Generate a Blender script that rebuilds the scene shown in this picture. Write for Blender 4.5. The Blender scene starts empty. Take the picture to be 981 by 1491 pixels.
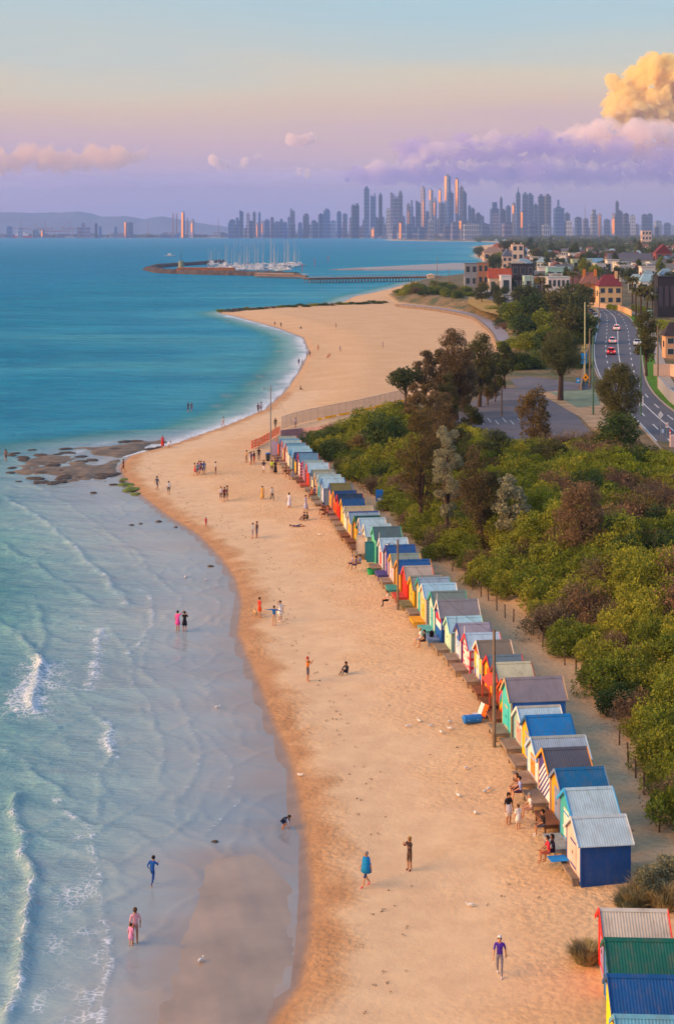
import bpy, bmesh, math, random
import numpy as np
from mathutils import Vector, Matrix, noise as mnoise

random.seed(7)
RNG = np.random.default_rng(11)
scene = bpy.context.scene
COL = scene.collection
PI = math.pi
R = math.radians

# ------------------------------------------------------------------ camera
F, CAMH, XC, YH = 2200.0, 32.0, 490.5, 338.0      # focal length in photo pixels, eye height, principal column, horizon row
PW, PH = 981.0, 1491.0
cam_d = bpy.data.cameras.new('camera')
cam_d.sensor_fit = 'VERTICAL'
cam_d.sensor_height = 36.0
cam_d.lens = F / PH * 36.0
cam_d.shift_y = -(PH / 2 - YH) / PH
cam_d.clip_start = 0.5
cam_d.clip_end = 120000.0
cam = bpy.data.objects.new('camera', cam_d)
cam.location = (0, 0, CAMH)
cam.rotation_euler = (PI / 2, 0, 0)
COL.objects.link(cam)
scene.camera = cam

# ------------------------------------------------------------------ light
SUN_EL, SUN_BACK = R(19.0), R(13.0)                # low evening sun over the bay, a little behind the camera
sun_from = Vector((-math.cos(SUN_EL) * math.cos(SUN_BACK), -math.cos(SUN_EL) * math.sin(SUN_BACK), math.sin(SUN_EL)))
sun_d = bpy.data.lights.new('sun', 'SUN')
sun_d.energy = 5.0
sun_d.angle = R(52.0)
sun_d.color = (1.0, 0.54, 0.21)
sun = bpy.data.objects.new('sun', sun_d)
sun.rotation_euler = (-sun_from).to_track_quat('-Z', 'Y').to_euler()
sun.location = (0, 0, 200)
COL.objects.link(sun)

def lin(c):
    if isinstance(c, str):
        c = tuple(int(c[i:i + 2], 16) / 255 for i in (0, 2, 4))
    return tuple((v / 12.92 if v <= 0.04045 else ((v + 0.055) / 1.055) ** 2.4) for v in c[:3])

world = bpy.data.worlds.new('World')
scene.world = world
world.use_nodes = True
wt = world.node_tree
wt.nodes.clear()
def wn(t, **k):
    n = wt.nodes.new(t)
    for a, b in k.items():
        setattr(n, a, b)
    return n
w_out = wn('ShaderNodeOutputWorld')
w_sky = wn('ShaderNodeTexSky', sky_type='NISHITA', sun_disc=False)
w_sky.sun_elevation = SUN_EL
w_sky.sun_rotation = R(-90) - SUN_BACK
w_sky.altitude = 30
w_sky.air_density = 1.2
w_sky.dust_density = 1.6
w_skyscale = wn('ShaderNodeMixRGB', blend_type='MULTIPLY'); w_skyscale.inputs[0].default_value = 1
w_skyscale.inputs[2].default_value = (0.10, 0.10, 0.10, 1)
wt.links.new(w_sky.outputs[0], w_skyscale.inputs[1])
w_tc = wn('ShaderNodeTexCoord')
w_sep = wn('ShaderNodeSeparateXYZ')
wt.links.new(w_tc.outputs['Generated'], w_sep.inputs[0])
w_mr = wn('ShaderNodeMapRange'); w_mr.inputs[1].default_value = -0.005; w_mr.inputs[2].default_value = 0.65
# a slow waviness so the bands of the evening sky are not ruled lines
w_map = wn('ShaderNodeMapping'); w_map.inputs['Scale'].default_value = (3, 3, 30)
w_nz = wn('ShaderNodeTexNoise'); w_nz.inputs['Scale'].default_value = 1.0; w_nz.inputs['Detail'].default_value = 4
wt.links.new(w_tc.outputs['Generated'], w_map.inputs[0]); wt.links.new(w_map.outputs[0], w_nz.inputs['Vector'])
w_m1 = wn('ShaderNodeMath', operation='MULTIPLY_ADD'); w_m1.inputs[1].default_value = 0.060; w_m1.inputs[2].default_value = -0.030
wt.links.new(w_nz.outputs[0], w_m1.inputs[0])
w_m2 = wn('ShaderNodeMath', operation='ADD')
wt.links.new(w_sep.outputs['Z'], w_m2.inputs[0]); wt.links.new(w_m1.outputs[0], w_m2.inputs[1])
wt.links.new(w_m2.outputs[0], w_mr.inputs[0])
w_ramp = wn('ShaderNodeValToRGB')
def zpos(z): return (z + 0.005) / 0.655
stops = [(0.000, '9c94c8'), (0.020, 'a98fc2'), (0.042, 'bf9fc0'), (0.062, 'd0a6ae'), (0.080, 'dab69e'), (0.098, 'd6c2a6'),
         (0.120, 'bcc2bc'), (0.152, 'a5c2cc'), (0.22, 'a0c0da'), (0.40, '98b8dc'), (0.63, '8fb0dc')]
e = w_ramp.color_ramp.elements
while len(e) < len(stops):
    e.new(0.5)
for i, (z, c) in enumerate(stops):
    e[i].position = zpos(z); e[i].color = lin(c) + (1,)
wt.links.new(w_mr.outputs[0], w_ramp.inputs[0])
w_mix = wn('ShaderNodeMixRGB'); w_mix.inputs[0].default_value = 0.78
wt.links.new(w_skyscale.outputs[0], w_mix.inputs[1]); wt.links.new(w_ramp.outputs[0], w_mix.inputs[2])
w_bg = wn('ShaderNodeBackground'); w_bg.inputs[1].default_value = 0.9
wt.links.new(w_mix.outputs[0], w_bg.inputs[0]); wt.links.new(w_bg.outputs[0], w_out.inputs[0])

vs = scene.view_settings
vs.view_transform = 'Standard'; vs.look = 'None'; vs.exposure = 0.5; vs.gamma = 1.0
vs.use_curve_mapping = False
scene.render.engine = 'CYCLES'
cy = scene.cycles
cy.use_denoising = True
cy.max_bounces = 14; cy.diffuse_bounces = 2; cy.glossy_bounces = 3; cy.transmission_bounces = 3
cy.transparent_max_bounces = 6; cy.volume_bounces = 14
cy.sample_clamp_indirect = 4.0
cy.use_adaptive_sampling = True; cy.adaptive_threshold = 0.02

# ------------------------------------------------------------------ helpers
def P(px, py, z=0.0):
    """photo pixel -> point on the level plane z"""
    d = (CAMH - z) * F / (py - YH)
    return Vector(((px - XC) / F * d, d, z))

def at(px, py, Y):
    """photo pixel -> point at distance Y"""
    return Vector(((px - XC) / F * Y, Y, CAMH - (py - YH) * Y / F))

_mats = {}
def M(name, col, rough=0.6, spec=0.3, metal=0.0, var=0.0, vscale=3.0, bump=0.0, bscale=20.0, rand=0.0, trans=0.0, stain=0.0):
    """procedural Principled material: colour with noise variation, optional fine relief and per-object shift"""
    if name in _mats:
        return _mats[name]
    m = bpy.data.materials.new(name)
    m.use_nodes = True
    nt = m.node_tree
    b = nt.nodes['Principled BSDF']
    c = lin(col)
    b.inputs['Roughness'].default_value = rough
    b.inputs['Specular IOR Level'].default_value = spec
    b.inputs['Metallic'].default_value = metal
    b.inputs['Base Color'].default_value = c + (1,)
    last = None
    if var or bump:
        tc = nt.nodes.new('ShaderNodeTexCoord')
    if var:
        nz = nt.nodes.new('ShaderNodeTexNoise'); nz.inputs['Scale'].default_value = vscale; nz.inputs['Detail'].default_value = 5
        nt.links.new(tc.outputs['Object'], nz.inputs['Vector'])
        mr = nt.nodes.new('ShaderNodeMapRange'); mr.inputs[1].default_value = 0.3; mr.inputs[2].default_value = 0.7
        mr.inputs[3].default_value = 1 - var; mr.inputs[4].default_value = 1 + var
        nt.links.new(nz.outputs[0], mr.inputs[0])
        hs = nt.nodes.new('ShaderNodeHueSaturation'); hs.inputs['Color'].default_value = c + (1,)
        nt.links.new(mr.outputs[0], hs.inputs['Value'])
        last = hs.outputs[0]
    if rand:
        oi = nt.nodes.new('ShaderNodeObjectInfo')
        mr = nt.nodes.new('ShaderNodeMapRange'); mr.inputs[3].default_value = 1 - rand; mr.inputs[4].default_value = 1 + rand
        nt.links.new(oi.outputs['Random'], mr.inputs[0])
        mr2 = nt.nodes.new('ShaderNodeMapRange'); mr2.inputs[3].default_value = 0.5 + rand * 0.06; mr2.inputs[4].default_value = 0.5 - rand * 0.06
        nt.links.new(oi.outputs['Random'], mr2.inputs[0])
        hs = nt.nodes.new('ShaderNodeHueSaturation'); hs.inputs['Color'].default_value = c + (1,)
        if last: nt.links.new(last, hs.inputs['Color'])
        nt.links.new(mr.outputs[0], hs.inputs['Value']); nt.links.new(mr2.outputs[0], hs.inputs['Hue'])
        last = hs.outputs[0]
    if stain:
        tcs = nt.nodes.new('ShaderNodeTexCoord'); mp = nt.nodes.new('ShaderNodeMapping'); mp.inputs['Scale'].default_value = (2.2, 1.0, 0.9)
        nz = nt.nodes.new('ShaderNodeTexNoise'); nz.inputs['Scale'].default_value = 1.7; nz.inputs['Detail'].default_value = 6; nz.inputs['Roughness'].default_value = 0.65
        nt.links.new(tcs.outputs['Object'], mp.inputs[0]); nt.links.new(mp.outputs[0], nz.inputs['Vector'])
        oi = nt.nodes.new('ShaderNodeObjectInfo'); nt.links.new(oi.outputs['Location'], mp.inputs['Location'])
        mr = nt.nodes.new('ShaderNodeMapRange'); mr.inputs[1].default_value = 0.48; mr.inputs[2].default_value = 0.72; mr.inputs[4].default_value = stain
        nt.links.new(nz.outputs[0], mr.inputs[0])
        mxr = nt.nodes.new('ShaderNodeMixRGB'); nt.links.new(mr.outputs[0], mxr.inputs[0]); mxr.inputs[2].default_value = lin('6f5c4c') + (1,)
        if last: nt.links.new(last, mxr.inputs[1])
        else: mxr.inputs[1].default_value = c + (1,)
        last = mxr.outputs[0]
    if last:
        nt.links.new(last, b.inputs['Base Color'])
    if bump:
        nz = nt.nodes.new('ShaderNodeTexNoise'); nz.inputs['Scale'].default_value = bscale; nz.inputs['Detail'].default_value = 3
        nt.links.new(tc.outputs['Object'], nz.inputs['Vector'])
        bp = nt.nodes.new('ShaderNodeBump'); bp.inputs['Strength'].default_value = bump; bp.inputs['Distance'].default_value = 0.05
        nt.links.new(nz.outputs[0], bp.inputs['Height']); nt.links.new(bp.outputs[0], b.inputs['Normal'])
    if trans:
        tr = nt.nodes.new('ShaderNodeBsdfTranslucent'); mx = nt.nodes.new('ShaderNodeMixShader'); mx.inputs[0].default_value = trans
        if last: nt.links.new(last, tr.inputs[0])
        else: tr.inputs[0].default_value = c + (1,)
        out = nt.nodes['Material Output']
        nt.links.new(b.outputs[0], mx.inputs[1]); nt.links.new(tr.outputs[0], mx.inputs[2]); nt.links.new(mx.outputs[0], out.inputs[0])
    _mats[name] = m
    return m

def paint(col):
    return M('paint_' + col, col, 0.55, 0.25, var=0.10, vscale=1.3, stain=0.16)

def stripes(name, cols, axis='Z', lo=0.0, hi=2.6, diag=0.0):
    """flat painted bands along an object axis (diag shears them with the width of the board)"""
    if name in _mats:
        return _mats[name]
    m = bpy.data.materials.new(name); m.use_nodes = True
    nt = m.node_tree; b = nt.nodes['Principled BSDF']; b.inputs['Roughness'].default_value = 0.55
    b.inputs['Specular IOR Level'].default_value = 0.25
    tc = nt.nodes.new('ShaderNodeTexCoord'); sp = nt.nodes.new('ShaderNodeSeparateXYZ')
    nt.links.new(tc.outputs['Object'], sp.inputs[0])
    src = sp.outputs[axis]
    if diag:
        md = nt.nodes.new('ShaderNodeMath'); md.operation = 'MULTIPLY_ADD'; md.inputs[1].default_value = diag
        nt.links.new(sp.outputs['Y'], md.inputs[0]); nt.links.new(src, md.inputs[2]); src = md.outputs[0]
    mr = nt.nodes.new('ShaderNodeMapRange'); mr.inputs[1].default_value = lo; mr.inputs[2].default_value = hi
    nt.links.new(src, mr.inputs[0])
    rp = nt.nodes.new('ShaderNodeValToRGB'); rp.color_ramp.interpolation = 'CONSTANT'
    el = rp.color_ramp.elements
    while len(el) < len(cols):
        el.new(0.5)
    for i, c in enumerate(cols):
        el[i].position = i / len(cols); el[i].color = lin(c) + (1,)
    nt.links.new(mr.outputs[0], rp.inputs[0]); nt.links.new(rp.outputs[0], b.inputs['Base Color'])
    _mats[name] = m
    return m

class MB:
    """collects simple shapes; build() links them as ONE mesh object"""
    def __init__(self):
        self.v = []; self.f = []; self.mi = []; self.mats = []
    def _m(self, m):
        if m is None: return 0
        if m not in self.mats: self.mats.append(m)
        return self.mats.index(m)
    def add(self, vs, fs, m=None):
        o = len(self.v); k = self._m(m)
        self.v.extend([tuple(v) for v in vs])
        for f in fs:
            self.f.append(tuple(o + i for i in f)); self.mi.append(k)
    def box(self, x0, x1, y0, y1, z0, z1, m=None):
        self.add([(x0, y0, z0), (x1, y0, z0), (x1, y1, z0), (x0, y1, z0), (x0, y0, z1), (x1, y0, z1), (x1, y1, z1), (x0, y1, z1)],
                 [(0, 3, 2, 1), (4, 5, 6, 7), (0, 1, 5, 4), (1, 2, 6, 5), (2, 3, 7, 6), (3, 0, 4, 7)], m)
    def beam(self, a, b, w, h, m=None):
        """rectangular bar from a to b"""
        a = Vector(a); b = Vector(b); d = (b - a).normalized()
        up = Vector((0, 0, 1)) if abs(d.z) < 0.95 else Vector((0, 1, 0))
        s = d.cross(up).normalized(); u = s.cross(d).normalized()
        vs = []
        for p in (a, b):
            for i, j in ((-1, -1), (1, -1), (1, 1), (-1, 1)):
                vs.append(p + s * (i * w / 2) + u * (j * h / 2))
        self.add(vs, [(0, 1, 2, 3), (7, 6, 5, 4), (0, 4, 5, 1), (1, 5, 6, 2), (2, 6, 7, 3), (3, 7, 4, 0)], m)
    def tube(self, pts, rad, n=6, m=None, cap=True):
        pts = [Vector(p) for p in pts]
        if not hasattr(rad, '__len__'): rad = [rad] * len(pts)
        vs = []; fs = []
        for i, p in enumerate(pts):
            d = (pts[min(i + 1, len(pts) - 1)] - pts[max(i - 1, 0)])
            d = d.normalized() if d.length > 1e-9 else Vector((0, 0, 1))
            up = Vector((0, 0, 1)) if abs(d.z) < 0.9 else Vector((1, 0, 0))
            s = d.cross(up).normalized(); u = s.cross(d)
            for k in range(n):
                a = 2 * PI * k / n
                vs.append(p + (s * math.cos(a) + u * math.sin(a)) * rad[i])
        for i in range(len(pts) - 1):
            for k in range(n):
                fs.append((i * n + k, i * n + (k + 1) % n, (i + 1) * n + (k + 1) % n, (i + 1) * n + k))
        if cap:
            fs.append(tuple(range(n - 1, -1, -1))); fs.append(tuple((len(pts) - 1) * n + k for k in range(n)))
        self.add(vs, fs, m)
    def lathe(self, prof, n=10, m=None, c=(0, 0, 0), sx=1, sy=1):
        vs = []; fs = []
        for r, z in prof:
            for k in range(n):
                a = 2 * PI * k / n
                vs.append((c[0] + r * sx * math.cos(a), c[1] + r * sy * math.sin(a), c[2] + z))
        for i in range(len(prof) - 1):
            for k in range(n):
                fs.append((i * n + k, i * n + (k + 1) % n, (i + 1) * n + (k + 1) % n, (i + 1) * n + k))
        fs.append(tuple(range(n - 1, -1, -1))); fs.append(tuple((len(prof) - 1) * n + k for k in range(n)))
        self.add(vs, fs, m)
    def prism(self, poly, y0, y1, m=None):
        """polygon in x,z extruded along y"""
        n = len(poly)
        vs = [(x, y0, z) for x, z in poly] + [(x, y1, z) for x, z in poly]
        fs = [tuple(range(n)), tuple(range(2 * n - 1, n - 1, -1))] + [(i, i + n, (i + 1) % n + n, (i + 1) % n) for i in range(n)]
        self.add(vs, fs, m)
    def build(self, name, mat=None, parent=None, loc=None, rz=0.0, smooth=False):
        me = bpy.data.meshes.new(name)
        me.from_pydata(self.v, [], self.f)
        ms = self.mats if self.mats else [mat]
        for m in ms:
            if m is not None: me.materials.append(m)
        if len(ms) > 1:
            me.polygons.foreach_set('material_index', self.mi)
        if smooth:
            me.polygons.foreach_set('use_smooth', [True] * len(me.polygons))
        me.update()
        return link(name, me, parent, loc, rz)

def link(name, data, parent=None, loc=None, rz=0.0):
    o = bpy.data.objects.new(name, data)
    COL.objects.link(o)
    if parent is not None: o.parent = parent
    if loc is not None: o.location = loc
    if rz: o.rotation_euler = (0, 0, rz)
    return o

def tag(o, label=None, cat=None, group=None, kind=None):
    if label: o['label'] = label
    if cat: o['category'] = cat
    if group: o['group'] = group
    if kind: o['kind'] = kind
    return o

def empty(name, loc=(0, 0, 0), rz=0.0):
    o = bpy.data.objects.new(name, None)
    COL.objects.link(o); o.location = loc; o.rotation_euler = (0, 0, rz)
    return o

def copy_tree(o, parent=None):
    c = o.copy(); COL.objects.link(c); c.parent = parent
    for ch in o.children:
        copy_tree(ch, c)
    return c

def np_mesh(name, verts, faces, mat=None, smooth=False, mats=None, mi=None):
    """fast mesh from arrays; faces is (n,3) or (n,4)"""
    verts = np.asarray(verts, dtype=np.float32); faces = np.asarray(faces, dtype=np.int32)
    me = bpy.data.meshes.new(name)
    me.vertices.add(len(verts)); me.vertices.foreach_set('co', verts.ravel())
    k = faces.shape[1]
    me.loops.add(faces.size); me.loops.foreach_set('vertex_index', faces.ravel())
    me.polygons.add(len(faces))
    me.polygons.foreach_set('loop_start', np.arange(0, faces.size, k, dtype=np.int32))
    me.polygons.foreach_set('loop_total', np.full(len(faces), k, dtype=np.int32))
    for m in (mats or [mat]):
        if m is not None: me.materials.append(m)
    if mi is not None: me.polygons.foreach_set('material_index', np.asarray(mi, dtype=np.int32))
    if smooth: me.polygons.foreach_set('use_smooth', np.ones(len(faces), dtype=bool))
    me.update(calc_edges=True)
    return me

def set_attr(me, name, arr):
    a = me.attributes.new(name, 'FLOAT', 'POINT'); a.data.foreach_set('value', np.asarray(arr, dtype=np.float32))

def grid_faces(nx, ny):
    i = np.arange(nx * ny).reshape(ny, nx)
    return np.stack([i[:-1, :-1].ravel(), i[:-1, 1:].ravel(), i[1:, 1:].ravel(), i[1:, :-1].ravel()], 1)

def seg_dist(X, Y, poly):
    """distance of points to an open polyline"""
    best = np.full(X.shape, 1e18)
    for (ax, ay), (bx, by) in zip(poly[:-1], poly[1:]):
        dx, dy = bx - ax, by - ay
        L = dx * dx + dy * dy + 1e-12
        t = np.clip(((X - ax) * dx + (Y - ay) * dy) / L, 0, 1)
        best = np.minimum(best, (X - ax - t * dx) ** 2 + (Y - ay - t * dy) ** 2)
    return np.sqrt(best)

def inside(X, Y, poly):
    r = np.zeros(X.shape, dtype=bool)
    n = len(poly)
    for i in range(n):
        x0, y0 = poly[i]; x1, y1 = poly[(i + 1) % n]
        if y0 == y1: continue
        c = ((y0 > Y) != (y1 > Y)) & (X < (x1 - x0) * (Y - y0) / (y1 - y0) + x0)
        r ^= c
    return r

def sstep(a, b, x):
    t = np.clip((x - a) / (b - a), 0, 1)
    return t * t * (3 - 2 * t)

def vnoise(X, Y, s, seed=0, octv=3):
    """cheap value noise on arrays, -1..1"""
    out = np.zeros(np.shape(X)); amp = 1.0; tot = 0
    for o in range(octv):
        xs = np.asarray(X) * s + seed * 17.3; ys = np.asarray(Y) * s - seed * 9.1
        xi = np.floor(xs); yi = np.floor(ys); fx = xs - xi; fy = ys - yi
        fx = fx * fx * (3 - 2 * fx); fy = fy * fy * (3 - 2 * fy)
        def h(a, b):
            q = np.sin(a * 127.1 + b * 311.7 + seed * 74.7) * 43758.5453
            return (q - np.floor(q)) * 2 - 1
        out += amp * ((h(xi, yi) * (1 - fx) + h(xi + 1, yi) * fx) * (1 - fy) + (h(xi, yi + 1) * (1 - fx) + h(xi + 1, yi + 1) * fx) * fy)
        tot += amp; amp *= 0.5; s *= 2.03
    return out / tot
# ------------------------------------------------------------------ land form
SHORE_PX = [(398, 1640), (385, 1491), (425, 1440), (441, 1370), (445, 1300), (436, 1210), (416, 1110), (388, 1045), (366, 985), (341, 925), (347, 880),
            (338, 845), (318, 815), (285, 780), (240, 752), (200, 720), (178, 695), (172, 680), (190, 664), (250, 648), (330, 620), (385, 597),
            (415, 570), (438, 537), (449, 512), (441, 492), (405, 478), (340, 460), (318, 456), (380, 449), (470, 444), (500, 440), (515, 432),
            (545, 426), (570, 420), (600, 411), (650, 404), (705, 397), (712, 381), (690, 373), (702, 365), (688, 360), (706, 357), (748, 354.2),
            (690, 351.6), (620, 350.9), (566, 350.0), (558, 349.3), (600, 347.6), (480, 346.7), (0, 346.3), (-900, 346.2)]
SHORE = [tuple(P(*p)[:2]) for p in SHORE_PX]
LAND = SHORE + [(-16000, 9000), (-16000, 16000), (16000, 16000), (16000, 10), (SHORE[0][0], 10)]
DUNE_PX = [(1150, 1750), (1050, 1420), (1000, 1290), (968, 1205), (935, 1125), (885, 1060), (845, 985), (790, 940), (720, 880), (660, 835),
           (610, 795), (570, 755), (525, 718), (485, 680), (455, 655), (440, 636), (520, 614), (585, 592), (640, 560), (700, 525), (722, 500),
           (712, 475), (660, 452), (575, 441), (560, 429), (590, 416), (640, 408), (705, 400), (716, 380), (712, 366), (748, 357), (800, 352.8),
           (900, 349.3), (1150, 347.4)]
DUNE = [tuple(P(p[0], p[1], 1.3)[:2]) for p in DUNE_PX]
UPLAND = DUNE + [(16000, DUNE[-1][1]), (16000, 10), (DUNE[0][0], 10)]
SPIT = [tuple(P(*p)[:2]) for p in [(470, 393.2), (540, 389.5), (600, 386.5), (650, 384), (720, 384), (720, 393), (640, 394), (560, 394.2)]]
BAR = [tuple(P(*p)[:2]) for p in [(318, 1248), (375, 1246), (408, 1275), (424, 1330), (426, 1400), (398, 1450), (372, 1640), (200, 1640), (225, 1500), (255, 1420), (280, 1350), (292, 1285)]]

def land_fields(X, Y):
    X = np.asarray(X, dtype=float); Y = np.asarray(Y, dtype=float)
    d = seg_dist(X, Y, SHORE); d = np.where(inside(X, Y, LAND), d, -d)
    d2 = seg_dist(X, Y, DUNE); d2 = np.where(inside(X, Y, UPLAND), d2, -d2)
    return d, d2

def gz(X, Y, fields=None):
    X = np.asarray(X, dtype=float); Y = np.asarray(Y, dtype=float)
    d, d2 = fields if fields else land_fields(X, Y)
    z = np.where(d > 0, 0.42 * (1 - np.exp(-np.maximum(d, 0) / 0.9)) + 0.78 * sstep(2, 18, d), np.maximum(-6.0, 0.06 * d))
    z = z + 3.8 * sstep(0, 11, d2)
    return z

def G(px, py):
    """photo pixel -> point on the ground"""
    z = 0.0
    for _ in range(12):
        p = P(px, py, z)
        z = float(gz([p.x], [p.y])[0]); z = max(z, 0.0)
    p = P(px, py, z)
    return p

def ground_at(x, y):
    return max(0.0, float(gz([x], [y])[0]))

xs = np.concatenate([-np.geomspace(16000, 64, 70), np.arange(-62, 96, 1.0), np.arange(96, 420, 6.0), np.geomspace(425, 16000, 60)])
ys = np.concatenate([np.arange(30, 330, 1.0), np.arange(330, 760, 4.0), np.arange(760, 1500, 10.0), np.geomspace(1510, 16000, 90)])
GX, GY = np.meshgrid(xs, ys)
fx, fy = GX.ravel(), GY.ravel()
fl = land_fields(fx, fy)
fz = gz(fx, fy, fl)
in_spit = inside(fx, fy, SPIT); spit_d = np.where(in_spit, seg_dist(fx, fy, SPIT + SPIT[:1]), 0)
fz = np.where(in_spit, np.maximum(fz, 1.2 * sstep(0, 14, spit_d)), fz)
# uneven dry sand and dune hummocks close by
near = (fy < 330) & (fx > -60) & (fx < 96)
fz = fz + near * (0.06 * vnoise(fx, fy, 0.25, 3) * sstep(3, 9, fl[0]) * (1 - sstep(0, 4, fl[1])) + 0.5 * vnoise(fx, fy, 0.12, 5) * sstep(3, 12, fl[1]) * (1 - sstep(180, 200, fy)))

gmat = bpy.data.materials.new('sand_and_soil'); gmat.use_nodes = True
nt = gmat.node_tree; bs = nt.nodes['Principled BSDF']
def N(t, **k):
    n = nt.nodes.new(t)
    for a, b in k.items(): setattr(n, a, b)
    return n
def L(a, b): nt.links.new(a, b)
def attr(name):
    n = N('ShaderNodeAttribute'); n.attribute_name = name; return n.outputs['Fac']
def noise_node(scale, detail=4, vec=None, rough=0.5):
    n = N('ShaderNodeTexNoise'); n.inputs['Scale'].default_value = scale; n.inputs['Detail'].default_value = detail; n.inputs['Roughness'].default_value = rough
    if vec is not None: L(vec, n.inputs['Vector'])
    return n.outputs[0]
def ramp(src, pts, interp='LINEAR'):
    r = N('ShaderNodeValToRGB'); r.color_ramp.interpolation = interp
    el = r.color_ramp.elements
    while len(el) < len(pts): el.new(0.5)
    for i, (p, c) in enumerate(pts):
        el[i].position = p; el[i].color = (c if not isinstance(c, str) else lin(c)) + ((1,) if len(c) == 3 or isinstance(c, str) else ())
    L(src, r.inputs[0]); return r.outputs[0]
def mrange(src, a, b, c=0.0, d=1.0):
    n = N('ShaderNodeMapRange'); n.inputs[1].default_value = a; n.inputs[2].default_value = b; n.inputs[3].default_value = c; n.inputs[4].default_value = d
    L(src, n.inputs[0]); return n.outputs[0]
def mixc(f, a, b, mode='MIX'):
    n = N('ShaderNodeMixRGB', blend_type=mode)
    for k, s in ((0, f), (1, a), (2, b)):
        if hasattr(s, 'is_linked') or hasattr(s, 'links'): L(s, n.inputs[k])
        elif k == 0: n.inputs[0].default_value = s
        else: n.inputs[k].default_value = (lin(s) if isinstance(s, str) else s) + (1,)
    return n.outputs[0]
def math_(op, a, b=None):
    n = N('ShaderNodeMath', operation=op)
    for k, s in ((0, a), (1, b)):
        if s is None: continue
        if isinstance(s, (int, float)): n.inputs[k].default_value = s
        else: L(s, n.inputs[k])
    return n.outputs[0]

tc = N('ShaderNodeTexCoord').outputs['Object']
n_big = noise_node(0.13, 5, tc); n_mid = noise_node(0.8, 5, tc); n_fine = noise_node(9.0, 3, tc, 0.6)
n_foot = noise_node(3.2, 2, tc, 0.45)
dry = mixc(mrange(n_big, 0.35, 0.65), 'd2aa7a', 'dbb78a')
dry = mixc(mrange(n_mid, 0.35, 0.7, 0, 0.5), dry, 'c6a17a')
dry = mixc(mrange(n_foot, 0.42, 0.62, 0.0, 0.35), dry, 'ae8c6a')
sh = math_('ADD', attr('shore'), mrange(noise_node(0.35, 4, tc), 0.3, 0.7, -0.9, 0.9))
near_ = attr('near')
sh2 = math_('ADD', attr('shore'), mrange(noise_node(0.22, 4, tc), 0.3, 0.7, -2.4, 2.4))
pale_s = math_('MULTIPLY', math_('MULTIPLY', mrange(sh, 1.6, 3.2), mrange(sh2, 10.5, 7.0)), near_)
damp_s = math_('MULTIPLY', mrange(sh, 2.6, 1.2), mrange(near_, 0, 1, 0.35, 1.0))
wet_s = mrange(attr('shore'), 0.55, 0.05)
smooth_band = pale_s
dry = mixc(smooth_band, dry, mixc(mrange(n_mid, 0.3, 0.7), 'dabb92', 'ccab86'))
damp = mixc(mrange(n_mid, 0.3, 0.7), 'bc9064', 'a67c54')
col = mixc(damp_s, dry, damp)
wetc = mixc(mrange(n_mid, 0.3, 0.7), '8f7764', '7d6858')
col = mixc(wet_s, col, wetc)
soil = mixc(mrange(n_mid, 0.35, 0.65), '5f5238', '8a7350')
soil = mixc(mrange(n_big, 0.45, 0.6), soil, '4d5230')
col = mixc(attr('veg'), col, soil)
L(col, bs.inputs['Base Color'])
L(mrange(wet_s, 0, 1, 0.85, 0.28), bs.inputs['Roughness'])
bs.inputs['Specular IOR Level'].default_value = 0.3
bh = math_('MULTIPLY', n_foot, mrange(pale_s, 0, 1, 1.0, 0.25))
bh = math_('ADD', bh, math_('MULTIPLY', n_fine, 0.18))
bp = N('ShaderNodeBump'); bp.inputs['Distance'].default_value = 0.16
L(math_('MULTIPLY', mrange(wet_s, 0, 1, 0.75, 0.12), mrange(noise_node(0.16, 4, tc), 0.36, 0.62, 0.35, 1.0)), bp.inputs['Strength']); L(bh, bp.inputs['Height']); L(bp.outputs[0], bs.inputs['Normal'])

me = np_mesh('ground', np.stack([fx, fy, fz], 1), grid_faces(len(xs), len(ys)), gmat, smooth=True)
d0, d2 = fl
edge_n = 1.2 * vnoise(fx, fy, 0.35, 8)
set_attr(me, 'shore', np.clip(d0, -5, 60)); set_attr(me, 'near', (fy < 300).astype(float))
set_attr(me, 'veg', np.maximum(np.where(fy > 240, sstep(0.5, 3, d2), sstep(3.5, 8, d2 + 1.5 * edge_n)), (fy > 900) * sstep(25, 60, d0)))
tag(link('ground', me), kind='structure')

# exposed sand bar in the shallows
bx_ = np.arange(-14, 1, 0.2); by_ = np.arange(46, 84, 0.25)
BX, BY = np.meshgrid(bx_, by_); hx_, hy_ = BX.ravel(), BY.ravel()
bi = inside(hx_, hy_, BAR); bd = seg_dist(hx_, hy_, BAR + BAR[:1]); bd = np.where(bi, bd, -bd)
bz = 0.085 * np.clip((bd + 0.45 * vnoise(hx_, hy_, 0.22, 33, 2) + 0.12 * vnoise(hx_, hy_, 1.1, 36, 2)) / 2.4, -1, 1) + 0.012 * vnoise(hx_, hy_, 0.6, 35, 3) + 0.004 * np.sin(9 * (hx_ * .93 + hy_ * .2) + 3 * vnoise(hx_, hy_, .3, 37, 2))
wetbar = M('wet_sand', '9a8570', 0.2, 0.5, var=0.18, vscale=0.35, bump=0.12, bscale=25)
tag(link('sand_bar', np_mesh('sand_bar', np.stack([hx_, hy_, bz], 1), grid_faces(len(bx_), len(by_)), wetbar, smooth=True)), kind='structure')

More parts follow.
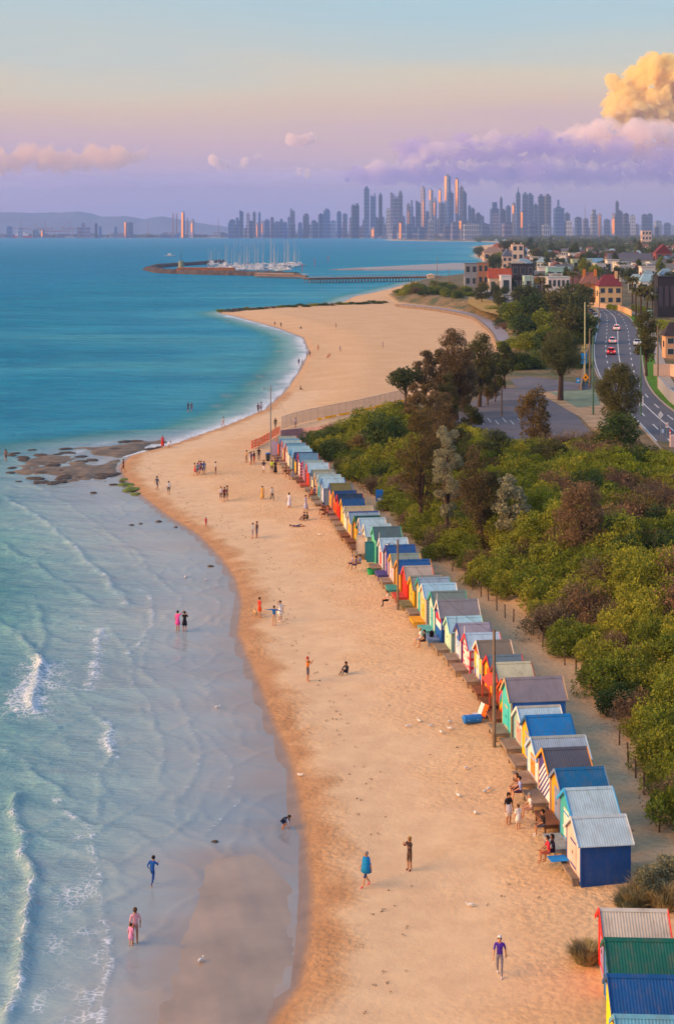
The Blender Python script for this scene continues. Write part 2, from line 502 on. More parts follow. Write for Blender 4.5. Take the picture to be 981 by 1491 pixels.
# ------------------------------------------------------------------ sea
sx_ = np.concatenate([-np.geomspace(16000, 66, 60), np.arange(-64, 6, 0.22), np.geomspace(6.5, 1200, 80)])
sy_ = np.concatenate([np.arange(38, 120, 0.20), np.arange(120, 215, 0.4), np.arange(215.5, 560, 1.3), np.geomspace(562, 8800, 80)])
SX, SY = np.meshgrid(sx_, sy_); wx, wy = SX.ravel(), SY.ravel()
wd = -land_fields(wx, wy)[0]                                        # metres off the waterline
keep_near = (wy < 215) & (wx > -64) & (wx < 6)
CREST = [  # wave fronts rolling in: polyline, ridge height, ridge width, foam strength, foam tail (m)
    ([(22, 1160), (30, 1200), (42, 1265), (46, 1315), (40, 1375), (26, 1440), (6, 1495)], 0.30, 0.35, 0.7, 0.25),
    ([(75, 1160), (110, 1187), (130, 1203), (140, 1243), (150, 1312), (156, 1402), (148, 1445), (146, 1500)], 0.05, 0.14, 0.8, 0.10),
    ([(60, 965), (58, 1000), (44, 1038)], 0.20, 0.35, 1.5, 1.10),
    ([(12, 1040), (44, 1036), (60, 968), (62, 905), (52, 880)], 0.16, 0.40, 0.0, 0.1),
    ([(148, 1045), (158, 1075), (164, 1103)], 0.08, 0.25, 1.4, 0.30),
    ([(75, 990), (105, 1010), (130, 1030), (150, 1060), (165, 1103), (140, 1122), (146, 1150), (140, 1190)], 0.07, 0.22, 0.35, 0.08),
    ([(142, 918), (145, 935), (137, 975), (125, 1005)], 0.07, 0.25, 0.9, 0.50),
    ([(80, 900), (115, 915), (152, 917), (190, 945), (193, 985), (200, 1005), (222, 1025), (233, 1070), (236, 1110), (228, 1140)], 0.06, 0.20, 0.35, 0.10),
    ([(160, 850), (200, 858), (220, 868), (224, 895), (215, 925), (192, 950)], 0.07, 0.22, 0.7, 0.18),
    ([(235, 850), (265, 868), (266, 880), (232, 905), (213, 950), (205, 980), (232, 1000), (255, 1010), (275, 1045), (287, 1090), (283, 1130), (255, 1170)], 0.05, 0.18, 0.15, 0.06),
    ([(280, 850), (322, 880), (318, 892), (290, 912), (262, 920)], 0.045, 0.18, 0.0, 0.06),
    ([(240, 965), (275, 980), (300, 1000), (318, 1042), (318, 1020), (300, 985), (275, 975)], 0.04, 0.16, 0.0, 0.06),
    ([(290, 1060), (305, 1080), (330, 1110), (335, 1140), (320, 1170)], 0.04, 0.16, 0.1, 0.06),
    ([(250, 1160), (262, 1200), (300, 1215), (335, 1180), (352, 1160)], 0.04, 0.16, 0.0, 0.06),
    ([(40, 700), (100, 735), (150, 770), (195, 800), (230, 845)], 0.06, 0.4, 0.2, 0.2),
    ([(0, 720), (60, 755), (110, 800), (150, 838), (185, 880)], 0.14, 0.5, 0.5, 0.35),
    ([(0, 790), (40, 815), (90, 850), (140, 880)], 0.16, 0.5, 0.15, 0.3),
    ([(70, 765), (130, 775), (180, 795), (192, 815), (230, 845), (262, 865)], 0.05, 0.25, 0.0, 0.2),
    ([(0, 905), (40, 940), (62, 965)], 0.18, 0.45, 0.15, 0.3),
    ([(0, 1090), (30, 1110), (70, 1140), (110, 1170)], 0.10, 0.3, 0.1, 0.2),
    ([(0, 655), (60, 690), (120, 700)], 0.08, 0.5, 0.3, 0.3),
]
wz = np.zeros(len(wx)); foam = np.zeros(len(wx))
idx = np.where(keep_near)[0]
qx, qy = wx[idx], wy[idx]
wob = 0.5 * vnoise(qx, qy, 0.35, 21, 2)
for pl, h, w, fo, tail in CREST:
    poly = [tuple(P(*p)[:2]) for p in pl]
    dd = seg_dist(qx + wob * 0.6, qy + wob, poly)
    wz[idx] += h * 1.25 * np.exp(-(dd / (w * 0.8)) ** 2) * (0.75 + 0.5 * vnoise(qx, qy, 0.7, 31, 2))
    fo = max(fo, 0.30); tail = max(tail, 0.13)
    if fo:
        patchy = np.clip(0.55 + 0.9 * vnoise(qx, qy, 1.6, 41, 3), 0, 1.2)
        foam[idx] = np.maximum(foam[idx], fo * np.exp(-dd / max(tail, 0.05)) * patchy)
# low wavelets crossing the shallows
for kx, ky, fq, am in ((0.80, 0.60, 1.15, 0.020), (0.95, -0.25, 0.9, 0.016)):
    ph = fq * (qx * kx + qy * ky) + 3.2 * vnoise(qx, qy, 0.16, 111 + int(fq * 10), 3)
    rdg = 1 - np.abs(np.sin(ph)); wz[idx] += am * rdg ** 9 * (0.4 + 0.9 * np.clip(vnoise(qx, qy, 0.12, 117, 2) + 0.4, 0, 1)) * 4.0
# swash between the two foam fronts of the nearest breaker
SW = [tuple(P(*p)[:2]) for p in [(60, 1180), (110, 1190), (132, 1210), (150, 1320), (155, 1400), (146, 1480), (100, 1500), (40, 1500), (62, 1400), (70, 1310), (60, 1240)]]
sw_in = inside(qx, qy, SW)
foam[idx] = np.maximum(foam[idx], sw_in * 0.36 * np.clip(0.4 + 1.0 * vnoise(qx, qy, 0.9, 51, 3), 0, 1))
WB = [tuple(P(*p)[:2]) for p in [(8, 1020), (40, 985), (58, 968), (60, 1000), (46, 1038), (20, 1035)]]
wb_in = inside(qx, qy, WB)
foam[idx] = np.maximum(foam[idx], wb_in * np.clip(0.75 + 0.8 * vnoise(qx, qy, 1.8, 61, 3), 0, 1.2))
# small chop that grows away from the edge, oblique to the shore
chop = 0.035 * np.sin(2.2 * (qx * 0.55 + qy * 0.83) + 3 * vnoise(qx, qy, 0.22, 71, 2)) + 0.05 * vnoise(qx, qy, 0.8, 81, 3)
wz[idx] += chop * sstep(2, 16, wd[idx])
wz *= sstep(0.0, 1.5, wd)
wz[idx] *= np.where(inside(qx, qy, BAR), .05, 1.0)
# shore foam of the far bay and along the reef
far_edge = (wy > 215) & (wy < 640)
foam = np.maximum(foam, 2.2 * far_edge * np.exp(-np.maximum(wd, 0) / 1.6) * np.clip(0.7 + 0.9 * vnoise(wx, wy, 0.12, 91, 3), 0, 1.3))
foam = np.maximum(foam, 0.5 * far_edge * np.exp(-((wd - 9 - 3 * vnoise(wx, wy, 0.05, 95, 2)) / 1.6) ** 2) * np.clip(0.2 + vnoise(wx, wy, 0.1, 97, 2), 0, 1))
width = np.where(wy < 185, 24.0, np.where(wy < 270, 24.0 - (wy - 185) / 85 * 4, 20.0))
depth = np.where(wy > 225, .42 * sstep(225, 245, wy) + wd / np.where(wy > 245, 13.0, width), wd / width); depth = np.clip(depth, 0, 2)
bar_far = np.where(inside(wx, wy, BAR), 0, seg_dist(wx, wy, BAR + BAR[:1])); depth = np.where(wy < 110, np.minimum(depth, bar_far / 13.0), depth)
smat = bpy.data.materials.new('sea_water'); smat.use_nodes = True
nt = smat.node_tree; bs = nt.nodes['Principled BSDF']
tc = N('ShaderNodeTexCoord').outputs['Object']
def mapped(vec, rot, sc):
    m = N('ShaderNodeMapping'); m.inputs['Rotation'].default_value = (0, 0, rot); m.inputs['Scale'].default_value = sc
    L(vec, m.inputs[0]); return m.outputs[0]
v_ob = mapped(tc, R(-22), (1.0, 2.6, 1))
v_lr = mapped(tc, R(-6), (0.35, 1.0, 1))
n1 = noise_node(0.9, 4, v_ob, 0.55); n2 = noise_node(0.16, 4, v_lr, 0.6); n3 = noise_node(0.012, 3, v_lr); n4 = noise_node(3.5, 3, v_ob, 0.6)
n6 = noise_node(0.30, 3, v_lr, 0.6); n7 = noise_node(0.085, 4, v_lr, 0.6); n5 = noise_node(0.035, 5, v_lr, 0.62)
dn = math_('ADD', attr('depth'), mrange(n2, 0.3, 0.7, -0.10, 0.10))
body = ramp(mrange(dn, 0, 1.6), [(0.0, 'a29488'), (0.10, 'a2a4a2'), (0.30, '9ab4b4'), (0.5, '82b4b2'), (0.66, '5ca8a6'), (0.82, '38a4ae'), (1.0, '1a94b8')])
off = attr('off')
deep = ramp(math_('ADD', off, mrange(n3, 0.35, 0.65, -0.08, 0.08)), [(0.0, '4cb2c6'), (0.05, '2ea4c4'), (0.13, '1096b8'), (0.28, '0a90ba'), (0.6, '088ab2'), (1.0, '1090b6')])
body = mixc(mrange(attr('depth'), 1.0, 1.5), body, deep)
body = mixc(mrange(n5, 0.40, 0.62, 0, 0.7), body, mixc(0.5, body, '056a90'))
body = mixc(math_('MULTIPLY', mrange(n6, 0.45, 0.65, 0, 0.35), mrange(attr('depth'), 0.3, 1.0)), body, mixc(0.6, body, '0a5f80'))
fm = attr('foam')
vo = N('ShaderNodeTexVoronoi', feature='DISTANCE_TO_EDGE'); vo.inputs['Scale'].default_value = 2.6
wp = N('ShaderNodeVectorMath', operation='MULTIPLY_ADD'); wp.inputs[1].default_value = (0.5, 0.5, 0); L(N('ShaderNodeTexNoise').outputs['Color'], wp.inputs[0]); L(tc, wp.inputs[2]); L(wp.outputs[0], vo.inputs['Vector'])
lace = math_('MULTIPLY', mrange(vo.outputs['Distance'], 0.0, 0.16, 1.35, 0.3), mrange(n4, 0.35, 0.6, 0.5, 1.3))
fmask = mrange(math_('MULTIPLY', fm, lace), 0.10, 0.55, 0.0, 0.92)
fcol = mixc(fmask, body, 'dfe6ec')
bs.inputs['Roughness'].default_value = 0.6; bs.inputs['Specular IOR Level'].default_value = 0.0
L(fcol, bs.inputs['Base Color'])
hh = math_('ADD', math_('MULTIPLY', n1, 0.5), math_('ADD', math_('ADD', math_('MULTIPLY', n2, 1.6), math_('MULTIPLY', n6, 1.2)), math_('MULTIPLY', n4, 0.16)))
hh = math_('ADD', hh, math_('MULTIPLY', fmask, 0.15))
hh = math_('ADD', hh, math_('MULTIPLY', n7, mrange(off, 0.01, 0.06, 0.0, 6.0)))
bp = N('ShaderNodeBump'); bp.inputs['Distance'].default_value = 1.6
L(math_('ADD', math_('MULTIPLY', math_('POWER', mrange(attr('depth'), 0.0, 1.0), 1.6), 0.98), 0.012), bp.inputs['Strength']); L(hh, bp.inputs['Height']); L(bp.outputs[0], bs.inputs['Normal'])
gl = N('ShaderNodeBsdfGlossy'); L(mrange(attr('depth'), 0.0, 1.0, 0.06, 0.2), gl.inputs['Roughness']); L(bp.outputs[0], gl.inputs['Normal'])
fr = N('ShaderNodeFresnel'); fr.inputs['IOR'].default_value = 1.33; L(bp.outputs[0], fr.inputs['Normal'])
fac = math_('MULTIPLY', math_('POWER', fr.outputs[0], mrange(attr('depth'), 0.1, 1.1, 1.0, 1.5)), mrange(attr('depth'), 0.1, 1.1, 1.0, 0.75))      # a ruffled surface shows its facets, not a mirror
fac = math_('MULTIPLY', fac, mrange(fmask, 0, 1, 1, 0.1))
mxs = N('ShaderNodeMixShader'); L(fac, mxs.inputs[0]); L(bs.outputs[0], mxs.inputs[1]); L(gl.outputs[0], mxs.inputs[2])
L(mxs.outputs[0], nt.nodes['Material Output'].inputs[0])
me = np_mesh('sea', np.stack([wx, wy, wz], 1), grid_faces(len(sx_), len(sy_)), smat, smooth=True)
set_attr(me, 'depth', depth); set_attr(me, 'foam', foam); set_attr(me, 'off', np.clip(wd / 900.0, 0, 1))
tag(link('sea', me), kind='structure')

# ------------------------------------------------------------------ the rock shelf off the point
RPOLY = [tuple(P(*p)[:2]) for p in [(-8, 684), (40, 668), (70, 656), (110, 650), (150, 649), (205, 642), (240, 640), (262, 645), (215, 656), (190, 664), (178, 675), (185, 700), (165, 706), (120, 702), (60, 710), (70, 700)]]
rx = np.arange(-62, -14, 0.33); ry = np.arange(180, 262, 0.5)
RX, RY = np.meshgrid(rx, ry); ax_, ay_ = RX.ravel(), RY.ravel()
ri = inside(ax_, ay_, RPOLY); rd = seg_dist(ax_, ay_, RPOLY + RPOLY[:1])
rn = vnoise(ax_, ay_ * 0.5, 0.33, 13, 5)
rz = np.where(ri, 0.0 + 0.62 * (rn + 0.03) * sstep(0, 2, rd) - 0.10 * (1 - sstep(0, 2, rd)), -0.5)
rz = np.where(rz > 0.10, 0.10 + (rz - 0.10) * 0.55 + 0.05 * vnoise(ax_, ay_, 1.6, 14, 2), rz)
rmat = M('reef_rock', '6e5b42', 0.6, 0.4, var=0.5, vscale=0.6, bump=0.8, bscale=4.0)
me = np_mesh('rock_reef', np.stack([ax_, ay_, rz], 1), grid_faces(len(rx), len(ry)), rmat, smooth=False)
tag(link('rock_reef', me), kind='structure')
# weed-covered stones at the water's edge
moss = M('weed_green', '5c6b2e', 0.8, 0.2, var=0.4, vscale=1.5, bump=0.6, bscale=8)
def rock_mesh(name, seed, mat, flat=0.45, n=2):
    bm = bmesh.new(); bmesh.ops.create_icosphere(bm, subdivisions=n, radius=1.0)
    for v in bm.verts:
        k = 1 + 0.35 * mnoise.noise(v.co * 1.3 + Vector((seed * 3.1, 0, 0))) + 0.15 * mnoise.noise(v.co * 3 + Vector((0, seed, 0)))
        v.co *= k; v.co.z *= flat
    me = bpy.data.meshes.new(name); bm.to_mesh(me); bm.free(); me.materials.append(mat)
    return me
ROCKS = [rock_mesh('stone', s, M('stone_dark', '4a4038', 0.8, 0.3, var=0.3, vscale=2)) for s in range(4)]
MOSSY = [rock_mesh('stone', s + 9, moss, 0.25) for s in range(2)]
for i, (px, py, s) in enumerate([(185, 706, 1.1), (192, 714, 1.3), (198, 720, 0.8), (183, 699, 0.8), (194, 708, 0.8)]):
    p = P(px, py, 0); o = link('mossy_rock', MOSSY[i % 2], None, (p.x, p.y, 0.02), i * 1.3); o.scale = (s, s * 0.9, s)
    tag(o, 'green weed-covered flat rock at the tip of the sand point', 'rock', 'weedy rocks at the sand point')
random.seed(5)
for i in range(60):
    px = random.uniform(15, 235); py = random.uniform(652, 706) if px < 180 else random.uniform(640, 662)
    p = P(px, py, 0); s = random.uniform(0.25, 0.8); o = link('reef_rock', ROCKS[i % 4], None, (p.x, p.y, 0.05), random.uniform(0, 6)); o.scale = (s * 1.9, s * 1.3, s * .6)
    tag(o, 'dark low rock lying on the exposed reef shelf', 'rock', 'dark rocks scattered on the reef shelf')
for i, (px, py, s) in enumerate([(137, 718, .35), (192, 765, .25), (205, 763, .2), (313, 1226, .14), (231, 760, .3), (256, 768, .2), (307, 825, .25)]):
    p = P(px, py, 0); o = link('small_stone', ROCKS[i % 4], None, (p.x, p.y, 0.03), i); o.scale = (s * 1.3, s, s)
    tag(o, 'small dark stone lying in the shallow water', 'stone', 'stones dotted through the shallows')
# ------------------------------------------------------------------ roads, car park, paths (sheets on the level upland at z = 5.0)
UZ = 5.0
asphalt = M('asphalt', '56565e', 0.75, 0.35, var=0.16, vscale=0.35, bump=0.2, bscale=40)
asphalt2 = M('asphalt_worn', '635f64', 0.75, 0.35, var=0.22, vscale=0.22, bump=0.2, bscale=40)
white_line = M('line_paint', 'c9c9c6', 0.6, 0.3, var=0.2, vscale=2)
concrete = M('concrete', '9c948a', 0.8, 0.25, var=0.15, vscale=0.8)
lawn = M('lawn_grass', '4f7a22', 0.9, 0.1, var=0.35, vscale=0.8, bump=0.6, bscale=12)
dry_lawn = M('dry_lawn', '9c8a52', 0.9, 0.1, var=0.3, vscale=0.5, bump=0.5, bscale=10)
track_sand = M('track_sand', 'a88f70', 0.9, 0.1, var=0.25, vscale=0.4, bump=0.4, bscale=8)
def resample(pts, n):
    pts = [Vector(p) for p in pts]
    ls = [0]
    for a, b in zip(pts[:-1], pts[1:]): ls.append(ls[-1] + (b - a).length)
    out = []
    for i in range(n):
        t = ls[-1] * i / (n - 1); k = max(j for j in range(len(pts) - 1) if ls[j] <= t + 1e-9)
        f = (t - ls[k]) / max(1e-9, ls[k + 1] - ls[k]); out.append(pts[k].lerp(pts[k + 1], min(1, f)))
    for _ in range(3):
        out = [out[0]] + [(out[i - 1] + out[i] * 2 + out[i + 1]) / 4 for i in range(1, n - 1)] + [out[-1]]
    return out
def ribbon(name, left, right, z, mat, n=40, kind='structure'):
    a = resample(left, n); b = resample(right, n); mb = MB()
    vs = [(p.x, p.y, z) for p in a] + [(p.x, p.y, z) for p in b]
    mb.add(vs, [(i, n + i, n + i + 1, i + 1) for i in range(n - 1)])
    return tag(mb.build(name, mat), kind=kind), a, b
def sheet(name, px, z, mat, zp=UZ, kind='structure'):
    mb = MB(); pts = [P(x, y, zp) for x, y in px]
    mb.add([(p.x, p.y, z) for p in pts], [tuple(range(len(pts)))])
    o = mb.build(name, mat)
    bm = bmesh.new(); bm.from_mesh(o.data); bmesh.ops.triangulate(bm, faces=bm.faces); bm.normal_update()
    for f in bm.faces:
        if f.normal.z < 0: f.normal_flip()
    bm.to_mesh(o.data); bm.free()
    return tag(o, kind=kind)
LE = [P(x, y, UZ) for x, y in [(1035, 760), (975, 668), (935, 622), (900, 585), (872, 552), (863, 528), (862, 505), (867, 480), (873, 458), (866, 447), (840, 437), (800, 428)]]
RE = [P(x, y, UZ) for x, y in [(1140, 700), (1040, 640), (985, 604), (952, 578), (938, 555), (934, 530), (931, 505), (927, 480), (915, 461), (890, 449), (855, 437), (815, 428)]]
_, RA, RB = ribbon('road', LE, RE, UZ + 0.02, asphalt, 70)
def along(i, t): return RA[i].lerp(RB[i], t)
for t, dash in ((0.53, 0), (0.27, 1), (0.78, 1), (0.03, 0)):
    mb = MB(); i = 0
    while i < 62:
        if not dash or i % 2 == 0:
            for k in range(1):
                a = along(i, t); b = along(i + 1, t); s = (b - a).normalized().cross(Vector((0, 0, 1))) * 0.10
                if dash: b = a.lerp(b, 0.75)
                mb.add([(a.x - s.x, a.y - s.y, UZ + 0.026), (a.x + s.x, a.y + s.y, UZ + 0.026), (b.x + s.x, b.y + s.y, UZ + 0.026), (b.x - s.x, b.y - s.y, UZ + 0.026)], [(3, 2, 1, 0)])
        i += 1
    o = mb.build('lane_marking', white_line); tag(o, kind='structure')
# kerbs
for side, sgn, nm in ((RA, -1, 'kerb'), (RB, 1, 'kerb')):
    mb = MB()
    for a, b in zip(side[:-1], side[1:]):
        d = (b - a).normalized(); s = d.cross(Vector((0, 0, 1))) * (0.14 * sgn)
        mb.beam((a.x + s.x, a.y + s.y, UZ + 0.07), (b.x + s.x, b.y + s.y, UZ + 0.07), 0.26, 0.14)
    tag(mb.build(nm, concrete), kind='structure')
def offset_line(side, w0, w1, i0, i1):
    A = []; B = []
    for i in range(i0, i1):
        d = (side[i + 1] - side[i]).normalized(); s = d.cross(Vector((0, 0, 1)))
        A.append(side[i] + s * w0); B.append(side[i] + s * w1)
    return A, B
A, B = offset_line(RB, 0.27, 2.7, 0, 60); ribbon('grass_verge', A, B, UZ + 0.10, lawn, 60)
A, B = offset_line(RB, 2.7, 4.7, 0, 60); ribbon('footpath', A, B, UZ + 0.13, concrete, 60)
A, B = offset_line(RA, -2.6, -0.27, 22, 60); ribbon('verge', A, B, UZ + 0.09, dry_lawn, 40)
sheet('car_park', [(628, 632), (664, 600), (700, 577), (728, 563), (760, 566), (772, 580), (780, 612), (776, 650), (740, 668), (690, 668)], UZ + 0.012, asphalt2)
sheet('driveway', [(742, 552), (770, 548), (868, 561), (870, 566), (800, 570), (838, 605), (868, 640), (872, 668), (776, 668), (786, 620), (776, 585), (756, 570)], UZ + 0.018, asphalt2)
sheet('sandy_island', [(782, 572), (815, 569), (868, 578), (905, 618), (945, 655), (975, 690), (905, 672), (880, 645), (845, 608)], UZ + 0.030, track_sand)
sheet('mown_lawn', [(800, 571), (866, 567), (874, 590), (840, 594)], UZ + 0.036, M('faded_turf', '748572', 0.9, 0.1, var=0.2, vscale=0.5))
sheet('dry_grass', [(682, 432), (735, 441), (745, 452), (735, 461), (700, 452), (680, 441)], UZ + 0.03, M('dry_grass_park', 'a8894e', 0.9, 0.1, var=0.2, vscale=0.4))
sheet('parking_lane', [(672, 428), (690, 424), (750, 432), (800, 440), (800, 449), (745, 441)], UZ + 0.034, asphalt)
for k in range(9):
    mb = MB(); a = P(668 + k * 11, 612 + (k % 2) * 3, UZ); mb.box(a.x - 0.06, a.x + 0.06, a.y - 2.4, a.y + 2.4, UZ + 0.018, UZ + 0.022)
    tag(mb.build('bay_marking', white_line, None), kind='structure')
# promenade behind the far beach, with its low sea wall
pr = [P(x, y, 1.6) for x, y in [(575, 445), (640, 452), (690, 463), (716, 485), (728, 510), (735, 540)]]
A = resample(pr, 30); mb = MB()
for a, b in zip(A[:-1], A[1:]):
    mb.beam((a.x, a.y, 1.75), (b.x, b.y, 1.75), 0.5, 1.1)
wall = mb.build('sea_wall', M('wall_stone', '7d6f66', 0.85, 0.2, var=0.2, vscale=0.5)); tag(wall, 'low curved concrete sea wall behind the far beach', 'wall')
Bp = [a + Vector((4.2, -0.6, 0)) for a in A]
ribbon('promenade', [a + Vector((0.3, 0, 0)) for a in A], Bp, 2.35, M('promenade_paving', '8f8a90', 0.8, 0.2, var=0.1), 30)

# ------------------------------------------------------------------ bathing boxes
timber = M('deck_timber', '8a7a6c', 0.8, 0.2, var=0.25, vscale=2.0)
timber_dark = M('deck_timber_brown', '75503a', 0.8, 0.2, var=0.25, vscale=2.0)
def board_paint(col):
    name = 'boards_' + col
    if name in _mats: return _mats[name]
    m = M(name, col, 0.5, 0.3, var=0.10, vscale=1.2, stain=0.2)
    nt = m.node_tree; b = nt.nodes['Principled BSDF']
    t = nt.nodes.new('ShaderNodeTexCoord'); w = nt.nodes.new('ShaderNodeTexWave'); w.wave_type = 'BANDS'; w.bands_direction = 'Z'; w.wave_profile = 'SAW'
    w.inputs['Scale'].default_value = 1.05
    nt.links.new(t.outputs['Object'], w.inputs['Vector'])
    bp = nt.nodes.new('ShaderNodeBump'); bp.inputs['Strength'].default_value = 0.7; bp.inputs['Distance'].default_value = 0.03
    nt.links.new(w.outputs['Fac'], bp.inputs['Height']); nt.links.new(bp.outputs[0], b.inputs['Normal'])
    return m
def roof_paint(col):
    return M('roofing_' + col, col, 0.42, 0.4, var=0.13, vscale=1.1, stain=0.34)

def deck_part(parent, mat, y0, y1, x0, x1, h, kind=0):
    mb = MB(); n = 7
    for i in range(n):
        a = x0 + (x1 - x0) * i / n; b = x0 + (x1 - x0) * (i + 1) / n - 0.012
        mb.box(a, b, y0, y1, h - 0.045, h)
    mb.box(x0 + 0.02, x0 + 0.06, y0 + 0.02, y1 - 0.02, h - 0.20, h - 0.047); mb.box(x0 + 0.061, x1 - 0.03, y0 + 0.02, y0 + 0.06, h - 0.20, h - 0.047)
    d = mb.build('deck', mat, parent)
    for sx in (x0 + 0.10, x1 - 0.12):
        for sy in (y0 + 0.10, y1 - 0.12):
            m2 = MB(); m2.box(sx - 0.045, sx + 0.045, sy - 0.045, sy + 0.045, -0.3, h - 0.046); m2.build('post', mat, d)
    return d

def make_hut(name, loc, rz, W, Lh, He, Hr, roofc, front, side, trim, door, gable=None, ends=None, cap=None, corr=True, deckm=None, deck=(0.32, 0.95), quoin=None, finial=None, opened=None, win=None, hood=None):
    """loc: ground under the middle of the front wall. x runs from the front back, y across, z up."""
    r = empty(name, loc, rz)
    w = W / 2; sl = (Hr - He) / w
    # walls: sides, back and front gable as one shell on a sunk footing
    mb = MB()
    prof = [(-w, -0.25), (w, -0.25), (w, He), (0, Hr), (-w, He)]
    vs = [(0.0, y, z) for y, z in prof] + [(Lh, y, z) for y, z in prof]
    mb.add(vs, [(0, 1, 2, 3, 4)[::-1], (5, 6, 7, 8, 9), (0, 5, 6, 1)[::-1], (1, 6, 7, 2)[::-1], (2, 7, 8, 3)[::-1], (3, 8, 9, 4)[::-1], (4, 9, 5, 0)[::-1]])
    mb.build('wall', side if not isinstance(side, str) else board_paint(side), r)
    fm = front if not isinstance(front, str) else paint(front)
    mb = MB(); zc = He if gable else None
    if gable:
        mb.add([(-0.03, y, z) for y, z in [(-w + .01, 0.02), (w - .01, 0.02), (w - .01, He), (-w + .01, He)]] + [(0.0, y, z) for y, z in [(-w + .01, 0.02), (w - .01, 0.02), (w - .01, He), (-w + .01, He)]],
               [(3, 2, 1, 0), (0, 1, 5, 4), (1, 2, 6, 5), (3, 0, 4, 7)])
        g = MB(); g.add([(-0.035, -w + .01, He), (-0.035, w - .01, He), (-0.035, 0, Hr - .02)], [(2, 1, 0)]); g.build('gable', gable if not isinstance(gable, str) else paint(gable), r)
    else:
        pf = [(-w + .01, 0.02), (w - .01, 0.02), (w - .01, He - .01), (0, Hr - .02), (-w + .01, He - .01)]
        mb.add([(-0.03, y, z) for y, z in pf] + [(0.0, y, z) for y, z in pf], [(4, 3, 2, 1, 0), (0, 1, 6, 5), (1, 2, 7, 6), (4, 0, 5, 9)])
    mb.build('front_wall', fm, r)
    # corner boards
    tm = paint(trim)
    for s in (-1, 1):
        c = MB(); c.box(-0.05, 0.05, s * w - 0.05, s * w + 0.05, 0.0, He - 0.05); c.build('corner_board', tm, r)
    # double door, closed or with one leaf swung open
    if door:
        dm = door if not isinstance(door, str) else paint(door)
        dw, dh = min(0.92, W * 0.42), min(1.85, He - 0.1)
        if opened:
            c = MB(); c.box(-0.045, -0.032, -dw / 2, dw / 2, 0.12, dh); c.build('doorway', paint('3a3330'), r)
            om = opened if not isinstance(opened, str) else paint(opened)
            for s in (-1, 1):
                c = MB(); c.box(-0.80, -0.05, s * (dw / 2 + 0.04) - 0.02, s * (dw / 2 + 0.04) + 0.02, 0.12, dh); c.build('door', om, r)
        else:
            c = MB(); c.box(-0.06, -0.032, -dw / 2, dw / 2, 0.12, dh)
            d = c.build('door', dm, r)
            c = MB(); c.box(-0.09, -0.06, 0.03, 0.07, 0.95, 1.10); c.build('handle', M('hasp_metal', '6a6a6a', 0.4, 0.5, 0.8), d)
            for z in (0.35, dh - 0.25):
                c = MB(); c.box(-0.068, -0.0605, -dw / 2 + 0.01, dw / 2 - 0.01, z, z + 0.10); c.build('door_brace', tm, d)
    if win:
        c = MB(); c.box(-0.05, -0.034, -w + 0.18, -w + 0.62, 1.15, 1.6); f = c.build('window', tm, r)
        c = MB(); c.box(-0.056, -0.051, -w + 0.22, -w + 0.58, 1.19, 1.56); c.build('pane', M('window_glass', '2f3a44', 0.1, 0.6), f)
    # corrugated roof: two slopes, ridge along the hut
    oh, ob, ev, th = 0.16, 0.10, 0.14, 0.03
    mb = MB(); n = max(8, int((Lh + oh + ob) / 0.06)) if corr else 1
    for s in (-1, 1):
        vs = []
        for i in range(n + 1):
            x = -oh + (Lh + oh + ob) * i / n; b = 0.008 * (1 if i % 2 else -1) if corr else 0
            vs.append((x, 0.0, Hr + th + b)); vs.append((x, s * (w + ev), He - sl * ev + th + b))
        k = len(vs)
        vs += [(x, y, z - 0.04) for x, y, z in vs]
        fs = []
        for i in range(n):
            q = (2 * i, 2 * i + 1, 2 * i + 3, 2 * i + 2)
            fs.append(q if s < 0 else q[::-1]); fs.append(tuple(k + j for j in (q[::-1] if s < 0 else q)))
            e = (2 * i + 1, k + 2 * i + 1, k + 2 * i + 3, 2 * i + 3); fs.append(e if s < 0 else e[::-1])
        fs += [(0, k, k + 1, 1), (2 * n, 2 * n + 1, k + 2 * n + 1, k + 2 * n)]
        mb.add(vs, fs)
    ro = mb.build('roof', roof_paint(roofc), r)
    c = MB(); cw = 0.13
    for s in (-1, 1):
        c.add([(-oh - .005, 0, Hr + th + .045), (-oh - .005, s * cw, Hr + th + .03 - sl * cw), (Lh + ob + .005, s * cw, Hr + th + .03 - sl * cw), (Lh + ob + .005, 0, Hr + th + .045)], [(0, 1, 2, 3) if s < 0 else (3, 2, 1, 0)])
    c.build('ridge_cap', roof_paint(cap or roofc), ro)
    # barge boards front and back
    em = paint(ends or trim)
    for x, off in ((-oh - 0.02, 0), (Lh + ob + 0.02, 1)):
        for s in (-1, 1):
            c = MB(); c.beam((x, s * 0.012, Hr + 0.0), (x, s * (w + ev), He - sl * ev + 0.0), 0.035, 0.15); c.build('barge_board', em, r)
    if finial:
        c = MB(); c.tube([(-oh, 0, Hr), (-oh, 0, Hr + 0.55)], [0.035, 0.02], 6); c.build('finial', paint(finial), r)
    if quoin:
        for i in range(10):
            c = MB(); c.box(0.03, 0.36, -w - 0.012, -w + 0.02, 0.05 + i * 0.2, 0.235 + i * 0.2); c.build('quoin', paint(quoin[i % 2]), r)
    if hood:
        c = MB(); c.beam((-0.7, -w, He - 0.45), (-0.7, w, He - 0.45), 0.07, 0.07); c.add([(-0.75, -w, He - 0.40), (-0.75, w, He - 0.40), (-0.03, w, He - 0.05), (-0.03, -w, He - 0.05)], [(0, 1, 2, 3)]); c.build('porch_roof', paint(hood), r)
        for s in (-1, 1):
            c = MB(); c.box(-0.74, -0.66, s * (w - 0.05) - 0.04, s * (w - 0.05) + 0.04, 0, He - 0.45); c.build('porch_post', paint(hood), r)
    if deck:
        deck_part(r, deckm or timber, -w * 0.86, w * 0.86, -0.06 - deck[1], -0.07, deck[0])
    return r

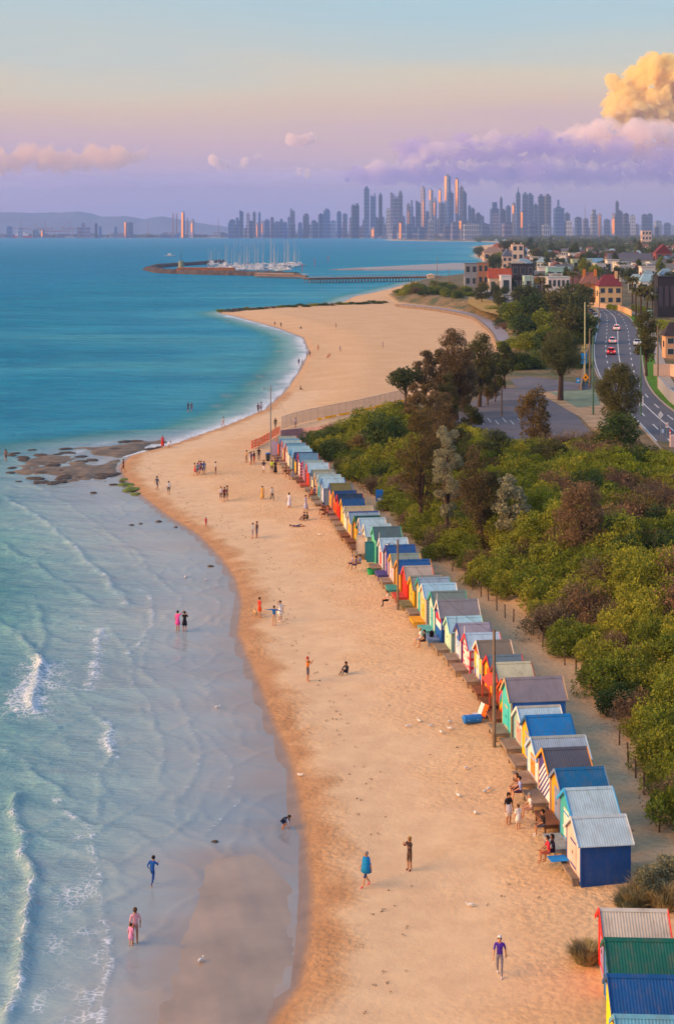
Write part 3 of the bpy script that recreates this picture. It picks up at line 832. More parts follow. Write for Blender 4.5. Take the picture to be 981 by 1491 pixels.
# photo: ridge front end (x, y), ridge back end x, then paints.  s(...) = painted bands
def s(n, cols, axis='Z', lo=0.0, hi=2.3, diag=0.0): return stripes('bands_' + n, cols, axis, lo, hi, diag)
RAINBOW = ['2f7fc4', 'f01c1c', 'f2a713', '2f9c4f', '2f7fc4', 'f01c1c', 'f2a713', '2f9c4f', '2f7fc4', 'f01c1c', 'f2a713', '2f9c4f']
HUTS = [
 (830.6, 1190, 912, dict(roofc='a9c0ca', front='d9bdb4', side='12468a', trim='12468a', door='dcb9ae', ends='c9ccd0', cap='aebfc6', deck=(0.2, 0.35)), 'bathing box with navy boarded side and pale ribbed roof, last of the long row'),
 (820.8, 1149, 892.5, dict(roofc='a9c3cd', front='3fa7a8', side='1f66ad', trim='2a8fd0', door='e0d8c8', ends='2a9fe0', deckm=M('deck_grey', '8f9298', 0.8, 0.2, var=0.2)), 'bathing box with pale roof, bright blue barge boards and teal front'),
 (807, 1120, 880, dict(roofc='0f5f8f', front='e7a01c', side='4a6e92', trim='6f86a8', door='7f8eb0', quoin=('efa51c', '356b8e'), deckm=timber_dark), 'bathing box with deep blue roof and yellow and blue corner blocks'),
 (788.5, 1090.6, 855, dict(roofc='4f525f', front=s('purple', ['e8e2e4', '4a3f86'] * 7, diag=0.8), side='123f8e', trim='f2a028', door=None, deckm=timber), 'bathing box with charcoal roof and purple and white slanting stripes'),
 (772, 1074, 853, dict(roofc='93a7b8', front='e6dcd8', side=s('greenwhite', ['2a7fb8', '5f9a1e', 'c9cbbf', '2a7fb8', '5f9a1e', 'c9cbbf', '2a7fb8', '5f9a1e', 'c9cbbf', '2a7fb8', '5f9a1e'], hi=2.2), trim='7fb2da', door='f08a3a', ends='a9c8e6', cap='9aa39f'), 'bathing box with green, white and blue banded side wall'),
 (764.2, 1042.8, 831, dict(roofc='1272b4', front='f2b416', side='3a78b8', trim='f2b416', door='8398b8', ends='1a5f96'), 'bathing box with vivid blue roof and yellow framed front'),
 (751.5, 1030, 815.6, dict(roofc='a3c3d3', front='9fc6bf', side='2f9c9c', trim='8fc0b8', door='ee9a92', ends='f0ece4', cap='a9a698'), 'bathing box with ribbed pale roof, teal side and pink doors'),
 (734.2, 987.8, 820, dict(roofc='847c82', front='45c2c0', side='2f6db4', trim='c9a97a', door='3fc4c8', corr=False, tall=1), 'large bathing box with plain taupe roof and turquoise front'),
 (729.5, 990, 790, dict(roofc='4a4d58', front=s('rainbow', RAINBOW, lo=-0.9, hi=3.0, diag=0.9), side='8e5a2f', trim='d8541e', door=None, deckm=timber_dark), 'bathing box with red, yellow, green and blue rainbow stripes slanting across its front'),
 (719, 965.7, 773.4, dict(roofc='bdbb9c', front='8e3a22', side='8f3620', trim='8a2f24', door='a1401f', corr=False, hood='c0482e', deckm=timber_dark), 'bathing box with cream roof and red-brown porch'),
 (707.8, 955, 757.8, dict(roofc='5f7480', front='f2b01a', side='e0651e', trim='ef3a1c', door='f06a1c', ends='d8242a', deckm=timber_dark), 'bathing box with slate roof, red barge boards and flame coloured front'),
 (692.8, 933.5, 741.3, dict(roofc='7a7060', front=s('spectrum', ['7a3f8e', '2f78b8', '9ab030', 'f2c21a', 'f2c21a', 'f04a1c', 'ee3a1a'], hi=2.6), side=s('spectrum_side', ['7a3f8e', '2a6fae', '5f8f2e', 'e6b81e', 'd9a81e', 'cf2f1e', 'c92a20', 'c92a20'], hi=2.3), trim='e6c0a8', door='f3dfd6', ends='f0d8c6', deckm=timber), 'bathing box with brown ribbed roof and rainbow banded walls'),
 (675.8, 922.8, 727, dict(roofc='a8c4d8', front=s('pink_grid', ['f0dcdc', 'f0dcdc', 'e8607a'] * 4, hi=2.4), side=s('pink_side', ['d9c4cc', 'd9c4cc', 'd85068'] * 4, hi=2.4), trim='e0485e', door='f2e0de', ends='e03a44', finial='e6e2e0'), 'bathing box with pink striped walls and red barge boards'),
 (664.2, 908.5, 712.7, dict(roofc='928e9c', front='ded2d0', side='6f6f96', trim='32408e', door=s('blue_fade', ['e8e6ea', 'd8dcec', 'b8cdec', '8fb6e6', '4f8cd4'], hi=1.9), finial='2f4a8e'), 'bathing box with lilac grey roof and blue fading doors'),
 (649.2, 899, 700.6, dict(roofc='9cc6d4', front='bfe0c8', side='a4cfc0', trim='c6e4d0', door='c2e6c6', ends='a6dcd0'), 'bathing box with pale cyan roof and mint green walls'),
 (635.7, 874.3, 695.6, dict(roofc='807e82', front=s('flag', ['1a5fb4', '1a5fb4', '1a5fb4', '1a5fb4', 'e9e4e6', 'e9e4e6', 'd8283a', 'd8283a', '30469c', 'e9dfdc', 'e9dfdc'], hi=2.75), side=s('flag_side', ['1a55a4', '1a55a4', '1a55a4', '1a55a4', 'd0ced4', 'b8bcc4', 'c02a3a', '1a4f9c'], hi=2.2), trim='1f5fae', door=None, ends='ece4da', finial='d9d6cc', corr=False, deckm=M('deck_blue', '6f86a8', 0.8, 0.2, var=0.2), tall=1), 'bathing box with grey roof and blue, red and white flag front'),
 (626.4, 862, 677, dict(roofc='6f7f78', front='e0d6ca', side='9fb8bc', trim='4fb8aa', door='3fb4b8', ends='2fa898', corr=False, deckm=M('deck_aqua', '5fa8aa', 0.8, 0.2, var=0.2)), 'bathing box with grey-green roof and turquoise arched doors'),
 (613.5, 850.7, 663.4, dict(roofc='9cc6da', front='f0c08a', side=s('blue_weather', ['8fa6b4', 'b4c4cc'] * 10, hi=2.2), trim='f0d2b8', door='f2b41a', ends='f0e2dc', deckm=M('deck_yellow', 'c99a2e', 0.8, 0.2, var=0.2)), 'bathing box with sky blue roof and peach and yellow front'),
 (607.8, 842, 654.2, dict(roofc='8ba2b4', front='f0b46a', side='e0a850', trim='3faaa0', door='2fb4b8', ends='1fa094'), 'bathing box with teal trim, peach gable and turquoise door'),
 (596.8, 840, 642.7, dict(roofc='86887f', front='f2b81c', side='e6a81a', trim='e6a81a', door='c4b860', corr=False, low=1, deckm=M('deck_olive', '7a7a5c', 0.8, 0.2, var=0.2)), 'low bathing box with yellow front and yellow side'),
 (587, 825, 628.5, dict(roofc='aca194', front='ea2a1c', side='c62418', trim='ee3a22', door='ea2f20', ends='e0604a', corr=False, deckm=M('deck_red', 'b04a40', 0.8, 0.2, var=0.2)), 'bathing box with beige roof and scarlet front and deck'),
 (577, 816, 626.3, dict(roofc='14508f', front='ec9a26', side='d08a2a', trim='e6a032', door='36b8b4', deckm=M('deck_teal', '3f8f8a', 0.8, 0.2, var=0.2)), 'bathing box with royal blue roof, orange front and turquoise door'),
 (567.8, 807, 611.3, dict(roofc='7e9086', front='d8c6d6', side='9f96b4', trim='f2b01c', door='c8b4d0', ends='f2b21a', corr=False), 'bathing box with grey-green roof and thick yellow gable boards'),
 (560.7, 794.3, 603.5, dict(roofc='1d4f8c', front=s('lilac', ['6f5f9a', 'e8c8c4'] * 5, 'Y', -1.1, 1.1), side='4a4378', trim='5a4f92', door='6a5c9c', deckm=M('deck_purple', '4f4a86', 0.8, 0.2, var=0.2)), 'bathing box with royal blue roof and lilac and cream upright stripes'),
 (552, 784.3, 592.8, dict(roofc='a6c6d6', front='d8dce6', side='3f68a8', trim='e6e4e4', door='ee2420', finial='e6dcd0'), 'bathing box with pale roof, white front and red doors'),
 (542, 767.8, 582.7, dict(roofc='4c6468', front='5fc49a', side='3f9a9a', trim='5fc8a8', door='5fc8a0', opened='2a7f8f', corr=False, deck=None), 'bathing box with dark slate green roof and open teal doors'),
 (529.2, 764, 568.5, dict(roofc='a8c8d4', front='d9d2c2', side='a9b8b4', trim='e6dccc', door='d8c8b8', opened='dcc8b8'), 'bathing box with pale roof and cream doors standing open'),
 (522, 755, 560.6, dict(roofc='a4c4d2', front='3f78c4', side='d0d0cc', trim='e8d8c8', door='3a70bc', ends='f0dcd0', deckm=timber_dark), 'bathing box with pale roof and cornflower blue front'),
 (515.7, 752, 553.5, dict(roofc='1c4f48', front='e86a22', side='b05a28', trim='5a8f2a', door='a8b820', deckm=timber_dark), 'bathing box with dark green roof and orange and lime front'),
 (507, 745.7, 551.3, dict(roofc='7f9cb4', front='e6a42a', side=s('yellow_side', ['d8a02a', 'c08a3a'] * 6, 'X', 0, 2.6), trim='d8d4d8', door='f0b62e', ends='d0d8e6', cap='3a4f8e', deckm=timber_dark), 'bathing box with speckled blue roof and yellow uprights'),
 (500.7, 737.8, 542, dict(roofc='b0a07c', front='dcd8c8', side='c6c2b2', trim='d8d4c4', door='d6dccc', corr=False, deckm=timber), 'bathing box with tan roof and off-white walls'),
 (496.4, 727, 531.3, dict(roofc='164a80', front='f2b62a', side='d8963a', trim='f0b42a', door='ecc878', corr=False), 'bathing box with blue roof and golden patterned front'),
 (490.7, 720, 527.8, dict(roofc='0f2f4c', front='e8201a', side='9c241c', trim='c82a20', door='d01e1a'), 'bathing box with black-blue roof and crimson front'),
 (485.4, 715.4, 519.7, dict(roofc='173f70', front='f0541c', side='b8401e', trim='f2a01e', door='e83a1a'), 'bathing box with navy roof and orange-red front in a yellow frame'),
 (479.3, 704.3, 511.4, dict(roofc='6f6830', front='f2a41c', side='c8862a', trim='8a6fae', door='f0a01a', ends='2f6fd0', corr=False, deckm=timber_dark), 'bathing box with olive roof and amber front'),
 (467.8, 696.4, 501, dict(roofc='a2c4d2', front='d8dce4', side='8fa8bc', trim='2a6fb4', door='b8c4d8', ends='2a74c4'), 'bathing box with pale roof, blue barge boards and whitish front'),
 (462.7, 691.8, 495.6, dict(roofc='9cbcc0', front='2f8fa6', side='5f9aa6', trim='c8d0c8', door='2a84a0'), 'bathing box with pale green-grey roof and petrol blue front'),
 (458.5, 689, 488, dict(roofc='9aa8a0', front='f0b43a', side='9a8ab0', trim='d8b898', door='7f6aae'), 'bathing box with yellow front and violet door'),
 (453.2, 685.8, 485.6, dict(roofc='8c8f78', front='efd9a8', side='a8a08a', trim='2a6fb0', door='e8cf9a', gable='2f6fb4', corr=False), 'bathing box with buff roof, cream front and blue gable'),
 (446.3, 675, 478.4, dict(roofc='a6c6d4', front='ea3a1e', side='d8c8c0', trim='f0562a', door='e02a1a', deckm=M('deck_rust', '9c5a48', 0.8, 0.2, var=0.2)), 'bathing box with wide pale roof and vermilion front'),
 (440.7, 671, 471, dict(roofc='8fa8a0', front='6f9cd0', side='a48a94', trim='c86a7a', door='c8605a', corr=False, ends='c83f8a', deckm=timber_dark), 'bathing box with sage roof and blue and rose front'),
 (434, 660.7, 463, dict(roofc='5f8aa4', front='e8e0e0', side=s('dots', ['e4dce0', 'a83a5a'] * 6, hi=2.2), trim='d8283a', door='f0e6e4', gable='d62a36', ends='c8283a'), 'bathing box with blue roof, white front and red pointed gable'),
 (428.5, 659, 455.5, dict(roofc='34486c', front='f2c22a', side='c09a40', trim='2f3f78', door='f0c02a'), 'bathing box with dark navy roof and lemon yellow front'),
 (422.8, 654.5, 454, dict(roofc='8fbccc', front='f2bc1e', side='a8b8b8', trim='1f9cd8', door='1f9cd8', gable='1a94d4', ends='1f9ad8'), 'bathing box with bright blue gable and blue and yellow front'),
 (418.5, 650, 450, dict(roofc='8cbac8', front='e6dccc', side='b0b8b4', trim='e0d8cc', door='e8e0d4', corr=False), 'bathing box with aqua roof and plain ivory front'),
 (415.7, 645.7, 445, dict(roofc='5f8ea6', front='ecd6d0', side='b0a8b0', trim='d06a5a', door='f0dcd6'), 'bathing box with blue roof and blush white front'),
 (410.7, 642, 438.5, dict(roofc='9cb8b8', front='f0a48a', side='a8a09c', trim='ee6a5a', door='9fce9a'), 'bathing box with salmon pink front and green door'),
 (407.8, 639.3, 435.6, dict(roofc='6f9cb4', front='b0a0b8', side='8a8498', trim='7a86a8', door='a898b4'), 'bathing box with steel blue roof and mauve front'),
 (403.5, 635.7, 431.4, dict(roofc='98a090', front='f08a1c', side='8f8490', trim='e8761c', door='ee3a1c', corr=False), 'bathing box with grey-green roof and orange front at the fence end of the row'),
]
HZ = 1.2
n = len(HUTS)
ii = np.arange(n)
rawY = np.array([(CAMH - HZ - 2.75) * F / (h[1] - YH) for h in HUTS])
cf = np.polyfit(ii, rawY, 4); fitY = np.polyval(cf, ii)
HUT_POS = []
for i, (hx, hy, hx2, kw, lab) in enumerate(HUTS):
    Y = float(fitY[i]); pitch = float(np.gradient(fitY)[i])
    Hr = CAMH - (hy - YH) * Y / F - HZ
    Hr = min(max(Hr, 2.45), 3.35)
    X = (hx - XC) / F * Y + 0.16
    Lh = max(2.1, min(3.4, (hx2 - hx) / F * Y - 0.26))
    W = min(2.35, pitch - 0.42)
    He = Hr - (0.78 if not kw.get('tall') else 0.95) * (W / 2.2)
    kw = {k: v for k, v in kw.items() if k not in ('tall', 'low')}
    kw['front'] = kw.pop('front'); 
    HUT_POS.append((X, Y, W, kw.get('deck', (0.32, 0.95))))
    h = make_hut('bathing_box', (X, Y, HZ), R(7.0), W, Lh, He, Hr, **kw)
    tag(h, lab, 'bathing box', 'bathing boxes in a row along the beach')
# the start of the next row
NEXT = [
 (872, 1324, 970, dict(roofc='b6afa2', front='ee2a1c', side='c0b0a8', trim='ee3020', door='8f86b4', cap='b9b6ae', ends='ee3020', gable='ee2a1c', deck=None), 'bathing box with oatmeal ribbed roof and red gable, first of the next row'),
 (880, 1367, 984, dict(roofc='0e5a4c', front='3f78c4', side='2a6f60', trim='0e5a4c', door='2f6ab4', deck=None), 'bathing box with bottle green ribbed roof'),
 (884, 1420, 990, dict(roofc='0d4a86', front='f0d81c', side='b8a830', trim='f0dc20', door='f0d81c', ends='0d4a86', deckm=timber, deck=(0.3, 1.3)), 'bathing box with cobalt ribbed roof and lemon yellow front'),
 (894, 1479, 1004, dict(roofc='5f9cb4', front='f0861c', side='c87a2a', trim='f08a1c', door='f0861c', ends='5f9cb4', deck=None), 'bathing box with light steel blue roof and orange front'),
]
for i, (hx, hy, hx2, kw, lab) in enumerate(NEXT):
    Y = (CAMH - HZ - 2.8) * F / (hy - YH); X = (hx - XC) / F * Y + 0.16; Lh = (hx2 - hx) / F * Y - 0.26
    h = make_hut('bathing_box', (X, Y, HZ), R(-2.5), 2.3, Lh, 2.0, 2.8, **kw)
    tag(h, lab, 'bathing box', 'bathing boxes in a row along the beach')
# ------------------------------------------------------------------ vegetation
def leaf_mat(name, col, var=0.45, rough=0.7):
    m = M(name, col, rough, 0.2, var=var, vscale=1.6, rand=0.22, trans=0.25)
    return m
LEAF = {
    'green': leaf_mat('leaf_green', '707c26'), 'olive': leaf_mat('leaf_olive', '84882a'), 'dark': leaf_mat('leaf_dark', '41562a'),
    'dry': leaf_mat('leaf_dry', '80664a', 0.3), 'mauve': leaf_mat('leaf_mauve', '766a50', 0.3), 'silver': leaf_mat('leaf_silver', '8a8a6c', 0.3),
    'rust': leaf_mat('leaf_rust', '6e5c36', 0.4), 'sheoak': leaf_mat('leaf_sheoak', '66573a', 0.35), 'gum': leaf_mat('leaf_gum', '5a5a30', 0.4),
    'tall': leaf_mat('leaf_tall', '4c5530', 0.4), 'hazy': leaf_mat('leaf_hazy', '44522c', 0.35), 'palm': leaf_mat('leaf_palm', '5c5a28', 0.35),
    'lime': leaf_mat('leaf_lime', '76831e', 0.35), 'pale_grass': leaf_mat('leaf_pale_grass', 'b09c70', 0.3)}
BARK = M('bark', '4f4038', 0.9, 0.1, var=0.3, vscale=4)
TWIG = M('twig', '6a584c', 0.9, 0.1, var=0.3, vscale=4)

def leaves(rng, centers, radii, per, size, aspect=2.2, droop=0.0, squash=1.0, shell=0.55):
    """leaf-sized quads spread through clumps"""
    c = np.repeat(np.asarray(centers, float), per, axis=0); rr = np.repeat(np.asarray(radii, float), per)
    n = len(c)
    u = rng.normal(size=(n, 3)); u /= np.linalg.norm(u, axis=1)[:, None]
    rad = rr * (shell + (1 - shell) * rng.random(n) ** 0.5) * (0.75 + 0.35 * rng.random(n))
    p = c + u * rad[:, None] * np.array([1, 1, squash])
    a = u + rng.normal(size=(n, 3)) * 0.8
    if droop:
        a = a * (1 - droop) + np.array([0, 0, -1.0]) * droop * 1.6
    a /= np.linalg.norm(a, axis=1)[:, None]
    b = np.cross(a, rng.normal(size=(n, 3))); b /= np.linalg.norm(b, axis=1)[:, None]
    s = size * (0.6 + 0.8 * rng.random(n)); A = a * s[:, None]; B = b * (s / aspect)[:, None]
    v = np.stack([p - B * 0.5, p + A * 0.45 - B * 0.75, p + A, p + A * 0.45 + B * 0.75], 1).reshape(-1, 3)
    return v, np.arange(4 * n).reshape(-1, 4)

def twigs(rng, n, base_r, h, spread, thick=0.02, lo=0.0):
    """thin branching sticks fanning out from the ground"""
    mb = MB()
    for i in range(n):
        a = rng.random() * 2 * PI; e = 0.25 + 0.75 * rng.random()
        L_ = h * (0.6 + 0.4 * rng.random())
        p0 = Vector((base_r * math.cos(a) * rng.random(), base_r * math.sin(a) * rng.random(), lo))
        p2 = Vector((math.cos(a) * spread * e * rng.random() ** 0.5, math.sin(a) * spread * e * rng.random() ** 0.5, L_ * (1.05 - 0.3 * e)))
        p1 = p0.lerp(p2, 0.5) + Vector((rng.normal() * 0.1, rng.normal() * 0.1, 0.12 * h))
        mb.tube([p0, p1, p2], [thick, thick * 0.7, thick * 0.25], 3, cap=False)
    return mb

def shrub_variant(seed, r=1.7, h=2.1, ncl=34, per=190, size=0.135, lumpy=0.36):
    rng = np.random.default_rng(seed)
    cs, rs = [], []
    for i in range(ncl):
        u = rng.normal(size=3); u[2] = abs(u[2]) * 0.9; u /= np.linalg.norm(u)
        k = (0.62 + 0.5 * rng.random())
        cs.append((u[0] * r * k, u[1] * r * k, 0.25 + u[2] * (h - 0.55) * k)); rs.append(r * lumpy * (0.6 + 0.6 * rng.random()))
    v, f = leaves(rng, cs, rs, per, size)
    v[:, 2] = np.maximum(v[:, 2], 0.03)
    return v, f
GREEN_ME = []
for s_ in range(5):
    v, f = shrub_variant(100 + s_); GREEN_ME.append(np_mesh('foliage', v, f, LEAF['green']))
DRY_ME = []
for s_ in range(3):
    v, f = shrub_variant(200 + s_, 1.6, 2.1, 26, 100, 0.12, 0.38)
    # dead twigs among the leaves
    rng = np.random.default_rng(300 + s_); m2 = twigs(rng, 260, 0.3, 2.3, 1.9, 0.022)
    DRY_ME.append((np_mesh('foliage', v, f, LEAF['dry']), m2))
SPIRE_ME = []
for s_ in range(3):
    rng = np.random.default_rng(400 + s_); cs, rs = [], []
    for i in range(26):
        z = 0.4 + 2.9 * rng.random(); q = 1.15 * (1 - z / 3.9) + 0.15; a = rng.random() * 6.3
        cs.append((q * math.cos(a), q * math.sin(a), z)); rs.append(0.42 * (0.7 + 0.6 * rng.random()))
    v, f = leaves(rng, cs, rs, 130, 0.18, 2.6); SPIRE_ME.append(np_mesh('foliage', v, f, LEAF['silver']))
def stem_mesh(seed, h=1.3, n=9, spread=1.0):
    return twigs(np.random.default_rng(seed), n, 0.25, h, spread, 0.05, -0.3)
STEMS = []
for s_ in range(3):
    mb = stem_mesh(500 + s_); me = bpy.data.meshes.new('stem'); me.from_pydata(mb.v, [], mb.f); me.materials.append(BARK); STEMS.append(me)
DRYSTEM = []
for _, m2 in DRY_ME:
    me = bpy.data.meshes.new('twig'); me.from_pydata(m2.v, [], m2.f); me.materials.append(TWIG); DRYSTEM.append(me)

def with_mat(o, mat):
    o.material_slots[0].link = 'OBJECT'; o.material_slots[0].material = mat
SHRUB_LABEL = {
    'green': 'rounded green coastal shrub in the dense scrub behind the bathing boxes', 'olive': 'yellow-green coastal shrub in the dense scrub behind the bathing boxes',
    'dark': 'dark green coastal shrub in the dense scrub behind the bathing boxes', 'lime': 'bright lime green shrub among the coastal scrub',
    'dry': 'tan-brown dry shrub among the green scrub', 'mauve': 'dry grey-brown twiggy thicket among the green scrub', 'silver': 'upright silver-tipped banksia shrub rising out of the scrub',
    'rust': 'dark olive-brown shrub among the green scrub', 'pale_grass': 'tuft of pale dry beach grass'}
SHRUB_GROUP = {k: k.replace('_', ' ') + ' shrubs of the coastal scrub' for k in SHRUB_LABEL}
def shrub(kind, x, y, s, sz=None, label=None, group=None, z=None):
    rnd = random.random
    if kind in ('dry', 'mauve', 'rust'):
        k = random.randrange(3); root = link(kind.replace('mauve', 'bare') + '_shrub', DRYSTEM[k]); fo = link('foliage', DRY_ME[k][0], root)
    elif kind == 'silver':
        root = link('banksia_shrub', STEMS[random.randrange(3)]); fo = link('foliage', SPIRE_ME[random.randrange(3)], root)
    else:
        root = link(kind + '_shrub', STEMS[random.randrange(3)]); fo = link('foliage', GREEN_ME[random.randrange(5)], root)
    with_mat(fo, LEAF[kind])
    root.location = (x, y, (ground_at(x, y) if z is None else z) - 0.1); root.rotation_euler = (0, 0, rnd() * 6.28)
    root.scale = (s * (0.9 + 0.3 * rnd()), s * (0.9 + 0.3 * rnd()), (sz or s) * (0.85 + 0.3 * rnd()))
    tag(root, label or SHRUB_LABEL[kind], 'shrub', group or SHRUB_GROUP[kind])
    return root

def topx(x, y, z):
    return XC + x / y * F, YH + (CAMH - z) / y * F
def lerp_tab(tab, x):
    return float(np.interp(x, [t[0] for t in tab], [t[1] for t in tab]))
random.seed(21)
UP_EDGE = [(430, 650), (470, 640), (520, 628), (580, 610), (620, 622), (640, 640), (690, 662), (760, 664), (830, 662), (880, 652), (930, 672), (1000, 690), (1100, 720)]
placed = []
cand = []
for k in range(14000):
    x = random.uniform(-8, 62); y = random.uniform(66, 222); cand.append((x, y))
cx = np.array([c[0] for c in cand]); cy_ = np.array([c[1] for c in cand])
cd0, cd2 = land_fields(cx, cy_); cz = gz(cx, cy_, (cd0, cd2))
cell = {}
for (x, y), d2v, z in zip(cand, cd2, cz):
    if d2v < 0.6: continue
    px, py = topx(x, y, z)
    if px > 1010 or py > 1330 or py < lerp_tab(UP_EDGE, px): continue
    # the sandy gap with the fence just behind the boxes narrows away from the camera
    if d2v < 1.1: continue
    rmin = 1.75 if d2v < 8 else 2.05
    ok = True
    for (qx_, qy_) in placed:
        if abs(qx_ - x) < rmin and abs(qy_ - y) < rmin and (qx_ - x) ** 2 + (qy_ - y) ** 2 < rmin * rmin:
            ok = False; break
    if not ok: continue
    placed.append((x, y))
    t = float(vnoise([x], [y], 0.06, 77, 3)[0]); u = random.random()
    if d2v < 7:
        kind = 'green' if u < 0.36 else ('olive' if u < 0.78 else ('dark' if u < 0.86 else ('mauve' if u < 0.95 else 'dry')))
    elif t > 0.08:
        kind = 'mauve' if u < 0.4 else ('dry' if u < 0.72 else ('rust' if u < 0.8 else 'olive'))
    elif t < -0.2:
        kind = 'green' if u < 0.4 else ('lime' if u < 0.55 else ('olive' if u < 0.85 else 'dark'))
    else:
        kind = 'olive' if u < 0.3 else ('green' if u < 0.55 else ('dark' if u < 0.68 else ('dry' if u < 0.82 else ('mauve' if u < 0.95 else 'rust'))))
    sc = random.uniform(0.85, 1.15) if d2v < 6 else random.uniform(1.0, 1.45)
    shrub(kind, x, y, sc)
print('shrubs', len(placed))

# low tangled growth that knits the shrubs together
rng = np.random.default_rng(8)
sel = {'olive': [], 'dark': [], 'dry': [], 'green': []}
for (x, y), d2v, z in zip(cand, cd2, cz):
    if d2v < 2.2: continue
    px, py = topx(x, y, z)
    if px > 1010 or py > 1330 or py < lerp_tab(UP_EDGE, px) + 4: continue
    sel[rng.choice(['olive', 'dark', 'dry', 'green'], p=[.3, .2, .2, .3])].append((x, y, z + .35 + .9 * rng.random() * min(1, d2v / 8)))
for k, c in sel.items():
    if not c: continue
    v, f = leaves(rng, c, .55 + .45 * rng.random(len(c)), 34, .15, 2.4, 0, .8)
    o = link('undergrowth', np_mesh('undergrowth', v, f, LEAF[k])); tag(o, 'low tangled growth between the shrubs of the coastal scrub', kind='stuff')
# taller trees ------------------------------------------------------
def tree_mesh(seed, H, crown_w, crown_h, trunk_r, ncl=40, per=110, size=0.24, droop=0.0, lean=0.0, forks=5, aspect=2.6, top_flat=0.0, open_=0.45, clr=0.17):
    """trunk with limbs (mesh) and a crown of leaf clumps; returns (trunk mesh, crown mesh), 1 unit = 1 m"""
    rng = np.random.default_rng(seed); mb = MB()
    z0 = H - crown_h
    top = Vector((lean, 0, H - crown_h * 0.35))
    mid = Vector((lean * 0.4 + rng.normal() * 0.1, rng.normal() * 0.15, z0 * 0.9 + 0.2))
    mb.tube([(0, 0, -0.3), (mid.x * 0.4, mid.y * 0.4, mid.z * 0.45), mid, top], [trunk_r * 1.25, trunk_r, trunk_r * 0.8, trunk_r * 0.25], 7)
    cs, rs = [], []
    for i in range(ncl):
        u = rng.normal(size=3); u /= np.linalg.norm(u)
        k = open_ + (1 - open_) * rng.random() ** 0.6
        zc = u[2] * k
        if top_flat and zc > 0: zc *= (1 - top_flat)
        w = crown_w / 2 * (1 - 0.25 * max(0, zc))
        cs.append((lean + u[0] * w * k, u[1] * w * k, H - crown_h / 2 + zc * crown_h / 2)); rs.append(crown_w * clr * (0.6 + 0.7 * rng.random()))
    for i in range(min(ncl, forks * 3)):
        c = Vector(cs[i]); a = Vector((0, 0, 0)).lerp(mid, 0.85) if i % 2 else mid.lerp(top, 0.3 + 0.4 * rng.random())
        m_ = a.lerp(c, 0.5) + Vector((rng.normal() * 0.15, rng.normal() * 0.15, 0.1 * H * rng.random() * 0.5))
        mb.tube([a, m_, c], [trunk_r * 0.45, trunk_r * 0.28, trunk_r * 0.08], 4, cap=False)
    v, f = leaves(rng, cs, rs, per, size, aspect, droop, 0.8)
    tm = bpy.data.meshes.new('trunk'); tm.from_pydata(mb.v, [], mb.f); tm.materials.append(BARK)
    return tm, np_mesh('crown', v, f, LEAF['gum'])
def plant_tree(name, meshes, mat, loc, s=1.0, rz=0.0, label='', group=None, sz=None):
    root = empty(name, loc, rz); root.scale = (s, s, sz or s)
    link('trunk', meshes[0], root); c = link('crown', meshes[1], root); with_mat(c, LEAF[mat])
    tag(root, label, 'tree', group)
    return root
def tree_px(name, x, ybase, ytop, wpx, mat, label, seed, crown_frac=0.7, z=UZ, trunk=0.22, group=None, **k):
    p = P(x, ybase, z); m = p.y / F
    H = (ybase - ytop) * m; W = wpx * m
    ms = tree_mesh(seed, H, W, H * crown_frac, trunk * H / 8, **k)
    return plant_tree(name, ms, mat, p, 1.0, 0.0, label, group)
tree_px('she_oak_tree', 663, 612, 478, 62, 'sheoak', 'tallest brown she-oak with many pale stems beside the car park', 11, 0.86, trunk=0.26, ncl=90, per=260, size=0.22, droop=0.5, forks=9, aspect=4, open_=0.35, clr=0.15)
tree_px('she_oak_tree', 640, 606, 505, 34, 'sheoak', 'slender brown she-oak leaning against the tallest she-oak', 12, 0.85, ncl=46, per=240, size=0.22, droop=0.5, forks=6, aspect=4)
tree_px('she_oak_tree', 697, 592, 484, 46, 'gum', 'grey-green she-oak standing behind the tallest she-oak', 13, 0.82, ncl=70, per=240, size=0.22, droop=0.45, forks=7, aspect=4)
tree_px('she_oak_tree', 590, 622, 530, 46, 'tall', 'dark flat-topped tree with bare forked stems by the wire fence', 14, 0.38, ncl=34, per=130, size=0.28, forks=9, aspect=3, top_flat=0.4, trunk=0.16)
tree_px('she_oak_tree', 619, 614, 509, 32, 'sheoak', 'thin brown she-oak between the flat-topped tree and the tallest she-oak', 15, 0.6, ncl=46, per=220, size=0.2, droop=0.4, forks=7, aspect=4, trunk=0.14)
tree_px('she_oak_tree', 734, 566, 498, 34, 'tall', 'dark bushy tree on a short forked trunk at the corner of the car park', 16, 0.72, ncl=40, per=130, size=0.3, forks=6, aspect=3)
tree_px('gum_tree', 815, 583, 478, 60, 'tall', 'round-headed dark tree on one bare trunk beside the driveway', 17, 0.62, ncl=80, per=260, size=0.2, forks=7, aspect=3, trunk=0.30, lean=0.2)
tree_px('gum_tree', 899, 630, 530, 62, 'gum', 'broad olive tree with drooping leaves between the sandy island and the road', 18, 0.80, ncl=80, per=280, size=0.19, droop=0.3, forks=7, aspect=3, trunk=0.24)
tree_px('gum_tree', 940, 548, 450, 36, 'gum', 'tall narrow tree on the green verge of the road', 19, 0.78, ncl=60, per=140, size=0.3, droop=0.25, forks=6, aspect=3, trunk=0.18)
tree_px('gum_tree', 700, 770, 640, 60, 'sheoak', 'tall brown feathery tree rising out of the scrub', 20, 0.99, z=4.6, ncl=60, per=260, size=0.16, forks=7, aspect=3, trunk=0.16)
tree_px('gum_tree', 612, 742, 590, 60, 'rust', 'dark brown feathery tree rising out of the scrub near the wire fence', 23, 0.99, z=4.2, ncl=60, per=260, size=0.16, forks=7, aspect=3, trunk=0.16)
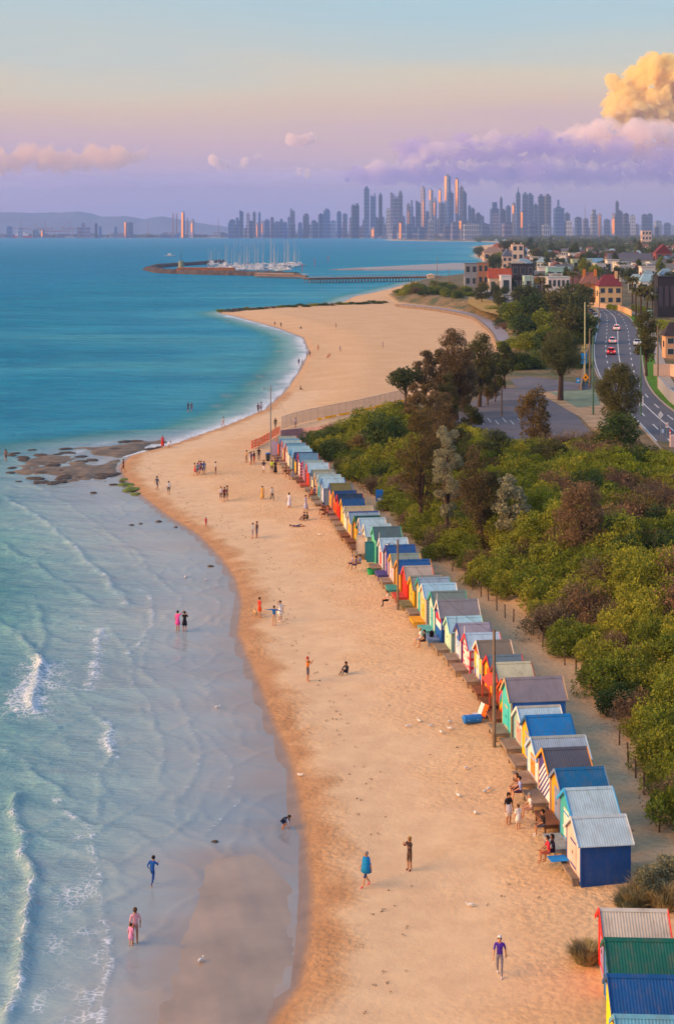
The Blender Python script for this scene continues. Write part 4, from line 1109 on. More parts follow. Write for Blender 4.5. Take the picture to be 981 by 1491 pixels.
tree_px('gum_tree', 645, 705, 560, 44, 'sheoak', 'brown tree with silvery top beside the flat-topped tree', 24, 0.99, z=4.6, ncl=50, per=240, size=0.17, forks=7, aspect=3, trunk=0.16)
tree_px('gum_tree', 650, 760, 605, 40, 'silver', 'pale silver-tipped tree rising above the scrub', 25, 0.99, z=4.4, ncl=50, per=240, size=0.16, forks=7, aspect=3, trunk=0.14)
tree_px('banksia_tree', 742, 775, 694, 46, 'silver', 'silver-tipped banksia standing over yellow-green shrubs', 21, 0.99, z=4.6, ncl=46, per=120, size=0.22, forks=5, trunk=0.16)
tree_px('gum_tree', 845, 810, 700, 70, 'dry', 'broad brown tree rising out of the scrub', 26, 0.99, z=4.8, ncl=70, per=240, size=0.15, forks=9, aspect=3, trunk=0.16)
tree_px('gum_tree', 560, 668, 600, 60, 'dark', 'dark green bushy tree behind the bathing boxes', 22, 0.9, z=3.6, ncl=50, per=140, size=0.26, forks=5, trunk=0.16)
tree_px('gum_tree', 775, 650, 560, 50, 'rust', 'brown conical tree on the edge of the driveway', 27, 0.99, z=UZ, ncl=50, per=140, size=0.26, forks=5, aspect=3, trunk=0.16)
tree_px('gum_tree', 900, 668, 600, 60, 'dark', 'dark green bush tree at the end of the sandy island', 28, 0.99, z=UZ, ncl=50, per=140, size=0.26, forks=5, trunk=0.16)
for i, (x, yb, yt, w_, mt_) in enumerate([(676, 602, 520, 34, 'sheoak'), (652, 618, 540, 30, 'gum'), (710, 590, 520, 30, 'sheoak'), (604, 628, 556, 30, 'rust'), (628, 640, 552, 34, 'sheoak'), (720, 585, 528, 26, 'gum'), (685, 640, 590, 34, 'gum'), (632, 676, 600, 44, 'sheoak'), (668, 700, 620, 44, 'gum'), (720, 690, 628, 50, 'tall'), (800, 690, 640, 50, 'gum')]):
    tree_px('she_oak_tree', x, yb, yt, w_, mt_, 'brownish bushy she-oak in the clump between the wire fence and the car park', 50 + i, 0.93, ncl=40, per=200, size=0.2, droop=0.4, forks=6, aspect=3.5, trunk=0.14, group='she-oak clump by the car park')
for i, (x, y, k, s_) in enumerate([(455, 652, 'dark', 1.1), (470, 660, 'dark', 1.3), (490, 668, 'dark', 1.3), (478, 648, 'dark', 1.1), (500, 650, 'dark', 1.2), (508, 690, 'mauve', 1.2), (520, 640, 'green', 1.5), (540, 632, 'olive', 1.5), (568, 632, 'green', 1.6), (530, 662, 'rust', 1.4), (555, 690, 'olive', 1.5), (575, 650, 'green', 1.6)]):
    p = G(x, y); shrub(k, p.x, p.y, s_)
# tufts on the sand by the boxes
TUFT = []
for s_ in range(3):
    rng = np.random.default_rng(600 + s_); n_ = 900
    a = rng.random(n_) * 6.283; r0 = 0.55 * rng.random(n_) ** 0.5; out = 0.25 + 0.55 * rng.random(n_); h_ = 0.35 + 0.75 * rng.random(n_)
    b0 = np.stack([r0 * np.cos(a), r0 * np.sin(a), np.full(n_, -0.05)], 1); tip = np.stack([(r0 + out) * np.cos(a + rng.normal(size=n_) * .3), (r0 + out) * np.sin(a), h_], 1)
    sd = np.stack([-np.sin(a), np.cos(a), np.zeros(n_)], 1) * 0.025
    mid_ = (b0 + tip) / 2 + np.array([0, 0, 0.18])
    v = np.stack([b0 - sd, b0 + sd, mid_ + sd, mid_ - sd, tip], 1).reshape(-1, 3); o5 = np.arange(n_) * 5
    f = np.concatenate([np.stack([o5, o5 + 1, o5 + 2, o5 + 3], 1), np.stack([o5 + 3, o5 + 2, o5 + 4, o5 + 4], 1)])
    mb_me = bpy.data.meshes.new('beach_grass'); mb_me.from_pydata(v.tolist(), [], [tuple(q) if q[2] != q[3] else tuple(q[:3]) for q in f.tolist()]); mb_me.materials.append(LEAF['pale_grass']); TUFT.append(mb_me)
for i, (x, y, s_, lab) in enumerate([(853, 1400, 1.1, 'dry grass tuft on the sand beside the red-gabled bathing box'), (862, 1392, 0.8, 'small dry grass tuft tucked behind another beside the red-gabled bathing box'),
    (925, 1318, 1.2, None), (945, 1312, 1.3, None), (965, 1320, 1.4, None), (915, 1325, 1.0, None), (950, 1290, 1.2, None), (975, 1290, 1.3, None), (985, 1310, 1.3, None)]):
    p = G(x, y); o = link('grass_tuft', TUFT[i % 3], None, p, i * 1.1); o.scale = (s_ * .75, s_ * .75, s_ * .65)
    with_mat(o, LEAF['pale_grass'] if i != 5 else LEAF['silver'])
    tag(o, lab or 'pale grass tuft on the sand behind the red-gabled bathing box', 'grass tuft', None if lab else 'pale grass tufts between the two rows')
for i, (x, y, k, s_) in enumerate([(955, 1305, 'silver', 0.55), (972, 1300, 'silver', 0.6), (940, 1312, 'silver', 0.5)]):
    p = G(x, y); shrub(k, p.x, p.y, s_, 0.45, 'low grey-green saltbush between the two rows of bathing boxes', 'saltbushes between the two rows')
# ------------------------------------------------------------------ people
# one continuous skinned body per pose; the regions of the body take the person's own colours
# materials: 0 skin, 1 top, 2 upper leg, 3 lower leg, 4 foot, 5 sleeve
def limb(S, a, b): return (a, b, S)
def pose(kind):
    """joint positions in metres for a 1.7 m figure facing -y"""
    J = dict(pel=(0, 0, .94), spi=(0, 0, 1.14), che=(0, 0, 1.33), nec=(0, 0, 1.47), hea=(0, -.015, 1.57), top=(0, -.005, 1.665), nos=(0, -.115, 1.565),
             hl=(.09, 0, .90), kl=(.10, -.02, .49), al=(.10, .01, .09), tl=(.11, -.15, .03), hr=(-.09, 0, .90), kr=(-.10, -.02, .49), ar=(-.10, .01, .09), tr=(-.11, -.15, .03),
             sl=(.17, 0, 1.40), el=(.235, .02, 1.13), wl=(.25, -.04, .89), gl=(.25, -.06, .80), sr=(-.17, 0, 1.40), er=(-.235, .02, 1.13), wr=(-.25, -.04, .89), gr=(-.25, -.06, .80))
    if kind == 'walk':
        J.update(kl=(.10, -.16, .50), al=(.10, -.24, .10), tl=(.10, -.39, .06), kr=(-.10, .02, .50), ar=(-.10, .26, .15), tr=(-.10, .14, .04), el=(.23, .10, 1.15), wl=(.25, .14, .91), gl=(.25, .14, .82), er=(-.23, -.07, 1.14), wr=(-.24, -.20, .92), gr=(-.24, -.25, .84))
    if kind == 'run':
        J.update(che=(0, -.08, 1.32), nec=(0, -.12, 1.46), hea=(0, -.15, 1.56), top=(0, -.15, 1.65), nos=(0, -.26, 1.55), sl=(.17, -.08, 1.39), sr=(-.17, -.08, 1.39), kl=(.10, -.28, .60), al=(.10, -.18, .22), tl=(.10, -.33, .16), kr=(-.10, .06, .50), ar=(-.10, .30, .22), tr=(-.10, .24, .09),
                 el=(.25, .12, 1.20), wl=(.22, .02, 1.02), gl=(.21, -.05, .98), er=(-.25, -.20, 1.17), wr=(-.18, -.36, 1.22), gr=(-.16, -.42, 1.27))
    if kind == 'phone':
        J.update(el=(.22, -.16, 1.22), wl=(.10, -.33, 1.42), gl=(.06, -.36, 1.50), er=(-.22, -.16, 1.22), wr=(-.10, -.33, 1.42), gr=(-.06, -.36, 1.50))
    if kind == 'arms_out':
        J.update(el=(.42, 0, 1.36), wl=(.64, -.02, 1.42), gl=(.73, -.02, 1.44), er=(-.42, 0, 1.30), wr=(-.62, -.04, 1.22), gr=(-.71, -.05, 1.20))
    if kind == 'arm_up':
        J.update(er=(-.30, -.10, 1.50), wr=(-.36, -.24, 1.66), gr=(-.37, -.28, 1.74))
    if kind == 'sit':      # on a bench of 0.45 m; the seat is at y = 0
        J.update(pel=(0, 0, .56), spi=(0, -.02, .76), che=(0, -.05, .95), nec=(0, -.08, 1.09), hea=(0, -.10, 1.19), top=(0, -.10, 1.285), nos=(0, -.21, 1.18), hl=(.10, -.03, .53), hr=(-.10, -.03, .53),
                 kl=(.12, -.44, .53), al=(.12, -.46, .10), tl=(.13, -.62, .04), kr=(-.12, -.44, .53), ar=(-.12, -.40, .10), tr=(-.13, -.56, .04), sl=(.17, -.05, 1.02), sr=(-.17, -.05, 1.02), el=(.23, -.12, .78), wl=(.16, -.34, .64), gl=(.14, -.41, .60), er=(-.23, -.12, .78), wr=(-.16, -.34, .64), gr=(-.14, -.41, .60))
    if kind == 'ground':   # on the sand with knees drawn up
        J.update(pel=(0, 0, .13), spi=(0, .02, .33), che=(0, -.02, .52), nec=(0, -.07, .66), hea=(0, -.10, .76), top=(0, -.11, .855), nos=(0, -.21, .75), hl=(.10, -.03, .12), hr=(-.10, -.03, .12),
                 kl=(.12, -.34, .42), al=(.11, -.52, .08), tl=(.11, -.67, .03), kr=(-.12, -.34, .40), ar=(-.11, -.54, .08), tr=(-.11, -.69, .03), sl=(.17, -.02, .59), sr=(-.17, -.02, .59), el=(.22, -.20, .42), wl=(.12, -.40, .36), gl=(.06, -.46, .34), er=(-.22, -.20, .42), wr=(-.12, -.40, .34), gr=(-.06, -.46, .32))
    if kind == 'crouch':
        J.update(pel=(0, .10, .58), spi=(0, -.06, .72), che=(0, -.24, .80), nec=(0, -.37, .84), hea=(0, -.46, .86), top=(0, -.52, .93), nos=(0, -.55, .80), hl=(.09, .09, .55), hr=(-.09, .09, .55), kl=(.12, -.16, .40), al=(.11, .02, .09), tl=(.11, -.14, .03), kr=(-.12, -.16, .40), ar=(-.11, .02, .09), tr=(-.11, -.14, .03),
                 sl=(.17, -.28, .82), sr=(-.17, -.28, .82), el=(.20, -.36, .56), wl=(.14, -.44, .32), gl=(.12, -.46, .24), er=(-.20, -.36, .56), wr=(-.14, -.44, .32), gr=(-.12, -.46, .24))
    if kind == 'lie':
        J.update(pel=(0, 0, .11), spi=(0, .20, .11), che=(0, .39, .13), nec=(0, .53, .14), hea=(0, .63, .15), top=(0, .725, .15), nos=(0, .62, .26), hl=(.09, -.04, .11), hr=(-.09, -.04, .11), kl=(.10, -.42, .30), al=(.10, -.78, .07), tl=(.11, -.83, .20), kr=(-.10, -.45, .12), ar=(-.10, -.85, .07), tr=(-.11, -.90, .2),
                 sl=(.17, .46, .12), sr=(-.17, .46, .12), el=(.26, .22, .08), wl=(.22, .02, .12), gl=(.18, -.05, .16), er=(-.26, .22, .08), wr=(-.25, -.02, .07), gr=(-.25, -.11, .06))
    return J
BONES = [('pel', 'spi', 1), ('spi', 'che', 1), ('che', 'nec', 1), ('nec', 'hea', 0), ('hea', 'top', 0), ('hea', 'nos', 0), ('pel', 'hl', 2), ('hl', 'kl', 2), ('kl', 'al', 3), ('al', 'tl', 4), ('pel', 'hr', 2), ('hr', 'kr', 2), ('kr', 'ar', 3), ('ar', 'tr', 4),
         ('che', 'sl', 1), ('sl', 'el', 1), ('el', 'wl', 5), ('wl', 'gl', 0), ('che', 'sr', 1), ('sr', 'er', 1), ('er', 'wr', 5), ('wr', 'gr', 0)]
RAD = dict(pel=(.135, .10), spi=(.125, .09), che=(.145, .10), nec=(.052, .052), hea=(.085, .10), top=(.06, .065), nos=(.012, .012), hl=(.088, .088), kl=(.058, .058), al=(.038, .038), tl=(.038, .028), hr=(.088, .088), kr=(.058, .058), ar=(.038, .038), tr=(.038, .028),
           sl=(.062, .062), el=(.043, .043), wl=(.028, .028), gl=(.030, .018), sr=(.062, .062), er=(.043, .043), wr=(.028, .028), gr=(.030, .018))
_body = {}
def body_mesh(kind):
    if kind in _body: return _body[kind]
    J = {k: Vector(v) for k, v in pose(kind).items()}
    names = list(J); ix = {k: i for i, k in enumerate(names)}
    vs = [J[k] for k in names]; es = [(ix[a], ix[b]) for a, b, _ in BONES]; rad = [RAD[k] for k in names]
    # five fingers leave each palm
    for g, w in (('gl', 'wl'), ('gr', 'wr')):
        d = (J[g] - J[w]).normalized(); side = d.cross(Vector((0.2, 1, 0.1))).normalized()
        for k, (o, ln) in enumerate(((-.026, .062), (-.009, .078), (.009, .075), (.026, .058))):
            a = J[g] + side * o + d * .012; m_ = a + d * ln * .5 + Vector((0, -.006, 0)); b = m_ + d * ln * .45 + Vector((0, -.012, -.004))
            i = len(vs); vs += [m_, b]; rad += [(.0085, .0085), (.0075, .0075)]; es += [(ix[g], i), (i, i + 1)]
        i = len(vs); a = J[w].lerp(J[g], .55) + side * -.04; vs.append(a); rad.append((.010, .010)); es.append((ix[g], i))
    me = bpy.data.meshes.new('body_cage'); me.from_pydata([tuple(v) for v in vs], es, [])
    o = bpy.data.objects.new('body_cage', me); COL.objects.link(o)
    sk = o.modifiers.new('skin', 'SKIN'); sk.use_smooth_shade = True; sk.branch_smoothing = 0.4
    for i, r_ in enumerate(rad):
        me.skin_vertices[0].data[i].radius = r_; me.skin_vertices[0].data[i].use_root = (i == ix['pel'])
    su = o.modifiers.new('sub', 'SUBSURF'); su.levels = 1; su.render_levels = 1
    dg = bpy.context.evaluated_depsgraph_get()
    out = bpy.data.meshes.new_from_object(o.evaluated_get(dg), depsgraph=dg); out.name = 'body'
    bpy.data.objects.remove(o)
    segs = [(J[a], J[b], m) for a, b, m in BONES]
    mi = []
    for p in out.polygons:
        c = p.center; best = 1e9; bm_ = 0
        for a, b, m in segs:
            ab = b - a; t = max(0, min(1, (c - a).dot(ab) / ab.length_squared)); dd = (c - a - ab * t).length
            if dd < best: best = dd; bm_ = m
        if bm_ == 1 and (c - J['nec']).length < 0.075: bm_ = 0
        mi.append(bm_)
    out.materials.clear()
    for _ in range(6): out.materials.append(None)
    out.polygons.foreach_set('material_index', mi)
    _body[kind] = (out, J)
    return _body[kind]
SKIN = ['c08a66', 'a8704c', '8a5a3c', 'd0a080', '6a4430']
HAIRC = {'dark': '1e1612', 'brown': '4a2f1c', 'blond': 'b08a4a', 'grey': '8a8682', 'cap': 'd8d8d4', 'black': '14100e', 'redcap': 'a83020'}
def cloth(c): return M('cloth_' + c, c, 0.85, 0.1, var=0.15, vscale=9)
_hair = {}
def hair_mesh(long):
    if long in _hair: return _hair[long]
    bm = bmesh.new(); bmesh.ops.create_icosphere(bm, subdivisions=2, radius=1)
    for v in list(bm.verts):
        if v.co.y < -0.35 and v.co.z < 0.35: bm.verts.remove(v)
    for v in bm.verts:
        f = 1.0
        if long and v.co.z < -0.1 and v.co.y > -0.2: v.co.z = -0.1 + (v.co.z + 0.1) * 2.6; f = 0.95
        v.co.x *= 0.098 * f; v.co.y *= 0.118 * f; v.co.z *= 0.118
        v.co += v.normal * 0.004
    me = bpy.data.meshes.new('hair'); bm.to_mesh(me); bm.free(); _hair[long] = me
    return me
_dress = {}
def dress_mesh(kind):
    """a skirt that hangs from the waist (short or long) or an open wrap over the shoulders"""
    if kind in _dress: return _dress[kind]
    mb = MB()
    if kind == 'short': mb.lathe([(.125, 1.12), (.15, 1.0), (.185, .85), (.225, .62), (.215, .62), (.12, 1.0)], 14, sx=1.0, sy=.8)
    if kind == 'long': mb.lathe([(.125, 1.12), (.15, .98), (.19, .75), (.24, .42), (.27, .22), (.26, .22), (.13, 1.0)], 14, sx=1.0, sy=.85)
    if kind == 'wrap': mb.lathe([(.08, 1.48), (.20, 1.42), (.235, 1.2), (.25, 1.0), (.29, .75), (.28, .75), (.19, 1.2)], 14, sx=1.0, sy=.85)
    for i, v in enumerate(mb.v):
        a = math.atan2(v[1], v[0]); k = 1 + 0.09 * math.sin(5 * a + 1) * max(0, 1.1 - v[2]); mb.v[i] = (v[0] * k, v[1] * k, v[2])
    me = bpy.data.meshes.new('dress'); me.from_pydata(mb.v, [], mb.f); me.polygons.foreach_set('use_smooth', [True] * len(me.polygons)); _dress[kind] = me
    return me
random.seed(3)
def person(label, px=None, py=None, kind='stand', face=0.0, top='d8d8d8', bot='3a3a48', hair='dark', skin=None, long=False, dress=None, dcol=None, legs='skin', shoe=None, s=1.0, sleeve='skin', loc=None, group=None, sx=1.0):
    me, J = body_mesh(kind)
    if loc is None:
        p = G(px, py); loc = (p.x, p.y, max(p.z, 0.0) - (0.02 if p.z > 0.05 else 0.06))
    o = link('person', me, None, loc, face); o.scale = (s * sx, s * sx, s)
    sk = M('skin_' + SKIN[0 if skin is None else skin], SKIN[0 if skin is None else skin], 0.55, 0.3)
    low = {'skin': sk, 'long': cloth(bot)}.get(legs) or sk
    ms = [sk, cloth(top), cloth(bot), low, cloth(shoe) if shoe else sk, cloth(top) if sleeve == 'long' else sk]
    for i, m in enumerate(ms):
        o.material_slots[i].link = 'OBJECT'; o.material_slots[i].material = m
    h = link('hair', hair_mesh(long), o, J['hea'].lerp(J['top'], .42) + Vector((0, .012, .012)))
    if kind == 'lie': h.rotation_euler = (R(-80), 0, 0)
    if kind == 'crouch': h.rotation_euler = (R(40), 0, 0)
    if not h.material_slots: h.data.materials.append(None)
    with_mat(h, M('hair_' + hair, HAIRC[hair], 0.7, 0.2))
    if dress:
        d = link('dress', dress_mesh(dress), o)
        if not d.material_slots: d.data.materials.append(None)
        with_mat(d, cloth(dcol or top))
    return tag(o, label, 'person', group)
L_, Rt, B_, F_ = R(-90), R(90), R(180), 0.0        # facing left (the sea), right, away, towards the camera
NEARS = 1.0
person('person in a loose blue wrap and pink shoes walking over smooth sand', 533, 1291, 'walk', R(-60), '1f78b8', '26346a', 'grey', 0, dress='wrap', dcol='1c7cba', shoe='e0506a', s=1.0)
person('person in a dark patterned top holding a phone up on the open sand', 596, 1267, 'phone', R(-50), '3f3436', '5a4438', 'blond', 1, long=True, shoe='7a3a30', s=0.98)
person('person in a purple tank top, grey leggings and white cap carrying a camera', 727, 1421, 'walk', R(-10), '4a2f9c', '7a7686', 'cap', 0, legs='long', shoe='c8c4cc', s=1.0)
person('person in a dark vest and white skirt standing before the decks', 740, 1201, 'stand', R(30), '2f2c30', 'd8d0cc', 'dark', 1, long=True, dress='short', dcol='d4ccd0')
person('child in a white dress standing beside the decks', 754, 1208, 'stand', R(200), 'e6e0dc', 'e6e0dc', 'brown', 0, s=0.78, dress='short', dcol='e6e0dc')
person('person in an orange shirt and grey shorts looking at a phone', 448, 992, 'phone', R(70), 'e07a1c', '6a6068', 'redcap', 0, s=1.02)
person('person in dark clothes sitting alone on the open sand with knees up', 505, 981, 'ground', R(-50), '2a2c3a', '2a2c40', 'dark', 1, long=True, legs='long', sleeve='long')
person('person in a red top and orange skirt standing near a small tan dog', 378, 899, 'stand', R(120), 'c83a34', 'd8582a', 'brown', 0, dress='short', dcol='e0502a', s=0.98)
person('person in a blue jacket with both arms stretched wide', 399, 911, 'arms_out', B_, '1c62a8', 'c09a7a', 'dark', 0, sleeve='long', dress=None, s=0.95)
person('person in a white dress standing behind the one with outstretched arms', 408, 905, 'arm_up', R(30), 'e4dede', 'e8e4e2', 'dark', 0, long=True, dress='short', dcol='e8e2e2', shoe='e8e8e8')
person('person in a pink dress with one arm raised, standing in the shallow water', 259, 919, 'arm_up', R(150), 'e0509a', 'e0509a', 'dark', 1, dress='short', dcol='e050a0')
person('person in a black dress standing in the shallow water beside the pink dress', 269, 920, 'phone', R(170), '1c1a20', '1c1a20', 'dark', 1, dress='short', dcol='1c1a22')
person('child in dark clothes bending down at the water edge', 412, 1206, 'crouch', R(60), '26304a', '26304a', 'dark', 1, s=0.85)
person('child in a blue wetsuit running through the shallow water', 222, 1289, 'run', R(160), '1c4f9c', '1c3f86', 'dark', 1, legs='long', sleeve='long', s=0.86)
person('person in a pink top wading ankle deep with a small child', 197, 1374, 'stand', R(200), 'd89aa4', 'b07a6a', 'brown', 1, s=0.98)
person('small child in pink standing in the water beside an adult in pink', 191, 1377, 'stand', R(150), 'd88ab4', 'd88ab4', 'dark', 0, s=0.62, dress='short', dcol='dc90b8')
person('person in a light blue top in a pair on the sand facing the sea', 368, 784, 'stand', R(-80), '8fb0cc', '6a7a9a', 'dark', 1, s=0.95)
person('person in a dark top beside the one in the light blue top', 374, 783, 'stand', R(-60), '5a4a48', '6a6a86', 'brown', 1)
person('person in a white and blue dress walking towards the boxes', 421, 739, 'walk', R(150), 'cfd0dc', 'b8bcd4', 'dark', 1, long=True, dress='long', dcol='c8c8dc')
person('person in pale clothes carrying something towards the boxes', 445, 743, 'walk', R(60), 'a8b4d4', 'a0a8cc', 'brown', 1, dress='long', dcol='a8b0d0')
person('person in a tan dress standing on the open sand', 382, 727, 'stand', R(170), 'c89a5a', 'c89a5a', 'dark', 1, dress='long', dcol='cc9c58', s=0.93)
person('person in a white top and black trousers on the open sand', 396, 730, 'walk', R(30), 'd8d4d0', '201e22', 'grey', 0, legs='long')
person('person lying on a towel on the sand near a seated pair', 432, 767, 'lie', R(80), '6a5f7a', '4a4a6a', 'dark', 1)
person('person in a dark top sitting on the sand, one of a pair', 444, 757, 'ground', R(-80), '33304a', '3a3650', 'dark', 1, legs='long')
person('person in black sitting on the sand, second of a pair', 448, 757, 'ground', R(-70), '17151a', '2a2a30', 'dark', 1, legs='long')
person('person in a dark top and pale shorts near the lamp post', 384, 689, 'stand', R(-20), '3a2f3a', 'd8d4d8', 'dark', 1)
person('person in a lime yellow shirt standing near the last bathing boxes', 396, 689, 'stand', R(180), 'b4d028', '3a3a34', 'dark', 1)
person('person in a long black dress next to the lime shirt', 401, 690, 'stand', R(150), '1c181c', '1c181c', 'dark', 1, long=True, dress='long', dcol='1e1a1e')
person('person all in black standing by the orange netting', 377, 670, 'stand', R(10), '1a181c', '201e24', 'dark', 1, legs='long', sleeve='long')
person('person in black standing between the wire fence and the lamp post', 401, 624, 'stand', R(10), '15141a', '1a1a20', 'dark', 1, legs='long', sleeve='long')
person('person in red shorts in the group by the orange netting', 370, 675, 'stand', R(60), '2a2428', 'b03a3a', 'dark', 1)
person('person in a purple top in the group by the orange netting', 366, 676, 'stand', R(-60), '3f3a6a', '3a3848', 'dark', 1)
person('person in a tan top in the group by the orange netting', 359, 674, 'stand', R(-60), 'b08a60', '6a5a50', 'dark', 1)
person('person in white shorts in the group by the orange netting', 364, 677, 'stand', R(100), 'a8a0b0', 'd8d4d0', 'brown', 0)
for i, (x, y, t, b, dd, lab) in enumerate([(284, 693, 'c85a5a', 'b04a5a', 'short', 'person in a red dress in the big group on the sand point'), (288, 692, '6a9aa8', '4a6a8a', None, 'person in a teal top in the big group on the sand point'),
        (290, 690, 'd8a0b8', 'a06a9a', 'short', 'person in a pink dress in the big group on the sand point'), (293, 690, '5a3a5a', '3a2a4a', None, 'person in a plum top in the big group on the sand point'), (297, 691, '3f5f9c', '2f4a7a', None, 'person in a blue top in the big group on the sand point'),
        (314, 691, 'e0dcd8', '2a2428', None, 'person in a white top and dark skirt alone beside the big group'), (322, 730, 'd0ccd0', '4a4450', None, 'person in a white top, one of three on the sand'), (327, 731, '7a3a3a', '3a2a2e', None, 'person in a maroon top, middle of three on the sand'),
        (331, 729, '38304a', '2a2838', None, 'person in a navy top, one of three on the sand'), (229, 714, '2f4066', '3a3c4a', None, 'person with a dark backpack near the water edge of the point'), (246, 720, 'e4e0dc', '2a262a', None, 'person in a white shirt and black shorts near the water edge'),
        (300, 767, 'd8284a', 'c02a4a', None, 'small child in red alone near the water edge'), (237, 651, 'c8282a', 'b02a30', 'long', 'person in a long red dress at the rocks of the point'), (246, 652, 'd0c8cc', 'b8b0b8', 'short', 'person crouching in pale clothes at the rocks of the point'),
        (9, 672, 'b07a58', '8a5a48', None, 'person wading at the outer end of the reef'), (180, 688, '7a4a3a', '5a3a30', None, 'person standing at the very tip of the sand point'),
        (274, 600, '3a3a4a', '3f4a6a', None, 'person in dark swimwear wading off the far side of the point'), (279, 599, '5a4a5a', '46466a', None, 'second person wading off the far side of the point'), (325, 621, 'dcd4cc', 'c8a89a', None, 'person in pale clothes on the wet edge beyond the point'),
        (376, 602, '4a4a60', '3a3a50', None, 'person in grey walking on the wet edge of the far beach'), (380, 600, 'b8b8c8', '50506a', None, 'person in a pale top walking on the wet edge of the far beach'),
        (435, 532, '2f3a60', '26304a', None, 'person in navy walking along the far beach'), (447, 520, 'a8b0c8', '5a6a9a', None, 'person in pale blue beside the water of the far beach'), (451, 520, '3a4a7a', '2a3a66', None, 'person in blue beside the water of the far beach'),
        (400, 475, '2a2a38', '2a2a38', None, 'person in black on the far end of the far beach'), (409, 477, '3a3034', '4a3a3a', None, 'person in brown on the far end of the far beach'), (440, 534, '3a3040', '3a3040', None, 'person in dark clothes just up from the water of the far beach'),
        (463, 511, 'c07a4a', '9a5a40', None, 'person in orange on the sand of the far beach'), (489, 478, 'd0a088', 'b88a7a', None, 'person in peach on the upper sand of the far beach'), (438, 479, '26303f', '1f2a3a', None, 'person in navy sitting on the far beach'),
        (495, 513, 'b8a0b8', '8a7a9a', None, 'person in lilac on the middle of the far beach'), (557, 507, '4a5a8a', '4a5a8a', None, 'person in blue on the empty middle sand of the far beach'), (437, 568, '241f28', '241f28', None, 'person in black sitting on the slope of the far beach'),
        (478, 521, 'a85a4a', 'a85a4a', None, 'person in rust red lounging on the far beach'), (430, 623, 'c8b8c0', '8a7a8a', None, 'person in pale pink leaning at the corner of the wire fence'), (480, 519, 'd08a6a', 'c07a5a', None, 'second person lounging on the far beach')]):
    k = 'stand' if i % 3 else 'walk'
    if i in (29, 32, 33, 35): k = 'ground'
    if i == 13: k = 'crouch'
    person(lab, x, y, k, random.uniform(0, 6.28), t, b, random.choice(['dark', 'brown', 'black']), random.choice([0, 1, 1]), dress=dd if k != 'crouch' else None, s=0.62 if i == 11 else random.uniform(0.95, 1.05))
# on the decks: find the hut whose deck lies closest and sit on its front edge
def deck_person(label, px, py, face=R(-85), **k):
    p = P(px, py, HZ + 0.35); best = min(HUT_POS, key=lambda h: abs(h[1] - p.y))
    person(label, kind='sit', face=face, loc=(p.x, p.y, HZ - 0.06), **k)
deck_person('person in a plum top and shorts sitting on a deck before the yellow framed box', 754, 1150, top='7a4a3a', bot='5a3040', hair='brown', skin=0, long=True)
deck_person('person in a pale blue shirt on a deck before the green and white banded box', 758, 1155, top='9aa4d4', bot='4a2f4a', hair='dark', skin=0)
deck_person('person in a white shirt sitting on a deck before the purple striped box', 773, 1180, top='e6dcd6', bot='c09080', hair='grey', skin=0)
deck_person('person in a black shirt sitting before the deep blue roofed box', 792, 1205, top='2a2624', bot='5a5260', hair='dark', skin=1, shoe='d8d4d4')
deck_person('person in a red top sitting on the grey deck before the teal fronted box', 799, 1244, top='d03a4a', bot='a85a4a', hair='dark', skin=1)
deck_person('person in a dark dress sitting next to the red top on the grey deck', 806, 1242, top='2c2640', bot='2c2640', hair='dark', skin=1, long=True)
deck_person('person in a white shirt and black trousers sitting on the turquoise deck', 565, 876, top='d8bcb4', bot='1a181a', hair='brown', skin=0, legs='long', shoe='1a1a1a')
deck_person('person in black sitting on the aqua deck beside a friend in white', 619, 935, top='2a2422', bot='3a2a28', hair='dark', skin=1)
deck_person('person in white sitting on the aqua deck beside a friend in black', 613, 932, top='e4dcd8', bot='d0c4c0', hair='blond', skin=0)
deck_person('person in grey sitting by the cream doors that stand open', 514, 822, top='b8a8b8', bot='4a4a6a', hair='grey', skin=0)
deck_person('person in purple sitting by the cream doors that stand open', 519, 824, top='6a5a7a', bot='4a3f5a', hair='dark', skin=1)
deck_person('person in a blue shirt sitting beside the open teal doors', 525, 822, top='5f8ac8', bot='8a6a5a', hair='dark', skin=1)
deck_person('person in dark clothes sitting before the amber fronted box', 471, 744, top='4a2a2a', bot='3a2026', hair='dark', skin=1)
deck_person('person in brown sitting before the amber fronted box', 474, 750, top='6a3a36', bot='4a2a2e', hair='dark', skin=1)
deck_person('person in pink sitting at the deck end before the amber fronted box', 478, 748, top='a86a6a', bot='7a4a4a', hair='brown', skin=1)
deck_person('person in orange sitting before the box with the violet door', 455, 721, top='d86a3a', bot='a8503a', hair='dark', skin=1)
deck_person('person in violet sitting before the box with the violet door', 459, 719, top='5a4a7a', bot='4a3a6a', hair='dark', skin=1)
deck_person('person in brown sitting before the ivory fronted box', 417, 687, top='6a4038', bot='5a3830', hair='dark', skin=1)
deck_person('person in rust sitting before the bright blue gabled box', 421, 691, top='8a4a3a', bot='6a3a30', hair='brown', skin=1)
deck_person('person in blue and white sitting before the lemon yellow box', 427, 694, top='6a8ac0', bot='7a90b8', hair='dark', skin=1)
deck_person('person in purple sitting before the mauve fronted box', 405, 672, top='3f345a', bot='3a3450', hair='dark', skin=1)
